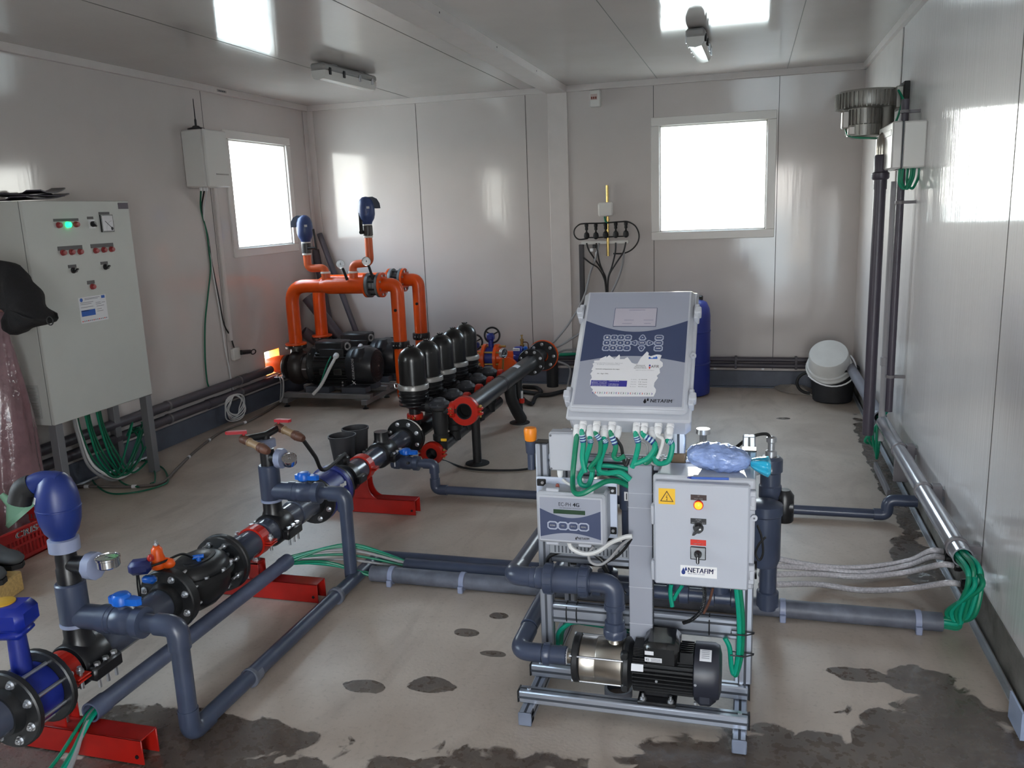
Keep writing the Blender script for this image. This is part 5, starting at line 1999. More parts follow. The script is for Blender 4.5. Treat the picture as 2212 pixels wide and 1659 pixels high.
def make_pump(label, y):
    z = .325
    t = thing('water_pump', label, 'pump', (-3.36, y, .165), 'pair of black pumps in the far corner')
    s = MB()
    s.lathe((-3.80, y, z - .02), X_, [(.05, 0), (.10, 0), (.105, .01), (.105, .03), (.07, .04), (.11, .07), (.145, .09), (.15, .13), (.13, .17), (.115, .185), (.115, .2)], 32)
    s.cyl((-3.69, y, z + .06), (-3.69, y, z + .15), .055, .05, 24)
    s.lathe((-3.69, y, z + .145), Z_, [(.05, 0), (.09, 0), (.09, .02), (.05, .02)], 28)
    s.build('pump_casing', mat('dark_brown_cast', (44, 38, 36), .4, var=.15, bump=.04) if 'dark_brown_cast' not in bpy.data.materials else bpy.data.materials['dark_brown_cast'], t)
    s = MB()
    s.lathe((-3.605, y, z - .02), X_, [(.108, 0), (.108, .09)], 32)
    s.text('EMERGENCY', (-3.56, y - .109, z - .02), X_, Z_, .07, .009, 1, .02) if 0 else None
    for i in range(7):
        s.box((-3.595 + i * .011, y - .1095, z - .024), (-3.588 + i * .011, y - .1085, z - .014), 0, 1)
    s.build('coupling_guard', [mat('guard_grey', (84, 78, 76), .4, .4) if 'guard_grey' not in bpy.data.materials else bpy.data.materials['guard_grey'], M_WHT], t)
    s = MB()
    s.lathe((-3.525, y, z), X_, [(.12, 0), (.165, 0), (.168, .012), (.155, .03), (.135, .05), (.135, .36)], 36)
    for k in range(30):
        th = 2 * PI * k / 30
        if math.sin(th) > .75:
            continue
        s.obox((-3.32, y + math.cos(th) * .142, z + math.sin(th) * .142), (.3, .02, .006), MX.Rotation(th, 3, 'X'), .001)
    s.box((-3.45, y - .1, .165), (-3.2, y + .1, .185), .004)
    s.box((-3.44, y - .085, .18), (-3.21, y + .085, .24), .006)
    s.build('motor', mat('motor_black', (26, 27, 29), .4, var=.1) if 'motor_black' not in bpy.data.materials else bpy.data.materials['motor_black'], t)
    s = MB()
    s.lathe((-3.17, y, z), X_, [(.148, -.01), (.155, 0), (.158, .1), (.152, .18), (.135, .215), (.09, .222), (.0001, .222)], 40)
    s.box((-3.165, y - .15, z + .0), (-2.985, y + .15, z + .155), .06)
    for r_ in (.04, .065, .09, .115):
        s.torus((-2.947, y, z), X_, r_, .003, 28, 5)
    s.build('fan_cover', mat('fan_cover_black', (30, 31, 36), .38) if 'fan_cover_black' not in bpy.data.materials else bpy.data.materials['fan_cover_black'], t)
    s = MB()
    s.text('GRUNDFOS', (-3.1, y - .1585, z - .0), Z_, -X_, .17, .021, 0, .03, .15)
    s.tube([(-3.11, y - .1575, z - .125), (-3.09, y - .1575, z - .105)], .003, 6)
    s.tube([(-3.085, y - .1575, z - .128), (-3.115, y - .1575, z - .1)], .003, 6)
    s.build('logo', M_WHT, t)
    s = MB()
    s.obox((-3.34, y - .01, z + .165), (.26, .17, .09), None, .012)
    s.obox((-3.36, y - .01, z + .208), (.2, .15, .006), None, .002)
    s.box((-3.42, y - .115, z + .07), (-3.2, y - .09, z + .155), .006)
    tb = s.build('terminal_box', mat('terminal_black', (34, 35, 38), .45) if 'terminal_black' not in bpy.data.materials else bpy.data.materials['terminal_black'], t)
    s = MB()
    s.torus((-3.2, y - .03, z + .165), V((1, -.5, 0)), .026, .008, 20, 8)
    s.build('cable_ring', M_GCAB, tb)
    s = MB()
    gland(s, (-3.26, y - .112, z + .105), .022, .04, (.1, -1, -.35))
    s.build('cable_gland', M_WHT, tb)
    for x in (-3.41, -3.28):
        s = MB()
        s.box((x, y - .152, z - .055), (x + .07, y - .146, z - .005), .002, 0)
        s.box((x + .004, y - .1525, z - .051), (x + .066, y - .1505, z - .009), .001, 1)
        s.build('rating_plate', [mat('plate_dull', (96, 96, 92), .4, .5) if 'plate_dull' not in bpy.data.materials else bpy.data.materials['plate_dull'], M_CAST], t)
    s = MB()
    for x in (-3.42, -3.23):
        for zz in (.2, .175):
            s.hexnut((x, y - .1, zz), -Y_, .008, .008)
    for k in range(8):
        th = k * PI / 4
        s.hexnut((-3.508, y + math.cos(th) * .155, z + math.sin(th) * .155), X_, .008, .007)
    s.hexnut((-2.946, y, z), X_, .008, .006)
    s.build('steel_bolt', M_STEEL, t)
    return t


make_pump('black pump in front of the pair, its grey motor cable hanging from the side', PYA)
make_pump('black pump at the back of the pair, against the wall panels', PYB)
s = MB()
s.cable([(-3.255, PYA - .155, .41), (-3.29, PYA - .2, .33), (-3.36, PYA - .23, .2), (-3.43, PYA - .25, .125)], .013, 10)
s.solo('motor_cable', M_WCAB, 'thick pale grey cable running down the side of the front pump', 'cable')
s = MB()
s.cable([(-3.31, PYA - .12, .42), (-3.33, PYA - .18, .34), (-3.38, PYA - .21, .2), (-3.44, PYA - .22, .125)], .006, 8)
s.solo('earth_cable', M_GRN, 'thin green cable beside the thick pale cable on the front pump', 'cable')


def header(name, label, y):
    t = thing('orange_pipe', label, 'pipe', (-3.3, y, .5), 'orange pump outlet pipes')
    hz = .99
    s = MB()
    s.pipe([(-3.69, y, .51), (-3.69, y, hz), (-3.0, y, hz)], .055, .14, 24)
    s.lathe((-3.40, y, hz), X_, [(.055, 0), (.068, .06), (.068, .42)], 26)
    s.lathe((-3.69, y, .5), Z_, [(.045, 0), (.055, .08), (.0555, .12)], 24)
    s.build('header', M_ORG, t)
    s = MB()
    flange(s, (-3.69, y, .495), Z_, .09, .045, .018, 6, ph=.2)
    s.build('pump_flange', [M_ORG, M_STEEL], t)
    s = MB()
    s.lathe((-3.0, y, hz), X_, [(.05, 0), (.1, 0), (.1, .016), (.05, .016)], 30)
    s.build('header_flange', M_ORG, t)
    s = MB()
    s.lathe((-2.982, y, hz), X_, [(.05, 0), (.098, 0), (.1, .006), (.1, .026), (.07, .03), (.066, .05), (.075, .06), (.066, .075), (.07, .086), (.1, .09), (.1, .11), (.05, .11)], 32)
    s.build('check_valve_body', mat('valve_grey', (112, 116, 120), .45, .3, bump=.05) if 'valve_grey' not in bpy.data.materials else bpy.data.materials['valve_grey'], t)
    s = MB()
    for k in range(8):
        th = k * PI / 4 + .39
        q = V((0, math.cos(th) * .08, math.sin(th) * .08))
        s.cyl(V((-2.99, y, hz)) + q, V((-2.86, y, hz)) + q, .007, None, 8)
    s.build('stud_bolts', M_CAST, t)
    s = MB()
    s.lathe((-2.87, y, hz), X_, [(.05, 0), (.1, 0), (.1, .018), (.05, .018)], 30)
    s.pipe([(-2.86, y, hz), (-2.735, y, hz), (-2.735, y, .52)], .055, .1, 24)
    for k in range(8):
        th = k * PI / 4 + .39
        s.hexnut((-2.852, y + math.cos(th) * .08, hz + math.sin(th) * .08), X_, .011, .01, 1)
    s.build('downpipe', [M_ORG, M_STEEL], t)
    s = MB()
    clamp(s, (-2.735, y, .505), Z_, .075, .05, .055)
    s.build('black_coupling', [M_BLK, M_STEEL], t)
    s = MB()
    s.lathe((-2.735, y, .06), Z_, [(.05, 0), (.055, .05), (.055, .42)], 24)
    s.build('lower_pipe', M_ORG, t)
    s = MB()
    s.cyl((-2.735, y - .054, .79), (-2.735, y - .066, .79), .012, None, 10)
    s.build('black_plug', M_BLK, t)
    return t


header('a', 'orange pipe loop rising from the front pump, carrying both gauges', PYA)
header('b', 'orange pipe loop rising from the back pump, half hidden by the other loop', PYB)

for k, (label, hx, pts, vb, beak, hdl) in enumerate((
        ('blue topped air valve on an orange elbow, its beak pointing at the window', -3.36,
         [(-3.36, 1.05), (-3.36, 1.135), (-3.515, 1.135), (-3.515, 1.25)], -3.515, V((-1, -.15, 0)), 1),
        ('blue topped air valve with its beak turned to the wall panels', -3.11,
         [(-3.11, 1.05), (-3.11, 1.16), (-2.955, 1.17), (-2.955, 1.375)], -2.955, V((.8, .6, 0)), -1))):
    t = thing('air_valve', label, 'valve', (hx, PYA, 1.05), 'small air valves on the orange header')
    y = PYA
    s = MB()
    s.pipe([(x, y, z) for x, z in pts], .032, .045, 18)
    s.lathe((hx, y, 1.045), Z_, [(.036, 0), (.036, .05)], 20)
    s.build('orange_elbow_pipe', M_ORG2, t)
    zt = pts[-1][1]
    s = MB()
    s.lathe((hx, y, 1.09), Z_, [(.036, 0), (.04, .002), (.04, .014), (.036, .016)], 20)
    s.lathe((vb, y, zt - .006), Z_, [(.036, 0), (.038, .002), (.038, .014), (.034, .016)], 20)
    s.build('white_seal_ring', M_WEDGE, t)
    vh = .085
    s = MB()
    s.lathe((vb, y, zt + .008), Z_, [(.034, 0), (.04, .006), (.04, vh - .006), (.034, vh)], 20)
    s.build('stop_valve', mat('brown_black_plastic', (58, 54, 54), .4) if 'brown_black_plastic' not in bpy.data.materials else bpy.data.materials['brown_black_plastic'], t)
    s = MB()
    if hdl > 0:
        s.obox((vb + .10, y - .03, zt + .12), (.018, .012, .17), MX.Rotation(-.08, 3, 'Y'), .004)
        s.cyl((vb + .03, y - .03, zt + .05), (vb + .1, y - .03, zt + .05), .01, None, 10)
    else:
        s.obox((vb - .035, y - .045, zt + .11), (.03, .012, .17), None, .004)
        s.cyl((vb - .035, y - .055, zt + .04), (vb - .035, y - .03, zt + .04), .016, None, 14, True)
    s.build('valve_lever', M_BLK, t)
    b = zt + vh + .012
    s = MB()
    s.lathe((vb, y, b - .006), Z_, [(.036, 0), (.038, .002), (.038, .01), (.034, .012)], 20)
    s.build('white_seal_ring', M_WEDGE, t)
    s = MB()
    s.lathe((vb, y, b), Z_, [(.036, 0), (.042, .02), (.058, .045), (.066, .08), (.067, .12), (.062, .16), (.05, .195), (.028, .215), (.0001, .22)], 28)
    s.build('valve_dome', mat('slate_blue_plastic', (54, 70, 118), .4) if 'slate_blue_plastic' not in bpy.data.materials else bpy.data.materials['slate_blue_plastic'], t)
    s = MB()
    w = Z_.cross(beak.normalized())
    c0 = V((vb, y, b + .17))
    pr = [(.0, .045), (.05, .048), (.085, .03), (.105, -.005), (.11, -.045), (.07, -.045), (.055, -.02), (.0, -.01)]
    s.prism(pr, c0 - w * .026, beak.normalized(), Z_, w * .052)
    s.build('beak_outlet', mat('slate_dark', (52, 58, 74), .45) if 'slate_dark' not in bpy.data.materials else bpy.data.materials['slate_dark'], t)
    s = MB()
    s.grid(lambda u, v: V((vb + .0672 * math.cos(-1.1 + .35 * u), y + .0672 * math.sin(-1.1 + .35 * u), b + .125 + .018 * v)), 4, 1)
    s.build('sticker', M_PAPER, t)
for x, z, lab in ((-3.168, 1.16, 'round pressure gauge on the orange header, beside the upright orange elbow'), (-2.94, 1.178, 'round pressure gauge on the orange header, next to the grey flanges')):
    t = thing('pressure_gauge', lab, 'gauge', (x, PYA - .07, 1.05), 'gauges on the orange header')
    gauge(t, V((x - .0, PYA - .1, z + .01)), (.5, -1, .25), .034)
    s = MB()
    s.cyl((x + .03, PYA - .06, 1.04), (x + .01, PYA - .085, z - .025), .012, .01, 12)
    s.build('gauge_stem', M_BLKM, t)
# suction stubs through the left wall
s = MB()
s.lathe((XL - .5, PYA, .325), X_, [(.055, 0), (.055, .46), (.075, .56), (.08, .62)], 24)
s.solo('suction_pipe', M_ORG, 'orange suction pipe lit by the sun in the small wall opening', 'pipe')
s = MB()
s.box((-3.88, PYA - .1, .225), (-3.78, PYA + .1, .232), .001)
for k in range(3):
    s.ell((-3.86 + .03 * k, PYA - .06 + .05 * (k % 2), .235), (.016, .012, .006), None, 8, 5)
s.solo('bracket_plate', M_GALV, 'small galvanised plate under the sunlit wall opening', 'plate')
MB().cable([(-3.80, PYA - .09, .235), (-3.755, PYA - .15, .2), (-3.75, PYA - .18, .1), (-3.77, PYA - .2, .04)], .008, 8).solo('cable', M_GCAB, 'pale cable hanging from the plate below the sunlit opening, thicker one', 'cable')
MB().cable([(-3.82, PYA - .09, .235), (-3.785, PYA - .14, .18), (-3.775, PYA - .18, .09), (-3.775, PYA - .2, .04)], .005, 8).solo('cable', M_GCAB, 'thin pale cable beside the thicker one below the sunlit opening', 'cable')

# ---- spare pipes leaning in the corner
LP = mat('leaning_pipe_grey', (84, 80, 88), .5, var=.1)
for a, b, r_, lab in ((aty(690, 505, 7.22), V((-3.35, 7.08, .01)), .026, 'long dark grey pipe leaning in the corner, slimmest and tallest'),
                      (aty(681, 540, 7.20), V((-3.66, 7.0, .01)), .034, 'dark grey pipe leaning in the corner beside the slim one'),
                      (aty(664, 642, 6.9), V((-3.30, 6.98, .03)), .055, 'thick short dark grey pipe leaning low in the corner'),
                      (aty(655, 716, 6.75), V((-3.45, 7.12, .06)), .05, 'thick dark pipe stub lowest in the corner behind the pumps')):
    d = (b - a).normalized()
    s = MB()
    s.lathe(a, d, [(r_ * .85, .03), (r_ * .85, 0), (r_, 0), (r_, (b - a).length), (r_ * .85, (b - a).length)], 20, False)
    s.solo('spare_pipe', LP, lab, 'pipe', 'spare pipes leaning in the corner')
# ================================================================ electrical cabinet and the things around it
CXF, CY0, CY1, CZ0, CZ1 = -3.6, 3.585, 4.377, .497, 1.687
t = thing('electrical_cabinet', 'tall grey electrical cabinet on four legs with rows of buttons', 'cabinet', (-3.76, 3.98, 0))
M_CAB = mat('cabinet_grey', (190, 192, 188), .5, var=.02, bump=.03, bscale=120)
s = MB()
s.box((-3.915, CY0, CZ0), (CXF - .022, CY1, CZ1), .004)
cbody = s.build('cabinet_body', M_CAB, t)
s = MB()
s.box((CXF - .021, CY0 + .001, CZ0 + .001), (CXF, CY1 - .001, CZ1 - .001), .004)
door = s.build('cabinet_door', M_CAB, t)
s = MB()
s.box((CXF - .0225, CY0 + .002, CZ0 + .002), (CXF - .0205, CY1 - .002, CZ1 - .002))
s.build('door_gasket', mat('gasket_grey', (120, 122, 120), .7), t)
lg = mat('leg_grey', (118, 118, 122), .5, .2)
for x0, x1 in ((-3.655, -3.605), (-3.91, -3.86)):
    for y0, y1_ in ((CY0 + .01, CY0 + .06), (CY1 - .06, CY1 - .01)):
        s = MB()
        s.box((x0, y0, 0), (x1, y1_, CZ0), .002)
        s.build('leg', lg, t)
s = MB()
for k in range(9):
    s.obox((-3.75, CY0 - .003, .55 + k * .019), (.14, .008, .004), MX.Rotation(.6, 3, 'X'))
s.box((-3.83, CY0 - .002, .535), (-3.67, CY0, .72), 0)
s.build('vent_grille', mat('grille_grey', (170, 172, 170), .55), t)


def cd(X, Y, off=0):
    p = atx(X / 2.304, 380 + Y / 2.304, CXF)
    return V((CXF + off, p.y, p.z))


def dplate(x0, y0, x1, y1, m, name='name_plate', th=.002):
    a, b = cd(x0, y0), cd(x1, y1)
    s = MB()
    zc, zh = (a.z + b.z) / 2, abs(a.z - b.z) / 2
    s.box((CXF, a.y, zc - zh), (CXF + th, b.y, zc + zh))
    return s.build(name, m, door)


DK = mat('engraved_plate', (72, 70, 72), .5)
dplate(585, 134, 638, 164, mat('purple_plate', (74, 62, 76), .5))
dplate(264, 214, 390, 224, DK)
dplate(432, 203, 464, 215, DK)
dplate(490, 180, 544, 192, DK)
dplate(285, 352, 410, 364, DK)
dplate(449, 340, 564, 352, DK)
dplate(338, 444, 380, 456, DK)
dplate(499, 428, 536, 439, DK)
dplate(432, 523, 471, 536, DK)
RB = mat('dull_red_button', (150, 52, 54), .4)
for X, Y in ((290, 245), (376, 241), (311, 382), (354, 379), (396, 377), (474, 372), (514, 368), (552, 365), (458, 551)):
    s = MB()
    s.lathe(cd(X, Y), X_, [(.0165, 0), (.0165, .006), (.0135, .008), (.0135, .018), (.011, .021), (.0001, .022)], 18)
    s.build('red_button', RB, door)
s = MB()
s.lathe(cd(335, 243), X_, [(.0165, 0), (.0165, .006), (.015, .008), (.015, .018), (.011, .022), (.0001, .023)], 18)
s.build('green_lamp', mat('lit_green_lens', (30, 240, 130), .4, emit=2.2), door)
for X, Y in ((364, 470), (523, 453)):
    s = MB()
    s.lathe(cd(X, Y), X_, [(.017, 0), (.017, .006), (.013, .008), (.012, .022)], 18)
    s.obox(cd(X, Y, .024), (.012, .03, .009), MX.Rotation(.5, 3, 'X'), .002)
    s.build('selector_knob', M_BLK, door)
dplate(438, 219, 473, 260, M_WHT, 'switch_plate', .004)
s = MB()
s.lathe(cd(457, 240), X_, [(.016, 0), (.016, .014), (.013, .022)], 18)
s.obox(cd(453, 240, .026), (.014, .036, .011), MX.Rotation(2.3, 3, 'X'), .003)
s.build('selector_knob', M_BLK, door)
m_ = dplate(493, 194, 564, 278, M_BLK, 'meter_frame', .01)
a, b = cd(498, 199), cd(559, 272)
s = MB()
s.box((CXF + .009, a.y, b.z), (CXF + .012, b.y, a.z), 0, 0)
for k in range(10):
    th = PI * .55 + k * .16
    q = V((CXF + .0125, b.y - .006 + math.cos(th) * .05, b.z + .006 + math.sin(th) * .05))
    s.obox(q, (.001, .005, .0015), None, 0, 1)
s.tube([(CXF + .013, b.y - .012, b.z + .014), (CXF + .013, a.y + .02, a.z - .03)], .0016, 6, mi=1)
s.ell((CXF + .012, b.y - .012, b.z + .012), (.003, .01, .01), None, 10, 6, 1)
s.build('meter_dial', [M_PAPER, M_INK], m_)
a, b = cd(388, 598), cd(539, 735)
zt_, zb_ = cd(388, 608).z, cd(402, 738).z
yl_, yr_ = cd(395, 660).y, cd(533, 660).y
SM = MX(((0, 0, 1, CXF), (1, 0, 0, yl_), (0, 1, 0, zb_), (0, 0, 0, 1)))
sw, sh = yr_ - yl_, zt_ - zb_
s = MB(SM)
s.box((0, 0, 0), (sw, sh, .001), 0, 0)
s.box((.01, .045 * sh / .17, .001), (sw * .55, .085 * sh / .17, .0014), 0, 1)
s.box((sw * .83, sh * .87, .001), (sw * .96, sh * .98, .0014), 0, 1)
s.lathe((sw * .1, sh * .9, .001), (0, 0, 1), [(.0001, 0), (.011, 0), (.011, .0005), (.0001, .0005)], 16, True, 1)
for k, (x0_, x1_, yy) in enumerate(((.22, .78, .93), (.22, .7, .89), (.05, .52, .78), (.05, .45, .72), (.05, .5, .6), (.05, .32, .46), (.6, .78, .72), (.6, .8, .66), (.82, .95, .7), (.62, .9, .58), (.62, .8, .46), (.62, .85, .38))):
    s.box((sw * x0_, sh * yy, .001), (sw * x1_, sh * (yy + .018), .0014), 0, 2)
for k in range(14):
    s.box((sw * (.04 + k * .067), sh * .06, .001), (sw * (.04 + k * .067 + .04), sh * .1, .0014), 0, 2 if k % 3 else 3)
s.build('notice_sticker', [M_PAPER, bpy.data.materials['logo_blue'], bpy.data.materials['grey_print'], M_REDP], door)

# folders lying on the cabinet
FM = mat('dark_plastic_folder', (48, 42, 54), .35, var=.2)
for k, (x, y, w, l, rz_, ry, z, lab) in enumerate((
        (-3.76, 3.80, .24, .36, .15, .05, 1.700, 'dark plastic folder at the bottom of the loose stack on the cabinet'),
        (-3.74, 3.74, .22, .34, -.2, -.04, 1.716, 'dark folder with bent corner in the middle of the stack on the cabinet'),
        (-3.75, 3.84, .2, .30, .35, .06, 1.732, 'dark purple folder topmost of the stack on the cabinet'))):
    R_ = MX.Rotation(rz_, 3, 'Z') @ MX.Rotation(ry, 3, 'X')
    s = MB()

    def ff(u, v, zz):
        q = V(((u - .5) * w, (v - .5) * l, zz + .018 * (abs(v - .5) * 2) ** 2 * (1 if (u > .5) == (k % 2 == 0) else .2)))
        return V((x, y, z)) + R_ @ q
    s.grid(lambda u, v: ff(u, v, .004), 8, 12)
    s.grid(lambda u, v: ff(1 - u, v, -.003), 8, 12)
    for e in range(2):
        s.grid(lambda u, v: ff(e, u if e else 1 - u, -.003 + .007 * v), 12, 1)
        s.grid(lambda u, v: ff(1 - u if e else u, e, -.003 + .007 * v), 8, 1)
    s.box((x - .03, y - .02, z + .003), (x + .04, y + .03, z + .005), 0, 1) if k == 2 else None
    s.solo('folder', [FM, bpy.data.materials['pale_red']], lab, 'folder', 'folders on the cabinet', sharp=60)

# film wrapped machine and the jacket hung on it
WM = mat('pink_stretch_film', (128, 98, 104), .16, var=.2, vscale=10, bump=.55, bscale=26, coat=.5)
wc = V((-3.62, 3.36, 0))
t = thing('wrapped_machine', 'tall machine wrapped in pinkish clear film standing beside the cabinet', 'machine', wc)
s = MB()


def wf(u, v):
    th = 2 * PI * u
    z = 1.18 * v
    r_ = .105 + .11 * (1 - v) ** 2.0 - .012 * math.sin(v * 9)
    r_ *= 1 + .05 * math.sin(5 * th + 6 * v) + .03 * math.sin(13 * th - 11 * v)
    return wc + V((math.cos(th) * r_ * .8 - .06, math.sin(th) * r_ * .9, z))


s.grid(wf, 48, 40, True)
s.ell(wc + V((-.06, 0, 1.18)), (.09, .10, .05), None, 18, 8)
s.build('film_wrap', WM, t, sharp=180)
s = MB()
s.lathe(aty(2, 655, 3.27), V((.95, .1, -.02)), [(.045, 0), (.045, .06), (.05, .065), (.05, .1), (.04, .11), (.0001, .112)], 20)
s.build('wrapped_handle', mat('brown_film', (132, 92, 88), .2, bump=.4, bscale=30, coat=.4), t)
JM = mat('black_cloth', (20, 19, 22), .9, var=.3, vscale=60, bump=.2, bscale=120)
jk = [(0, 556), (22, 570), (45, 597), (66, 632), (84, 668), (101, 688), (116, 692), (104, 700), (80, 706), (50, 716), (32, 724), (29, 700), (22, 668), (0, 640)]
jy = 3.25
J = spline([aty(x - 40 if x == 0 else x, y, jy) for x, y in jk] + [aty(-40, 556, jy)], 4)[:-1]
cj = sum(J, V()) / len(J)
s = MB()
n = len(J)
rings = []
for q, dy in ((.55, -.085), (.8, -.07), (.95, -.035), (1.0, 0), (.95, .05), (.7, .09)):
    rings.append([cj + (p - cj) * q + V((0, dy + .012 * math.sin(i * .7), 0)) for i, p in enumerate(J)])
vs = [p for r_ in rings for p in r_] + [cj + V((0, -.09, 0)), cj + V((0, .095, 0))]
fs = []
m = len(rings)
for j in range(m - 1):
    for i in range(n):
        fs.append((j * n + i, j * n + (i + 1) % n, (j + 1) * n + (i + 1) % n, (j + 1) * n + i))
for i in range(n):
    fs.append((m * n, (i + 1) % n, i))
    fs.append((m * n + 1, (m - 1) * n + i, (m - 1) * n + (i + 1) % n))
s.add(vs, fs)
t = thing('jacket', 'black cloth jacket hung over the film wrapped machine', 'jacket', (cj.x, cj.y, cj.z - .2))
s.build('jacket_cloth', JM, t, sharp=180)
l0 = aty(108, 693, jy - .05)
s = MB()
s.tube([l0 + V((.018 * math.cos(a), 0, .02 * math.sin(a))) for a in [2 * PI * i / 14 for i in range(14)]], .003, 6, True)
s.build('hanging_loop', M_BLKM, t)

# red crate with funnel; boots on a block in front of it
kx1, ky0, ky1 = -3.3, 2.86, 3.29
kx0 = -3.66
kz = atx(60, 1132, kx1).z
t = thing('plastic_crate', 'red slatted plastic crate with white lettering on its rim', 'crate', ((kx0 + kx1) / 2, (ky0 + ky1) / 2, 0))
CR = mat('crate_red', (166, 30, 30), .45, var=.08)
s = MB()
s.box((kx0, ky0, 0), (kx1, ky1, .006))
for x in (kx0, kx1 - .006):
    s.box((x, ky0, kz - .055), (x + .006, ky1, kz), .001)
    s.box((x, ky0, 0), (x + .006, ky1, .025), .001)
    s.box((x, ky0, kz * .45), (x + .006, ky1, kz * .45 + .012), .001)
    k = int((ky1 - ky0) / .022)
    for i in range(k):
        s.box((x + .001, ky0 + i * .022, .02), (x + .005, ky0 + i * .022 + .009, kz - .05))
for y in (ky0, ky1 - .006):
    s.box((kx0, y, kz - .055), (kx1, y + .006, kz), .001)
    s.box((kx0, y, 0), (kx1, y + .006, .025), .001)
    s.box((kx0, y, kz * .45), (kx1, y + .006, kz * .45 + .012), .001)
    for i in range(int((kx1 - kx0) / .022)):
        s.box((kx0 + i * .022, y + .001, .02), (kx0 + i * .022 + .009, y + .005, kz - .05))
for x in (kx0, kx1):
    for y in (ky0, ky1):
        s.box((x - .008, y - .008, 0), (x + .008, y + .008, kz), .002)
s.box((kx0 - .01, ky0 - .01, kz - .008), (kx0 + .004, ky1 + .01, kz), .002)
s.box((kx1 - .004, ky0 - .01, kz - .008), (kx1 + .01, ky1 + .01, kz), .002)
s.box((kx0 - .01, ky0 - .01, kz - .008), (kx1 + .01, ky0 + .004, kz), .002)
s.box((kx0 - .01, ky1 - .004, kz - .008), (kx1 + .01, ky1 + .01, kz), .002)
s.build('crate_shell', CR, t)
s = MB()
c0, c1 = atx(28, 1144, kx1), atx(84, 1124, kx1)
s.text('CRIS-T', (kx1 + .011, (c0.y + c1.y) / 2 + .02, kz - .028), Y_, Z_, abs(c1.y - c0.y) + .04, .03, 0, .04, .1)
s.build('lettering', M_WHT, t)
t = thing('funnel', 'mint green plastic funnel lying in the red crate', 'funnel', (-3.45, 3.1, .1))
f0_, f1_ = atx(2, 1068, -3.5), atx(52, 1112, -3.42)
ax = (f1_ - f0_)
Lf = ax.length
s = MB()
s.lathe(f0_, ax, [(.011, 0), (.013, .0), (.024, Lf * .42), (.03, Lf * .45), (.085, Lf * .85), (.09, Lf * .85), (.092, Lf), (.086, Lf), (.026, Lf * .46), (.011, 0)], 28, False)
s.build('funnel_cone', mat('mint_plastic', (140, 190, 160), .4), t)
s = MB()
wb = atz(2, 1278, .04)
t = thing('wooden_block', 'pale wooden block on the floor under the dark boots', 'block', (wb.x - .12, wb.y, 0))
s = MB()
s.obox((wb.x - .12, wb.y, .045), (.3, .16, .09), MX.Rotation(.2, 3, 'Z'), .006)
s.build('block_body', mat('pale_wood', (196, 164, 104), .7, var=.2, stretch=(1, 10, 10)), t)


def boot(label, c, rz_):
    t = thing('work_boot', label, 'boot', c, 'boots on the wooden block')
    Rz = MX.Rotation(rz_, 4, 'Z')
    Mt = MX.Translation(V(c)) @ Rz
    s = MB(Mt)
    n = 16
    pr = []
    for j, (x, hw, z0, z1) in enumerate(((-.13, .028, .02, .12), (-.10, .042, .016, .15), (-.05, .046, .016, .15), (0, .044, .016, .11), (.05, .05, .016, .08), (.1, .05, .016, .072), (.135, .036, .02, .06), (.15, .012, .028, .045))):
        pr += [V((x, math.cos(2 * PI * i / n) * hw, (z0 + z1) / 2 + math.sin(2 * PI * i / n) * (z1 - z0) / 2)) for i in range(n)]
    fs = [(j * n + i, j * n + (i + 1) % n, (j + 1) * n + (i + 1) % n, (j + 1) * n + i) for j in range(7) for i in range(n)]
    fs += [tuple(range(n))[::-1], tuple(range(7 * n, 8 * n))]
    s.add(pr, fs)
    s.build('upper', mat('grey_leather', (70, 72, 74), .7, var=.2, bump=.1) if 'grey_leather' not in bpy.data.materials else bpy.data.materials['grey_leather'], t, sharp=80)
    s = MB(Mt)
    s.prism([(-.135, -.03), (-.1, -.045), (.06, -.052), (.13, -.036), (.152, 0), (.13, .036), (.06, .052), (-.1, .045), (-.135, .03)], (0, 0, 0), X_, Y_, (0, 0, .022))
    s.build('sole', M_BLKM, t)
    s = MB(Mt)
    for dx in (.0, .02):
        s.cable([(.02 + dx, -.03, .09), (.03 + dx, -.06, .05), (.04 + dx, -.066, -.02), (.045 + dx, -.07, -.06)], .002, 6)
    s.build('lace', M_BLKM, t)


bc = atz(10, 1225, .15)
boot('dark grey work boot with hanging laces on the wooden block, lower one', (bc.x - .125, bc.y - .02, .09), -.15)
boot('dark grey work boot behind the other one on the wooden block', (bc.x - .19, bc.y + .12, .09), .0)

# ---- left wall: radio box, cables, socket, conduits
t = thing('radio_enclosure', 'white wall enclosure with a black aerial beside the side window', 'enclosure', (XL + .1, 5.54, 1.79))
s = MB()
s.box((XL, 5.402, 1.79), (XL + .17, 5.675, 2.19), .01)
s.box((XL + .168, 5.40, 1.788), (XL + .195, 5.677, 2.192), .01)
s.build('housing', M_BOXW, t)
s = MB()
s.box((XL + .194, 5.50, 1.875), (XL + .197, 5.655, 1.885), .001)
s.build('handle_slot', mat('slot_shadow_grey', (176, 172, 168), .6), t)
s = MB()
s.lathe((XL + .09, 5.47, 2.19), Z_, [(.06, 0), (.06, .012), (.03, .02), (.02, .03)], 18)
s.lathe((XL + .09, 5.47, 2.21), Z_, [(.008, 0), (.008, .05), (.004, .06), (.003, .19), (.0001, .2)], 10)
s.build('aerial', M_BLKM, t)
s = MB()
for y in (5.46, 5.50, 5.53):
    gland(s, (XL + .08, y, 1.79), .01, .025)
s.build('cable_gland', M_WHT, t)
W = XL + .012


def wl(pts, x=W):
    return [atx(a, b, x) for a, b in pts]


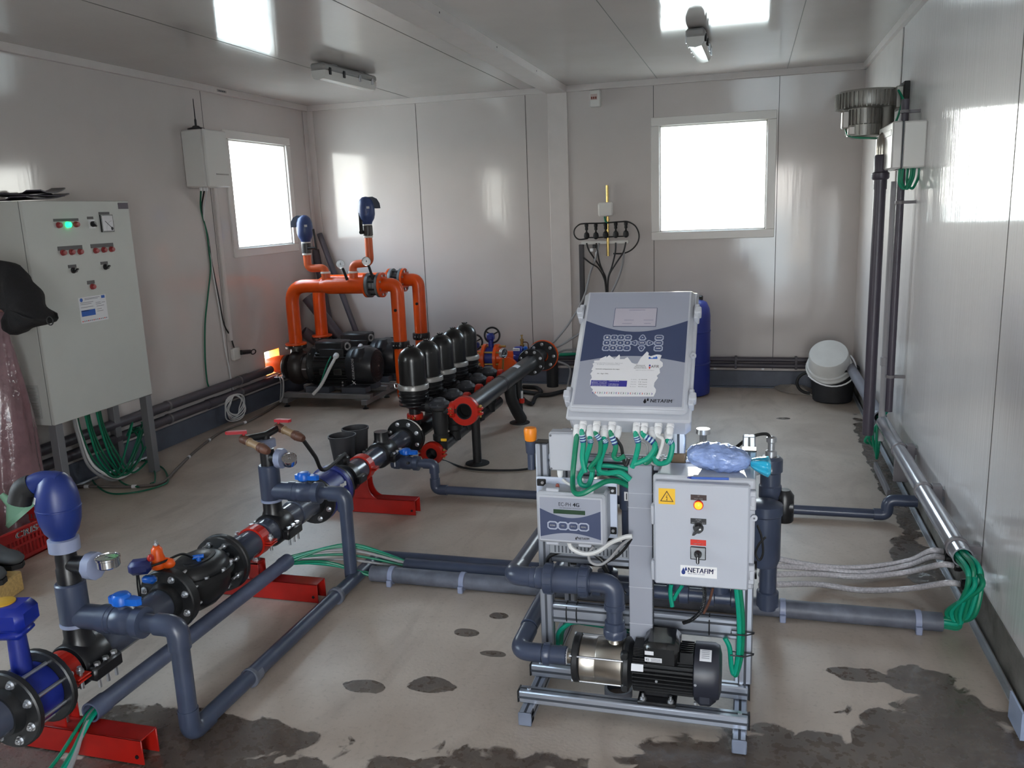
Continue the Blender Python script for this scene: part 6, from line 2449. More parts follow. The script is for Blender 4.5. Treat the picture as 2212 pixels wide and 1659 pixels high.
MB().cable([V((XL + .08, 5.46, 1.77))] + wl([(434, 450), (446, 500), (452, 545), (455, 580), (449, 640), (443, 700), (443, 770), (447, 820), (451, 836)]), .006, 8).solo('cable', M_GRN_SHADE, 'green cable hanging down the wall from the white enclosure', 'cable')
MB().cable([V((XL + .08, 5.50, 1.77))] + wl([(436, 455), (449, 510), (456, 560), (462, 590), (472, 640), (484, 700), (497, 725), (506, 752)]), .006, 8).solo('cable', M_BCAB, 'black cable bending down the wall to the plug socket', 'cable')
MB().cable([V((XL + .08, 5.53, 1.77))] + wl([(440, 470), (452, 530), (458, 580), (476, 680), (486, 750), (494, 790), (502, 835), (506, 850)]), .0055, 8).solo('cable', M_WCAB, 'white cable hanging down the wall to its coil', 'cable')
s = MB()
cc = atx(508, 875, XL + .09)
for k in range(6):
    rr_ = .075 + .006 * k
    s.tube([cc + V((.012 * math.sin(3 * a + k), math.cos(a) * rr_ * (1.05 + .07 * k) + .006 * math.sin(k * 2), math.sin(a) * rr_ * .98 - .004 * k)) for a in [2 * PI * i / 28 for i in range(28)]], .0045, 6, True)
s.solo('cable_coil', M_WCAB, 'coil of white cable hanging low on the left wall', 'cable coil')
t = thing('wall_socket', 'white wall socket with a black looped plug in it', 'socket', (XL, 5.77, .47))
s = MB()
s.box((XL, 5.72, .46), (XL + .035, 5.81, .56), .008)
s.build('socket_box', M_BOXW, t)
s = MB()
p0 = V((XL + .045, 5.80, .515))
s.cyl(p0, p0 + V((.02, .1, -.01)), .02, .017, 14)
s.build('plug', M_BLK, t)
s = MB()
p1 = p0 + V((.02, .1, -.01))
s.tube([p1 + V((.004, .035 - .035 * math.cos(a), .018 * math.sin(a) - .008)) for a in [2 * PI * i / 16 for i in range(16)]], .005, 6, True)
s.build('looped_lead', M_BCAB, t)
for z, lab in ((.30, 'upper'), (.207, 'lower')):
    t = thing('wall_conduit', 'dark grey conduit along the foot of the left wall, ' + lab + ' of the two', 'conduit', (XL + .045, 4.4, z), 'conduits on the left wall')
    s = MB()
    s.cyl((XL + .045, 2.2, z), (XL + .045, 6.2 if z > .25 else 6.9, z), .033, None, 18)
    for y in (4.6, 5.75) if z > .25 else (5.3,):
        s.lathe((XL + .045, y, z), Y_, [(.033, 0), (.037, .002), (.037, .1), (.033, .102)], 18)
    s.build('conduit_tube', M_PVC if 0 else mat('dark_wall_conduit', (72, 68, 76), .45, var=.1) if 'dark_wall_conduit' not in bpy.data.materials else bpy.data.materials['dark_wall_conduit'], t)
    for y in (3.4, 4.85, 5.72):
        s = MB()
        s.lathe((XL + .045, y, z), Y_, [(.033, 0), (.0375, .001), (.0375, .018), (.033, .019)], 18)
        s.box((XL, y, z - .012), (XL + .02, y + .018, z + .012))
        s.build('pipe_clip', mat('clip_grey', (112, 108, 112), .5) if 'clip_grey' not in bpy.data.materials else bpy.data.materials['clip_grey'], t)

# ---- cables spilling from under the cabinet
for k in range(9):
    y = 3.86 + .03 * k
    c_ = (M_GCAB, M_WCAB, M_GRN_SHADE, M_GRN, M_GRN_SHADE, M_GRN_SHADE, M_GRN, M_GRN_SHADE, M_GRN_SHADE)[k]
    e = V((-3.72 + .02 * (k % 3), 4.06 + .02 * k, .03 + .008 * (k % 4)))
    pts = [V((-3.74 - .015 * (k % 3), y, CZ0 + .02)), V((-3.73 - .015 * (k % 3), y + .012, .34)), V((-3.72, y + .05, .16)), e, e + V((.02, .16 + .02 * (k % 3), .12 + .05 * (k % 4))), e + V((-.1, .24, .26 - .03 * (k % 4)))]
    if k < 2:
        pts = pts[:4] + [e + V((0, .12, -.01)), e + V((0, .2, .0))]
    MB().cable(pts, .0065 if k > 1 else .0085, 8).solo('cable', c_, 'cable dropping from under the grey cabinet, ' + ('pale grey, outermost', 'white, next to the outermost', 'green, first of the bundle', 'bright green, second of the bundle', 'green, third of the bundle', 'green, fourth of the bundle', 'bright green, fifth of the bundle', 'green, sixth of the bundle', 'green, last of the bundle')[k], 'cable', 'cables dropping from the cabinet')
lp_ = [atz(*q, .01) for q in ((198, 1000), (196, 1020), (205, 1045), (240, 1066), (300, 1062), (350, 1048), (363, 1036), (350, 1010), (310, 995), (275, 1000), (254, 1015), (256, 1035), (275, 1048), (300, 1052))]
MB().cable(lp_, .0055, 8).solo('cable', M_GRN_SHADE, 'green cable lying in wide loops on the floor by the cabinet legs', 'cable')
MB().cable([atz(*q, .01) for q in ((262, 975), (300, 985), (330, 1010), (335, 1038), (325, 1045))], .005, 8).solo('cable', M_GRN_SHADE, 'thin green cable curving between the cabinet legs', 'cable')
fc_ = [atz(*q, .009) for q in ((150, 1052), (200, 1051), (290, 1051), (350, 1042), (385, 1010), (425, 972), (480, 932), (540, 908), (590, 880), (615, 862))]
s = MB()
s.cable(fc_, .009, 8)
sp_ = spline(fc_, 10)
for i in (8, 20, 46, 55, 68):
    d = (sp_[i + 1] - sp_[i]).normalized()
    s.cyl(sp_[i] - d * .014, sp_[i] + d * .014, .0115, None, 10, True, 1)
s.solo('floor_cable', [mat('floor_cable_grey', (104, 96, 92), .55), M_WHT], 'long grey cable with white markers snaking along the floor from the cabinet', 'cable')
s = MB()
a, b = atz(163, 1050, .012), atz(318, 988, .012)
s.cyl(a, b, .011, None, 10)
s.solo('steel_rod', M_GALV, 'thin pale rod lying on the floor under the cabinet', 'rod')
# ================================================================ things on the ceiling, the back wall and the right wall
def lamp(label, c, d, L):
    d = V(d).normalized()
    w = Z_.cross(d)
    t = thing('ceiling_light', label, 'lamp', c, 'sealed batten lights on the ceiling')
    c = V(c)
    Mt = MX(((d.x, w.x, 0, c.x), (d.y, w.y, 0, c.y), (0, 0, 1, c.z), (0, 0, 0, 1)))
    s = MB(Mt)
    h = L / 2
    s.box((-h, -.055, .03), (h, .055, .075), .012)
    s.box((-h * .6, -.03, .07), (-h * .4, .03, H - c.z), .002)
    s.box((h * .4, -.03, .07), (h * .6, .03, H - c.z), .002)
    s.build('housing', mat('lamp_grey', (150, 148, 146), .4) if 'lamp_grey' not in bpy.data.materials else bpy.data.materials['lamp_grey'], t)
    s = MB(Mt)
    prof = [(-.052, .03), (-.05, .0), (-.035, -.022), (0, -.03), (.035, -.022), (.05, .0), (.052, .03)]
    s.prism(prof, (-h + .01, 0, 0), (0, 1, 0), (0, 0, 1), (L - .02, 0, 0))
    s.build('diffuser', mat('clear_diffuser', (206, 204, 200), .12, coat=.5) if 'clear_diffuser' not in bpy.data.materials else bpy.data.materials['clear_diffuser'], t)
    for x in (-h * .8, -h * .3, h * .3, h * .8):
        for sg in (-1, 1):
            s = MB(Mt)
            s.box((x - .012, sg * .056 - .004, .005), (x + .012, sg * .056 + .004, .05), .002)
            s.build('clip', M_BLKM if x < 0 and sg < 0 else M_STEEL, t)


lamp('grey batten light on the ceiling near the side window', ((-2.705), 5.59, H - .085), (.08, 1, 0), .70)
lamp('grey batten light on the ceiling in front of the square window, seen end on', ((-.322), 5.56, H - .085), (.02, 1, 0), .62)

t = thing('breaker_box', 'small white breaker box with three red switches high on the back wall', 'box', (-1.255, D, 2.36))
s = MB()
s.box((-1.30, D - .06, 2.352), (-1.214, D, 2.484), .006)
s.build('housing', M_BOXW, t)
s = MB()
s.box((-1.291, D - .0615, 2.405), (-1.236, D - .059, 2.452))
s.build('window', mat('pink_grey_panel', (196, 178, 174), .4), t)
for k in range(3):
    s = MB()
    s.box((-1.286 + k * .017, D - .07, 2.412), (-1.276 + k * .017, D - .06, 2.43), .002)
    s.build('switch', mat('brown_red', (126, 52, 36), .5) if k == 0 else bpy.data.materials['brown_red'], t)
t = thing('wall_label', 'tiny dark label on the cornice above the side window', 'label', (XL + .03, 5.6, H - .03))
p = atx(479, 197, XL + .031)
s = MB()
s.box((XL + .0295, p.y - .06, p.z - .009), (XL + .031, p.y + .06, p.z + .009), 0, 0)
for k in range(4):
    s.box((XL + .031, p.y - .04 + k * .022, p.z - .005), (XL + .0314, p.y - .026 + k * .022, p.z + .005), 0, 1)
s.build('label_plate', [mat('label_grey', (150, 144, 142), .6), M_SLOT], t)

# ---- hydraulic command valves on the back wall
def bw(px, py, d=.03):
    return aty(px, py, D - d)


hub = thing('pilot_valve_rack', 'rack of five small black pilot valves on brass tube on the back wall', 'valve rack', bw(1312, 520, 0))
s = MB()
a, b = bw(1311, 400), bw(1314, 553)
a.x = b.x = (a.x + b.x) / 2
s.cyl(a, b, .012, None, 14)
for q in (.42, .5):
    s.lathe(a.lerp(b, q), Z_, [(.012, 0), (.017, .002), (.017, .014), (.012, .016)], 12)
s.build('brass_tube', mat('bright_brass', (214, 186, 116), .25, .9), hub)
s = MB()
p0, p1 = bw(1256, 524, .02), bw(1358, 521, .02)
s.box((p0.x, D - .03, p1.z - .018), (p1.x, D - .004, p0.z + .01), .002)
s.build('mounting_rail', M_BOXW, hub)
for k, (x, y) in enumerate(((1267, 495), (1287, 495), (1308, 493), (1330, 492), (1352, 491))):
    c_ = bw(x, y, .05)
    s = MB()
    s.lathe(c_ - Z_ * .085, Z_, [(.008, 0), (.022, .012), (.024, .03), (.02, .05), (.008, .06), (.007, .075), (.014, .08), (.012, .1), (.016, .11), (.016, .125), (.01, .13)], 14)
    s.build('pilot_valve', M_BLKM, hub)
s = MB()
loop = [bw(*q, .05) for q in ((1267, 516), (1250, 517), (1241, 508), (1241, 496), (1250, 486), (1262, 483), (1300, 482), (1340, 479), (1356, 479), (1372, 488), (1380, 505), (1378, 522), (1366, 538), (1348, 547), (1325, 548))]
s.cable(loop, .006, 8)
s.cable([bw(*q, .05) for q in ((1262, 513), (1290, 513), (1330, 511), (1356, 510))], .005, 8)
s.build('feed_tube', M_BCAB, hub)
for k, pts in enumerate((((1267, 525), (1272, 540), (1285, 560), (1298, 580), (1308, 600), (1310, 640)), ((1288, 525), (1291, 545), (1296, 570), (1305, 595), (1310, 640)),
                         ((1330, 524), (1329, 545), (1322, 575), (1314, 600), (1312, 640)), ((1352, 523), (1346, 545), (1330, 570), (1315, 598), (1313, 640)),
                         ((1260, 556), (1275, 568), (1293, 580), (1306, 605), (1311, 640)))):
    MB().cable([bw(*q, .05 + .008 * k) for q in pts], .0065, 8).build('pilot_tube', M_BCAB, hub)
s = MB()
for k in range(3):
    q = bw(1278 + 6 * k, (540, 532, 548)[k], .04)
    s.obox(q, (.03, .03, .03), None, .004, k % 2)
s.build('small_relay', [M_WHT, M_BLK], hub)
t = thing('wall_box', 'small white square junction box on the brass tube of the back wall', 'box', bw(1310, 452, 0))
p = bw(1310, 452, 0)
s = MB()
s.box((p.x - .057, D - .075, p.z - .058), (p.x + .057, D - .02, p.z + .058), .008)
s.box((p.x - .064, D - .06, p.z - .045), (p.x + .064, D - .05, p.z + .045), .003)
s.build('housing', M_BOXW, t)
MB().cable([bw(1306, 468, .04), bw(1308, 478, .045), bw(1312, 482, .05)], .008, 8).build('green_stub', M_GRN, t)
s = MB()
p0 = bw(1256, 528, .03)
s.box((p0.x - .02, D - .05, .03), (p0.x + .02, D - .01, p0.z), .003)
s.solo('wall_post', mat('dark_post', (62, 60, 64), .5), 'dark square post rising up the back wall under the pilot valves', 'post')
MB().cable([bw(1294, 525, .05), bw(1286, 560, .06), bw(1275, 590, .07), bw(1262, 640, .09), aty(1235, 690, 7.1), aty(1200, 735, 7.05), aty(1165, 765, 7.0)], .009, 8).solo('cable', M_GCAB, 'pale grey cable slanting down the back wall to the filters', 'cable')
MB().cable([bw(1348, 540, .05), bw(1345, 570, .06), bw(1336, 600, .07), bw(1322, 630, .09), aty(1290, 690, 7.1), aty(1230, 735, 7.05), aty(1180, 762, 7.0)], .009, 8).solo('cable', M_GCAB, 'pale grey cable leaving the back wall rack behind the controller', 'cable')
MB().cable([V((-1.5, 7.0, .03)), V((-1.48, 7.0, .2)), aty(1192, 775, 7.0), aty(1215, 758, 7.05), aty(1240, 755, 7.1), aty(1290, 752, 7.15)], .009, 8).solo('cable', M_GCAB, 'short grey cable arching above the green cables behind the controller', 'cable')
for k in range(3):
    MB().cable([V((-1.6, 7.14 + .03 * k, .279)), V((-1.25, 7.16 + .03 * k, .30 - .008 * k)), V((-.9, 7.18 + .02 * k, .282)), V((-.5, 7.2, .279 + .012 * (k == 1)))], .011, 8).solo('cable', (M_GRN, M_GRNB, M_GRN)[k], 'green cable along the back wall past the outlet flange, ' + ('highest', 'middle', 'lowest')[k] + ' strand', 'cable', 'green cables at the back wall')

# ---- back wall conduits
for k, z in enumerate((.245, .195)):
    s = MB()
    s.cyl((-1.75, D - .05, z), (XR - .1, D - .05, z), .022, None, 16)
    for x in (-.1, .38):
        s.box((x - .01, D - .075, z - .026), (x + .01, D, z + .026), .002)
    s.solo('wall_conduit', bpy.data.materials['dark_wall_conduit'], 'dark conduit along the foot of the back wall, ' + ('upper', 'lower') [k] + ' of the two', 'conduit', 'conduits on the back wall')
s = MB()
for x in (-.27, .12):
    s.cyl((x, D - .02, .165), (x, D - .028, .165), .011, None, 12)
    s.solo('round_bolt', M_STEEL, 'shiny bolt head under the back wall conduits, ' + ('beside the blue drum' if x < 0 else 'midway to the tub'), 'bolt', 'bolts on the back wall')
    s = MB()

# ---- blue drum, tub and bucket
dc = V((-.485, 6.96, 0))
t = thing('plastic_drum', 'tall blue plastic drum mostly hidden behind the big controller', 'drum', dc)
s = MB()
zt = aty(1515, 645, 6.96).z
s.lathe(dc, Z_, [(.16, 0), (.182, .012), (.185, .05), (.185, zt - .14), (.178, zt - .08), (.155, zt - .03), (.11, zt - .005), (.06, zt), (.0001, zt)], 40)
for zz in (zt * .33, zt * .66):
    s.lathe(dc + Z_ * zz, Z_, [(.185, 0), (.19, .008), (.185, .016)], 40, False)
s.build('drum_body', mat('drum_blue', (42, 56, 140), .4, var=.06), t)
s = MB()
for x in (-.09, .09):
    s.lathe(dc + V((x, 0, zt - .01)), Z_, [(.035, 0), (.035, .03), (.03, .034)], 16)
    s.build('bung', M_BLK, t)
    s = MB()
bc = V((.635, 6.83, 0))
t = thing('rubber_tub', 'black rubber tub on the floor in the far corner', 'tub', bc)
s = MB()
s.lathe(bc, Z_, [(.0001, 0), (.135, 0), (.145, .01), (.17, .25), (.185, .255), (.186, .27), (.168, .275), (.16, .25), (.135, .02), (.0001, .02)], 36, False)
s.build('tub_shell', mat('rubber_black', (30, 30, 34), .65, var=.35, vscale=12, bump=.1), t)
s = MB()
s.tube([bc + V((-.165 - .1 * math.sin(a), -.02, .14 - .085 * math.cos(a))) for a in [PI * i / 14 for i in range(15)]], .012, 10)
s.build('rope_handle', M_BLKM, t)
t = thing('paint_bucket', 'white plastic bucket upside down in the black tub', 'bucket', bc + V((0, 0, .2)))
ax = V((-.10, -.62, .78)).normalized()
o = aty(1790, 763, 6.68) - ax * .168
s = MB()
s.lathe(o, ax, [(.165, 0), (.17, .0), (.172, .014), (.164, .018), (.158, .03), (.164, .034), (.162, .046), (.15, .05), (.142, .155), (.136, .166), (.0001, .168)], 36, False)
s.build('bucket_shell', mat('bucket_white', (206, 206, 204), .5, var=.06), t)
s = MB()
u, w, a_ = frame(ax)
s.tube([o + ax * (.03 + .0) + (u * math.cos(th) + w * math.sin(th)) * .18 + V((.02, -.035, -.02)) * abs(math.sin((th - .6))) for th in [(-.9 + 3.1 * i / 16) - PI * .5 for i in range(17)]], .006, 8)
s.build('wire_handle', M_WHT, t)
pk = [atz(*q, 0) for q in ((1650, 830), (1672, 822), (1720, 832), (1752, 838), (1756, 856), (1715, 852), (1690, 848))]
s = MB()
cp = sum(pk, V()) / len(pk)
nn = len(pk)
vs = [p + Z_ * .004 for p in pk] + [cp.lerp(p, .55) + Z_ * (.03 + .015 * (i % 3)) for i, p in enumerate(pk)] + [cp + Z_ * .035]
fs = [(i, (i + 1) % nn, nn + (i + 1) % nn, nn + i) for i in range(nn)] + [(nn + i, nn + (i + 1) % nn, 2 * nn) for i in range(nn)]
s.add(vs, fs)
s.solo('plastic_sheet', mat('dusty_film', (150, 142, 134), .35, var=.15, bump=.3), 'crumpled dusty plastic sheet on the floor beside the black tub', 'plastic sheet', sharp=20)

# ---- blower on the right wall
by = 5.45
bx = aty(1875, 215, by).x
bz0 = aty(1870, 300, by).z
bz1 = aty(1870, 195, by).z
bl = thing('side_channel_blower', 'silver finned blower mounted high on the wall in the corner', 'blower', (bx, by, bz0))
R_ = .165
s = MB()
s.lathe((bx, by, bz1 - .105), Z_, [(.10, 0), (R_ * .97, .01), (R_, .02), (R_, .085), (R_ * .96, .1), (.12, .105)], 40)
for k in range(44):
    th = 2 * PI * k / 44
    s.obox((bx + math.cos(th) * (R_ + .006), by + math.sin(th) * (R_ + .006), bz1 - .06), (.014, .004, .085), MX.Rotation(th, 3, 'Z'))
s.build('impeller_housing', mat('cast_aluminium', (150, 146, 140), .42, .6, var=.12, bump=.05), bl)
s = MB()
s.cyl((bx - .02, by - .02, bz1 - .25), (bx - .02, by - .02, bz1 - .1), .085, None, 30)
for k in range(26):
    th = 2 * PI * k / 26
    s.obox((bx - .02 + math.cos(th) * .088, by - .02 + math.sin(th) * .088, bz1 - .178), (.02, .004, .14), MX.Rotation(th, 3, 'Z'))
s.lathe((bx - .02, by - .02, bz0), Z_, [(.06, 0), (.09, .015), (.095, .05), (.095, .075), (.085, .08)], 30)
s.build('finned_motor', bpy.data.materials['cast_aluminium'], bl)
s = MB()
s.box((bx - .14, by - .06, bz1 - .21), (bx - .085, by + .02, bz1 - .11), .008)
s.box((bx - .11, by - .1, bz1 - .25), (bx - .07, by - .06, bz1 - .2), .006)
s.build('terminal_box', mat('pale_metal', (178, 172, 166), .4, .3), bl)
s = MB()
s.lathe((bx + .10, by - .03, bz1 - .26), Z_, [(.035, 0), (.04, .01), (.04, .14), (.05, .16)], 22)
s.box((bx + .13, by - .12, bz1 - .12), (XR, by + .12, bz1 + .0), .006)
s.build('outlet_silencer', bpy.data.materials['cast_aluminium'], bl)
s = MB()
s.box((XR - .03, by - .15, bz1 - .30), (XR, by + .16, bz1 + .02), .003)
s.build('wall_bracket', M_BLKM, bl)
MB().cable([(bx - .12, by - .02, bz1 - .2), (bx - .1, by - .06, bz1 - .25), (bx - .02, by - .1, bz1 - .27), (bx + .1, by - .12, bz1 - .26), (bx + .16, by - .14, bz1 - .1), (XR - .06, by - .16, bz1 - .03), (XR - .03, by - .2, bz1 - .1)], .006, 8).solo('cable', M_GRN, 'green cable arching from the blower to the wall box', 'cable')
# control box below it
cbx = thing('motor_control_box', 'small grey control box with hinged clear lid on the wall below the blower', 'box', (XR, 5.1, 1.7))
yb0, yb1 = 4.72, 5.19
zb0, zb1 = aty(1912, 370, 5.19).z, aty(1912, 278, 5.19).z
fx = XR - .16
s = MB()
s.box((fx + .05, yb0, zb0), (XR, yb1, zb1), .008)
s.build('housing', M_BOXW, cbx)
s = MB()
s.box((fx, yb0 - .002, zb0 - .002), (fx + .05, yb1 + .002, zb1 + .002), .008)
s.box((fx - .002, yb0 + .03, zb0 + .16), (fx + .01, yb1 - .03, zb1 - .03), .006)
s.build('lid', mat('translucent_grey_lid', (196, 194, 192), .25, coat=.3), cbx)
s = MB()
s.box((fx + .048, yb0 - .003, zb0 - .003), (fx + .0525, yb1 + .003, zb1 + .003))
s.build('lid_seam', M_SLOT, cbx)
for zz in (zb0 + .07, zb1 - .07):
    s = MB()
    s.box((fx - .014, yb1 - .02, zz - .02), (fx + .02, yb1 + .012, zz + .02), .004)
    s.build('lid_clip', M_STEEL, cbx)
for k, (dy, dx, lab) in enumerate(((.05, .03, 'green, in front'), (.09, .05, 'green, second'), (.13, .08, 'green, looping back'))):
    MB().cable([(fx + dx + .02, yb0 + dy, zb0), (fx + dx + .02, yb0 + dy, zb0 - .07), (fx + dx + .05, yb0 + dy + .02, zb0 - .10), (fx + dx + .075, yb0 + dy + .03, zb0 - .05), (fx + dx + .08, yb0 + dy + .03, zb0)], .007, 8).solo('cable', M_GRN, 'cable loop under the small grey control box, ' + lab, 'cable', 'cable loops under the control box')

# vertical pipes
vy = 5.0
PP = mat('brown_grey_pipe', (66, 60, 72), .4, var=.08)
t = thing('vertical_pipe', 'thickest dark vertical pipe with a union below the blower', 'pipe', (.67, vy, .03), 'vertical pipes on the wall corner')
s = MB()
a, b = aty(1902, 345, vy), aty(1878, 900, vy)
vx = (a.x + b.x) / 2
s.cyl((vx, vy, .22), (vx, vy, 1.6), .031, None, 20)
s.lathe((vx, vy, 1.58), Z_, [(.034, 0), (.034, .05), (.04, .052), (.045, .06), (.045, .085), (.036, .09), (.034, .1), (.036, .17), (.03, .18)], 22)
s.build('pipe', PP, t)
s = MB()
s.pipe([(vx, vy, 1.75), (vx, vy, 1.83), (vx + .03, vy + .1, 1.86), (bx + .1, by - .03, bz1 - .25)], .03, .05, 16)
s.build('steel_hose', M_SS, t)
t = thing('vertical_pipe', 'slim white vertical conduit between the two dark pipes', 'pipe', (.74, 5.05, .3), 'vertical pipes on the wall corner')
px_ = aty(1921, 600, 5.1).x
s = MB()
s.cyl((px_, 5.1, .16), (px_, 5.1, 1.62), .019, None, 16)
s.lathe((px_, 5.1, .60), Z_, [(.02, 0), (.026, .004), (.026, .05), (.02, .054)], 16)
s.build('conduit', mat('grey_white_conduit', (176, 174, 178), .45), t)
t = thing('vertical_pipe', 'dark vertical pipe closest to the film covered wall panels', 'pipe', (.79, 5.0, .3), 'vertical pipes on the wall corner')
px2 = aty(1933, 640, 4.95).x
s = MB()
s.cyl((px2, 4.95, .37), (px2, 4.95, zb0), .02, None, 16)
s.cyl((px2, 4.95, 1.89), (px2, 4.95, 2.03), .02, None, 16)
s.build('pipe', PP, t)
for zz in (.56, 1.5, 1.96):
    s = MB()
    s.lathe((px2, 4.95, zz), Z_, [(.02, 0), (.024, .001), (.024, .016), (.02, .017)], 16)
    s.box((px2, 4.94, zz), (XR, 4.96, zz + .016))
    s.build('pipe_clip', bpy.data.materials['clip_grey'], t)

# ---- conduit along the right wall
HX, HZ = .752, .272
t = thing('wall_conduit', 'long shiny grey conduit along the foot of the film covered wall', 'conduit', (HX, 5, HZ))
s = MB()
s.lathe((HX, 3.14, HZ), Y_, [(.031, .08), (.031, 0), (.036, 0), (.036, 1.95)], 24, False)
s.build('conduit_tube', mat('shiny_grey_conduit', (150, 152, 160), .18, .25, var=.08), t)
for y in (3.22, 3.86, 4.5):
    s = MB()
    s.lathe((HX, y, HZ), Y_, [(.036, 0), (.041, .002), (.041, .024), (.036, .026)], 24)
    s.box((HX, y + .002, HZ - .02), (XR, y + .024, HZ + .012))
    s.box((XR - .05, y - .02, HZ - .1), (XR - .01, y + .03, HZ + .035), .003) if y > 3.3 else None
    s.build('pipe_clip', bpy.data.materials['clip_grey'], t)
s = MB()
s.lathe((HX, 5.2, HZ), Y_, [(.031, .06), (.031, 0), (.038, 0), (.038, .12), (.036, .125), (.036, 1.85)], 24, False)
s.solo('wall_conduit', mat('matt_grey_conduit', (112, 112, 122), .45, var=.1), 'matt grey conduit further along the film covered wall behind the vertical pipes', 'conduit')
for k in range(7):
    th = 2 * PI * k / 7
    o1 = V((math.cos(th) * .019, 0, math.sin(th) * .019))
    a = V((HX, 3.14, HZ)) + o1
    e = V((.69, 3.1, .036)) + V((0, math.cos(th) * .014, math.sin(th) * .014))
    MB().cable([a + Y_ * .08, a, a + V((.015 + .006 * math.cos(th), -.09 - .01 * k, -.02)), V((.775 - .012 * k, 3.02 + .012 * k, .12 - .006 * k)), e + V((.05, -.02, .01)), e, e - X_ * .06], .0085, 8).solo('cable', M_GRNB if k % 2 else M_GRN, 'green cable bowing from the wall conduit to the floor conduit, ' + ('outermost', 'second', 'third', 'fourth', 'fifth', 'sixth', 'innermost')[k] + ' strand', 'cable', 'green cables at the wall corner')
for k in range(4):
    MB().cable([(HX - .01 + .006 * k, 5.14, HZ + .01), (HX - .03 - .02 * k, 5.09, HZ - .05 - .02 * k), (HX - .02, 5.12 + .03 * k, .05 + .02 * k), (HX - .0, 5.2 + .02 * k, .09), (HX + .01 - .006 * k, 5.24, HZ)], .008, 8).solo('cable', M_GRN, 'green cable loop where the wall conduit is interrupted, ' + ('first', 'second', 'third', 'fourth')[k] + ' strand', 'cable', 'green loops at the conduit gap')
MB().cable([(HX, 5.12, HZ + .02), (HX + .02, 5.08, HZ + .07), (px2, 4.97, .38)], .008, 8).solo('cable', M_GRNB, 'bright green cable rising from the conduit into the slim dark pipe', 'cable')
s = MB()
s.box((HX - .02, 4.52, .1), (HX + .05, 4.54, .25), .003)
s.box((HX - .05, 4.5, .02), (HX - .03, 5.0, .06), .003)
s.solo('pipe_bracket', bpy.data.materials['clip_grey'], 'grey steel bracket under the wall conduit near the corner', 'bracket')
# ---- braided hoses
HM = mat('braided_clear_hose', (196, 192, 196), .25, var=.25, vscale=120, coat=.3)
for k, (e, lab) in enumerate((((2040, 1192), 'uppermost, ending high at the wall fitting'), ((2042, 1205), 'second from the top'), ((2062, 1222), 'third from the top'), ((2076, 1262), 'lowest, sagging toward the floor'))):
    z = (.15, .13, .11, .085)[k]
    q = atx(*e, .76)
    st_ = V((.06, 3.3 - .05 * k, .16 - .02 * k))
    mids = [atz(1760, (1222, 1228, 1240, 1262)[k], .06 - .01 * k), atz(1860, (1226, 1237, 1246, 1275)[k], .04 - .006 * k), atz(1960, (1212, 1222, 1236, 1272)[k], .05 - .005 * k)]
    t = thing('braided_hose', 'clear braided hose across the floor to the wall, ' + lab, 'hose', (.4, 3.4, .0), 'braided hoses by the wall')
    MB().cable([st_] + mids + [q + V((-.05, 0, 0)), q], .0115, 10).build('hose', HM, t)
    MB().lathe(q - X_ * .004, X_, [(.012, 0), (.02, .004), (.022, .02), (.018, .03), (.012, .045)], 14).build('black_fitting', M_BLK, t)
s = MB()
q = atx(2062, 1190, .78)
s.obox(q + V((.01, .03, .0)), (.04, .05, .05), None, .006)
s.solo('hose_manifold', M_BLKM, 'small black manifold block joining the braided hoses to the wall', 'manifold')
# ---- bracket at the picture edge
q = atz(2205, 1560, 0)
s = MB()
s.prism([(0, 0), (.12, 0), (.12, .006), (.006, .006), (.006, .12), (0, .12)], (.765, 2.44, .015), X_, Y_, (0, 0, .085))
s.solo('angle_bracket', mat('pale_blue_steel', (164, 178, 206), .4, .3, var=.1), 'pale blue steel angle piece lying against the kerb strip', 'bracket')

# ================================================================ inside and on the dosing machine
t = thing('dosing_manifold', 'dark pipes with valves and clear tubes inside the machine frame', 'manifold', (-.3, 2.64, .2))
s = MB()
s.cyl((-.58, 2.55, .325), (.0, 2.55, .325), .023, None, 18)
for x in (-.54, -.48, -.2, -.12, -.04):
    s.lathe((x, 2.55, .325), X_, [(.024, 0), (.031, .003), (.031, .03), (.024, .033)], 18)
s.build('lower_pipe', M_PVC, t)
s = MB()
s.cyl((-.58, 2.70, .36), (.04, 2.70, .36), .03, None, 18)
s.build('rear_pipe', M_BLK, t)
for x in (-.515, -.43, -.205, -.075):
    s = MB()
    s.cyl((x, 2.56, .33), (x, 2.56, .62), .018, None, 16)
    s.lathe((x, 2.56, .42), Z_, [(.022, 0), (.03, .004), (.03, .03), (.022, .034)], 16)
    s.lathe((x, 2.56, .34), Z_, [(.03, 0), (.034, .004), (.034, .04), (.026, .044)], 16)
    s.build('suction_tube', M_PVC, t)
    s = MB()
    s.obox((x, 2.545, .48), (.045, .05, .055), None, .006)
    s.cyl((x, 2.52, .48), (x, 2.505, .48), .018, None, 14)
    s.build('solenoid_valve', M_BLK, t)
s = MB()
s.cyl((-.352, 2.50, .5), (-.352, 2.50, .76), .021, None, 18)
s.lathe((-.352, 2.50, .62), Z_, [(.021, 0), (.027, .003), (.027, .08), (.021, .083)], 18)
s.box((-.361, 2.4725, .655), (-.343, 2.475, .685), .001, 1)
s.box((-.355, 2.472, .66), (-.352, 2.473, .68), 0, 2)
s.build('flow_meter', [M_PVC, M_WHT, M_INK], t)
s = MB()
s.cyl((-.56, 2.72, .70), (.03, 2.72, .70), .026, None, 18)
for x in (-.45, -.3, -.05):
    s.lathe((x, 2.72, .70), X_, [(.027, 0), (.034, .003), (.034, .04), (.027, .043)], 18)
s.build('upper_pipe', M_PVCL if 0 else M_PVC, t)
s = MB()
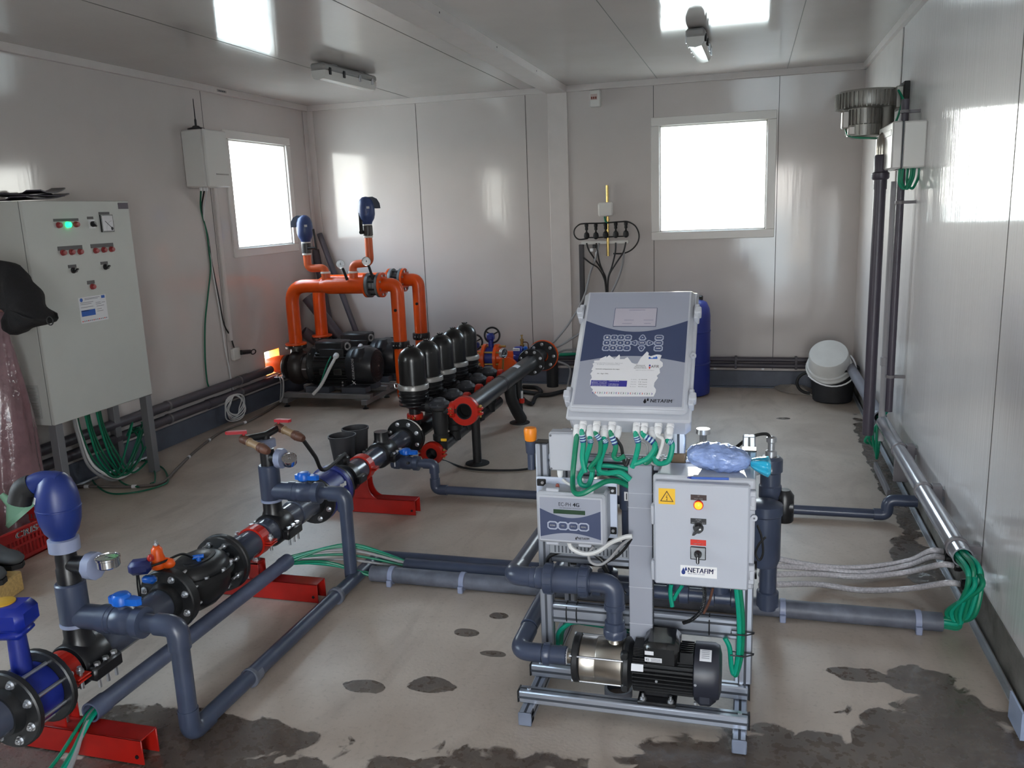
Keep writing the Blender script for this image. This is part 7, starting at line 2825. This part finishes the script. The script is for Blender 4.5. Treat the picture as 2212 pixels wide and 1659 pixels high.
for x, z in ((-.5, .64), (-.44, .66), (-.56, .63)):
    s.torus((x, 2.56, z), V((.3, 1, 0)), .038, .009, 22, 8)
s.build('spring_coils', M_SS, t)
s = MB()
for x in (-.2, -.14):
    s.hexnut((x, 2.56, .72), Z_, .014, .02)
    s.cyl((x, 2.56, .6), (x, 2.56, .72), .008, None, 10)
s.build('brass_cock', M_BRASS, t)

t = thing('supply_riser', 'dark grey riser pipe with filter cup standing beside the power panel', 'pipe', (.09, 3.09, 0))
rx = aty(1660, 1200, 3.06).x
s = MB()
zt = aty(1655, 985, 3.06).z
s.cyl((rx, 3.06, .05), (rx, 3.06, zt - .01), .031, None, 20)
s.lathe((rx, 3.06, .06), Z_, [(.032, 0), (.04, .004), (.04, .06), (.032, .064)], 20)
s.lathe((rx, 3.06, zt - .16), Z_, [(.032, 0), (.04, .006), (.04, .05), (.036, .055), (.036, .1), (.042, .105), (.042, .15), (.03, .16)], 20)
s.build('riser_pipe', M_PVC, t)
s = MB()
c_ = aty(1652, 1150, 2.95)
s.lathe(aty(1650, 1226, 2.95), Z_, [(.02, 0), (.045, .012), (.055, .04), (.055, .2), (.06, .205), (.06, .24), (.04, .25)], 24)
s.build('filter_cup', M_PVC, t)
s = MB()
c_ = aty(1690, 1098, 4.2)
s.cyl((rx + .03, 3.06, .46), (rx + .08, 3.06, .46), .03, None, 16)
s.lathe((rx + .05, 3.06, .40), Z_, [(.03, 0), (.034, .006), (.034, .1), (.02, .12)], 16)
s.build('side_valve', M_BLK, t)
t2_ = thing('injection_fitting', 'small sunlit fitting with curved black tube on top of the riser', 'fitting', (rx, 3.06, zt))
s = MB()
s.lathe((rx, 3.06, zt - .0), Z_, [(.02, 0), (.02, .02), (.012, .024), (.012, .05), (.018, .054), (.018, .07), (.008, .074)], 12)
s.build('nipple', M_STEEL, t2_)
s = MB()
s.cable([(rx, 3.06, zt + .06), (rx - .02, 3.05, zt + .085), (rx - .08, 3.0, zt + .08), (rx - .15, 2.9, zt + .04), (rx - .2, 2.8, zt - .02)], .006, 8)
s.build('black_tube', M_BCAB, t2_)
s = MB()
s.cyl((-.16, 2.93, zt - .03), (rx, 3.0, zt - .035), .014, None, 12)
for x in (-.12, -.03, .03):
    s.lathe((x, 2.96, zt - .04), Z_, [(.012, 0), (.016, .003), (.016, .03), (.01, .034)], 12)
s.solo('steel_pipe', M_STEEL, 'bright sunlit metal pipe behind the crumpled bag', 'pipe')
s = MB()
p = aty(1519, 945, 2.75)
s.lathe(p - Z_ * .05, Z_, [(.022, 0), (.022, .03), (.012, .034), (.012, .06), (.024, .064), (.022, .08)], 14)
s.solo('bleed_valve', M_STEEL, 'small sunlit metal valve right behind the controller foot', 'valve')

# cables from the controller
ends = [((1258, 1062), (1335, 1040)), ((1265, 1010), (1250, 1040)), ((1285, 1012), (1362, 1020)), ((1288, 1000), (1362, 1025)), ((1300, 985), (1362, 1030)), ((1320, 990), (1340, 985))]


def rp(px, py, y=2.36):
    return aty(px, py, y)


def gc(k, d=.04):
    return GPOS[k] + V((0, -.0, -.0))


cabs = [
    (0, M_GRN, 0.00805, [(1241, 985), (1237, 1030), (1240, 1062), (1258, 1066), (1285, 1052), (1310, 1040), (1335, 1040), (1358, 1050)], 'long green cable hanging lowest from the controller, looping over the keypad meter'),
    (1, M_GRNB, 0.007819999999999999, [(1260, 960), (1258, 990), (1264, 1020)], 'bright green cable beside the long loop, dropping behind the junction box'),
    (2, M_GRNB, 0.007819999999999999, [(1275, 960), (1266, 990), (1262, 1010), (1252, 1030), (1255, 1046), (1270, 1048), (1278, 1030), (1280, 1010)], 'bright green cable curling back in a small loop above the keypad meter'),
    (3, M_GRN, 0.0069, [(1297, 955), (1294, 985), (1275, 1010), (1285, 1016)], 'green cable from the fourth gland of the controller'),
    (4, M_GRNB, 0.00828, [(1308, 960), (1298, 990), (1294, 1015), (1310, 1022), (1340, 1020), (1362, 1036)], 'thick bright green cable sweeping from the fifth gland to the duct'),
    (5, M_GRN, 0.00747, [(1330, 965), (1326, 985), (1335, 992), (1350, 985)], 'green cable looping short under the sixth gland'),
    (6, M_BCAB, .005, [(1342, 965), (1346, 990), (1352, 1005), (1358, 990)], 'black cable hanging in the middle below the controller'),
    (7, M_GRNB, 0.007819999999999999, [(1379, 960), (1374, 985), (1370, 998), (1365, 1010)], 'bright green cable dropping straight into the duct top'),
    (8, M_GCAB, .004, [(1397, 960), (1400, 985), (1410, 1002), (1425, 1002), (1432, 985)], 'thin grey cable looping right of the duct'),
    (9, M_GRNB, 0.007819999999999999, [(1415, 960), (1404, 985), (1385, 997), (1370, 1002)], 'bright green cable curving left to the duct from the tenth gland'),
    (10, M_GRN, 0.0069, [(1418, 972), (1410, 988), (1396, 1000), (1384, 990)], 'green cable behind, looping under the tenth gland'),
    (11, M_WCAB, .005, [(1432, 950), (1426, 975), (1420, 990)], 'white cable hanging between the green ones under the controller'),
    (12, M_GRNB, 0.00828, [(1452, 960), (1448, 985), (1440, 998), (1420, 1000), (1412, 985)], 'thick bright green cable curving in from the last gland'),
]
for k, c_, r_, pts, lab in cabs:
    st_ = GPOS[min(k, len(GPOS) - 1)]
    s = MB()
    path = [st_ + V((0, .012, .012)), st_] + [rp(x, y, st_.y if k else (st_.y, st_.y - .01, 2.31, 2.3, 2.31, 2.34, 2.38, 2.4)[i]) for i, (x, y) in enumerate(pts)]
    s.cable(path, r_, 8)
    if c_ in (M_GRN, M_GRNB) and k:
        q = [p_ for p_ in spline(path, 10)][12:19]
        s.tube(q, r_ * 1.15, 8, mi=1)
        for j in (1, 3, 5):
            s.tube(q[j:j + 2], r_ * 1.2, 8, mi=2)
    s.solo('cable', [c_, mat('cable_tag_film', (176, 206, 216), .3) if 'cable_tag_film' not in bpy.data.materials else bpy.data.materials['cable_tag_film'], M_NAVY], lab, 'cable', 'cables hanging from the controller')
# further cable loops round the frame
for pts, r_, c_, lab, y in (
        ([(1362, 1015), (1330, 1008), (1300, 1006), (1275, 1012)], .0068, M_GRNB, 'bright green cable arching into the duct, upper of two', 2.40),
        ([(1362, 1042), (1335, 1026), (1310, 1022), (1290, 1024)], .0068, M_GRNB, 'bright green cable arching into the duct, lower of two', 2.41),
        ([(1228, 1168), (1236, 1185), (1262, 1196), (1290, 1192), (1320, 1172), (1350, 1160), (1366, 1158)], .007, M_WCAB, 'thick white cable hanging under the keypad meter', 2.35),
        ([(1282, 1180), (1272, 1196), (1276, 1214), (1296, 1220), (1318, 1206), (1340, 1180), (1364, 1160)], .0045, M_GCAB, 'thin grey cable looping below the thick white one', 2.36),
        ([(1364, 1164), (1350, 1185), (1330, 1204), (1310, 1215)], .004, M_BCAB, 'thin black cable running down from the duct', 2.37),
        ([(1215, 1035), (1226, 1044), (1246, 1050), (1262, 1034)], .005, M_WCAB, 'white cable looping under the junction box', 2.40),
        ([(1190, 1230), (1182, 1215), (1190, 1200), (1225, 1190), (1270, 1192), (1300, 1210), (1315, 1235)], .006, M_BCAB, 'black cable coiled behind the pump union', 2.44),
        ([(1352, 1282), (1330, 1262), (1302, 1225)], .005, M_BCAB, 'black cable slanting down past the outlet elbow', 2.5),
        ([(1205, 1392), (1208, 1365), (1235, 1345), (1275, 1348), (1330, 1358), (1362, 1372)], .0075, M_GRNB, 'bright green cable arching over the steel pump', 2.5),
        ([(1212, 1390), (1218, 1358), (1250, 1340), (1300, 1345), (1360, 1360)], .007, M_GRN, 'green cable arching over the steel pump behind the bright one', 2.53),
        ([(1450, 1262), (1448, 1280), (1452, 1310)], .0068, M_GRNB, 'bright green cable under the power panel, thicker one', 2.42),
        ([(1474, 1264), (1462, 1282), (1455, 1296)], .006, M_GRNB, 'bright green cable under the power panel, slanting one', 2.43),
        ([(1590, 1268), (1596, 1330), (1597, 1380), (1594, 1420), (1586, 1455), (1580, 1440), (1576, 1400), (1566, 1378)], .0075, M_GRNB, 'bright green cable down the outer upright and back to the motor', 2.43),
        ([(1598, 1268), (1604, 1330), (1604, 1385), (1600, 1425), (1590, 1458), (1584, 1450)], .007, M_GRN, 'green cable tied along the outer upright beside the bright one', 2.435),
        ([(1540, 1270), (1532, 1300), (1520, 1325)], .004, M_RUST, 'thin brown cable under the power panel', 2.44),
        ([(1636, 1135), (1645, 1160), (1648, 1195), (1640, 1210), (1632, 1195), (1640, 1175), (1654, 1160)], .0035, M_BCAB, 'thin black wire looped beside the power panel', 2.5)):
    MB().cable([rp(a, b, y) for a, b in pts], r_, 8).solo('cable', c_, lab, 'cable')
cp = spline([rp(a, b, 2.40) for a, b in ((1520, 1262), (1522, 1290), (1515, 1318), (1495, 1338), (1475, 1346))], 16)
s = MB()
s.tube(cp, [.0066 if i % 2 else .0052 for i in range(len(cp))], 10)
s.solo('corrugated_conduit', M_BLK, 'black corrugated tube from the power panel to the motor box', 'conduit')
for (x0_, x1_, z_, lab) in ((-.014, .032, .20, 'lower'), (-.014, .032, .27, 'upper')):
    s = MB()
    s.tube([(x0_ - .02, 2.425, z_), (x0_ - .02, 2.445, z_), (x1_, 2.446, z_ - .002), (x1_ + .002, 2.446, z_ - .002)], .0022, 6)
    s.tube([(x0_ - .022, 2.42, z_), (x0_ + .02, 2.419, z_), (x1_, 2.44, z_ - .002)], .0022, 6)
    s.solo('cable_tie', M_BLK, 'black cable tie holding green cables to the outer upright, ' + lab + ' one', 'cable tie')
for x, lab in ((-.548, 'first'), (-.515, 'second'), (-.02 - .08, 'one behind the motor')):
    s = MB()
    s.tube([V((x, 2.449 + .021 + .023 * math.cos(a), .268 + .036 * math.sin(a))) for a in [2 * PI * i / 16 for i in range(16)]], .0022, 6, True)
    s.solo('cable_tie', M_BLK, 'black cable tie round the middle cross rail, ' + lab, 'cable tie')

s = MB()
q = atz(1336, 1500, 0)
s.lathe((q.x, q.y, 0), Z_, [(.036, 0), (.045, .0), (.045, .025), (.036, .025), (.036, .0)], 24, False)
s.solo('floor_drain', M_PVCD, 'short grey pipe stub standing on the floor under the steel pump', 'drain pipe')
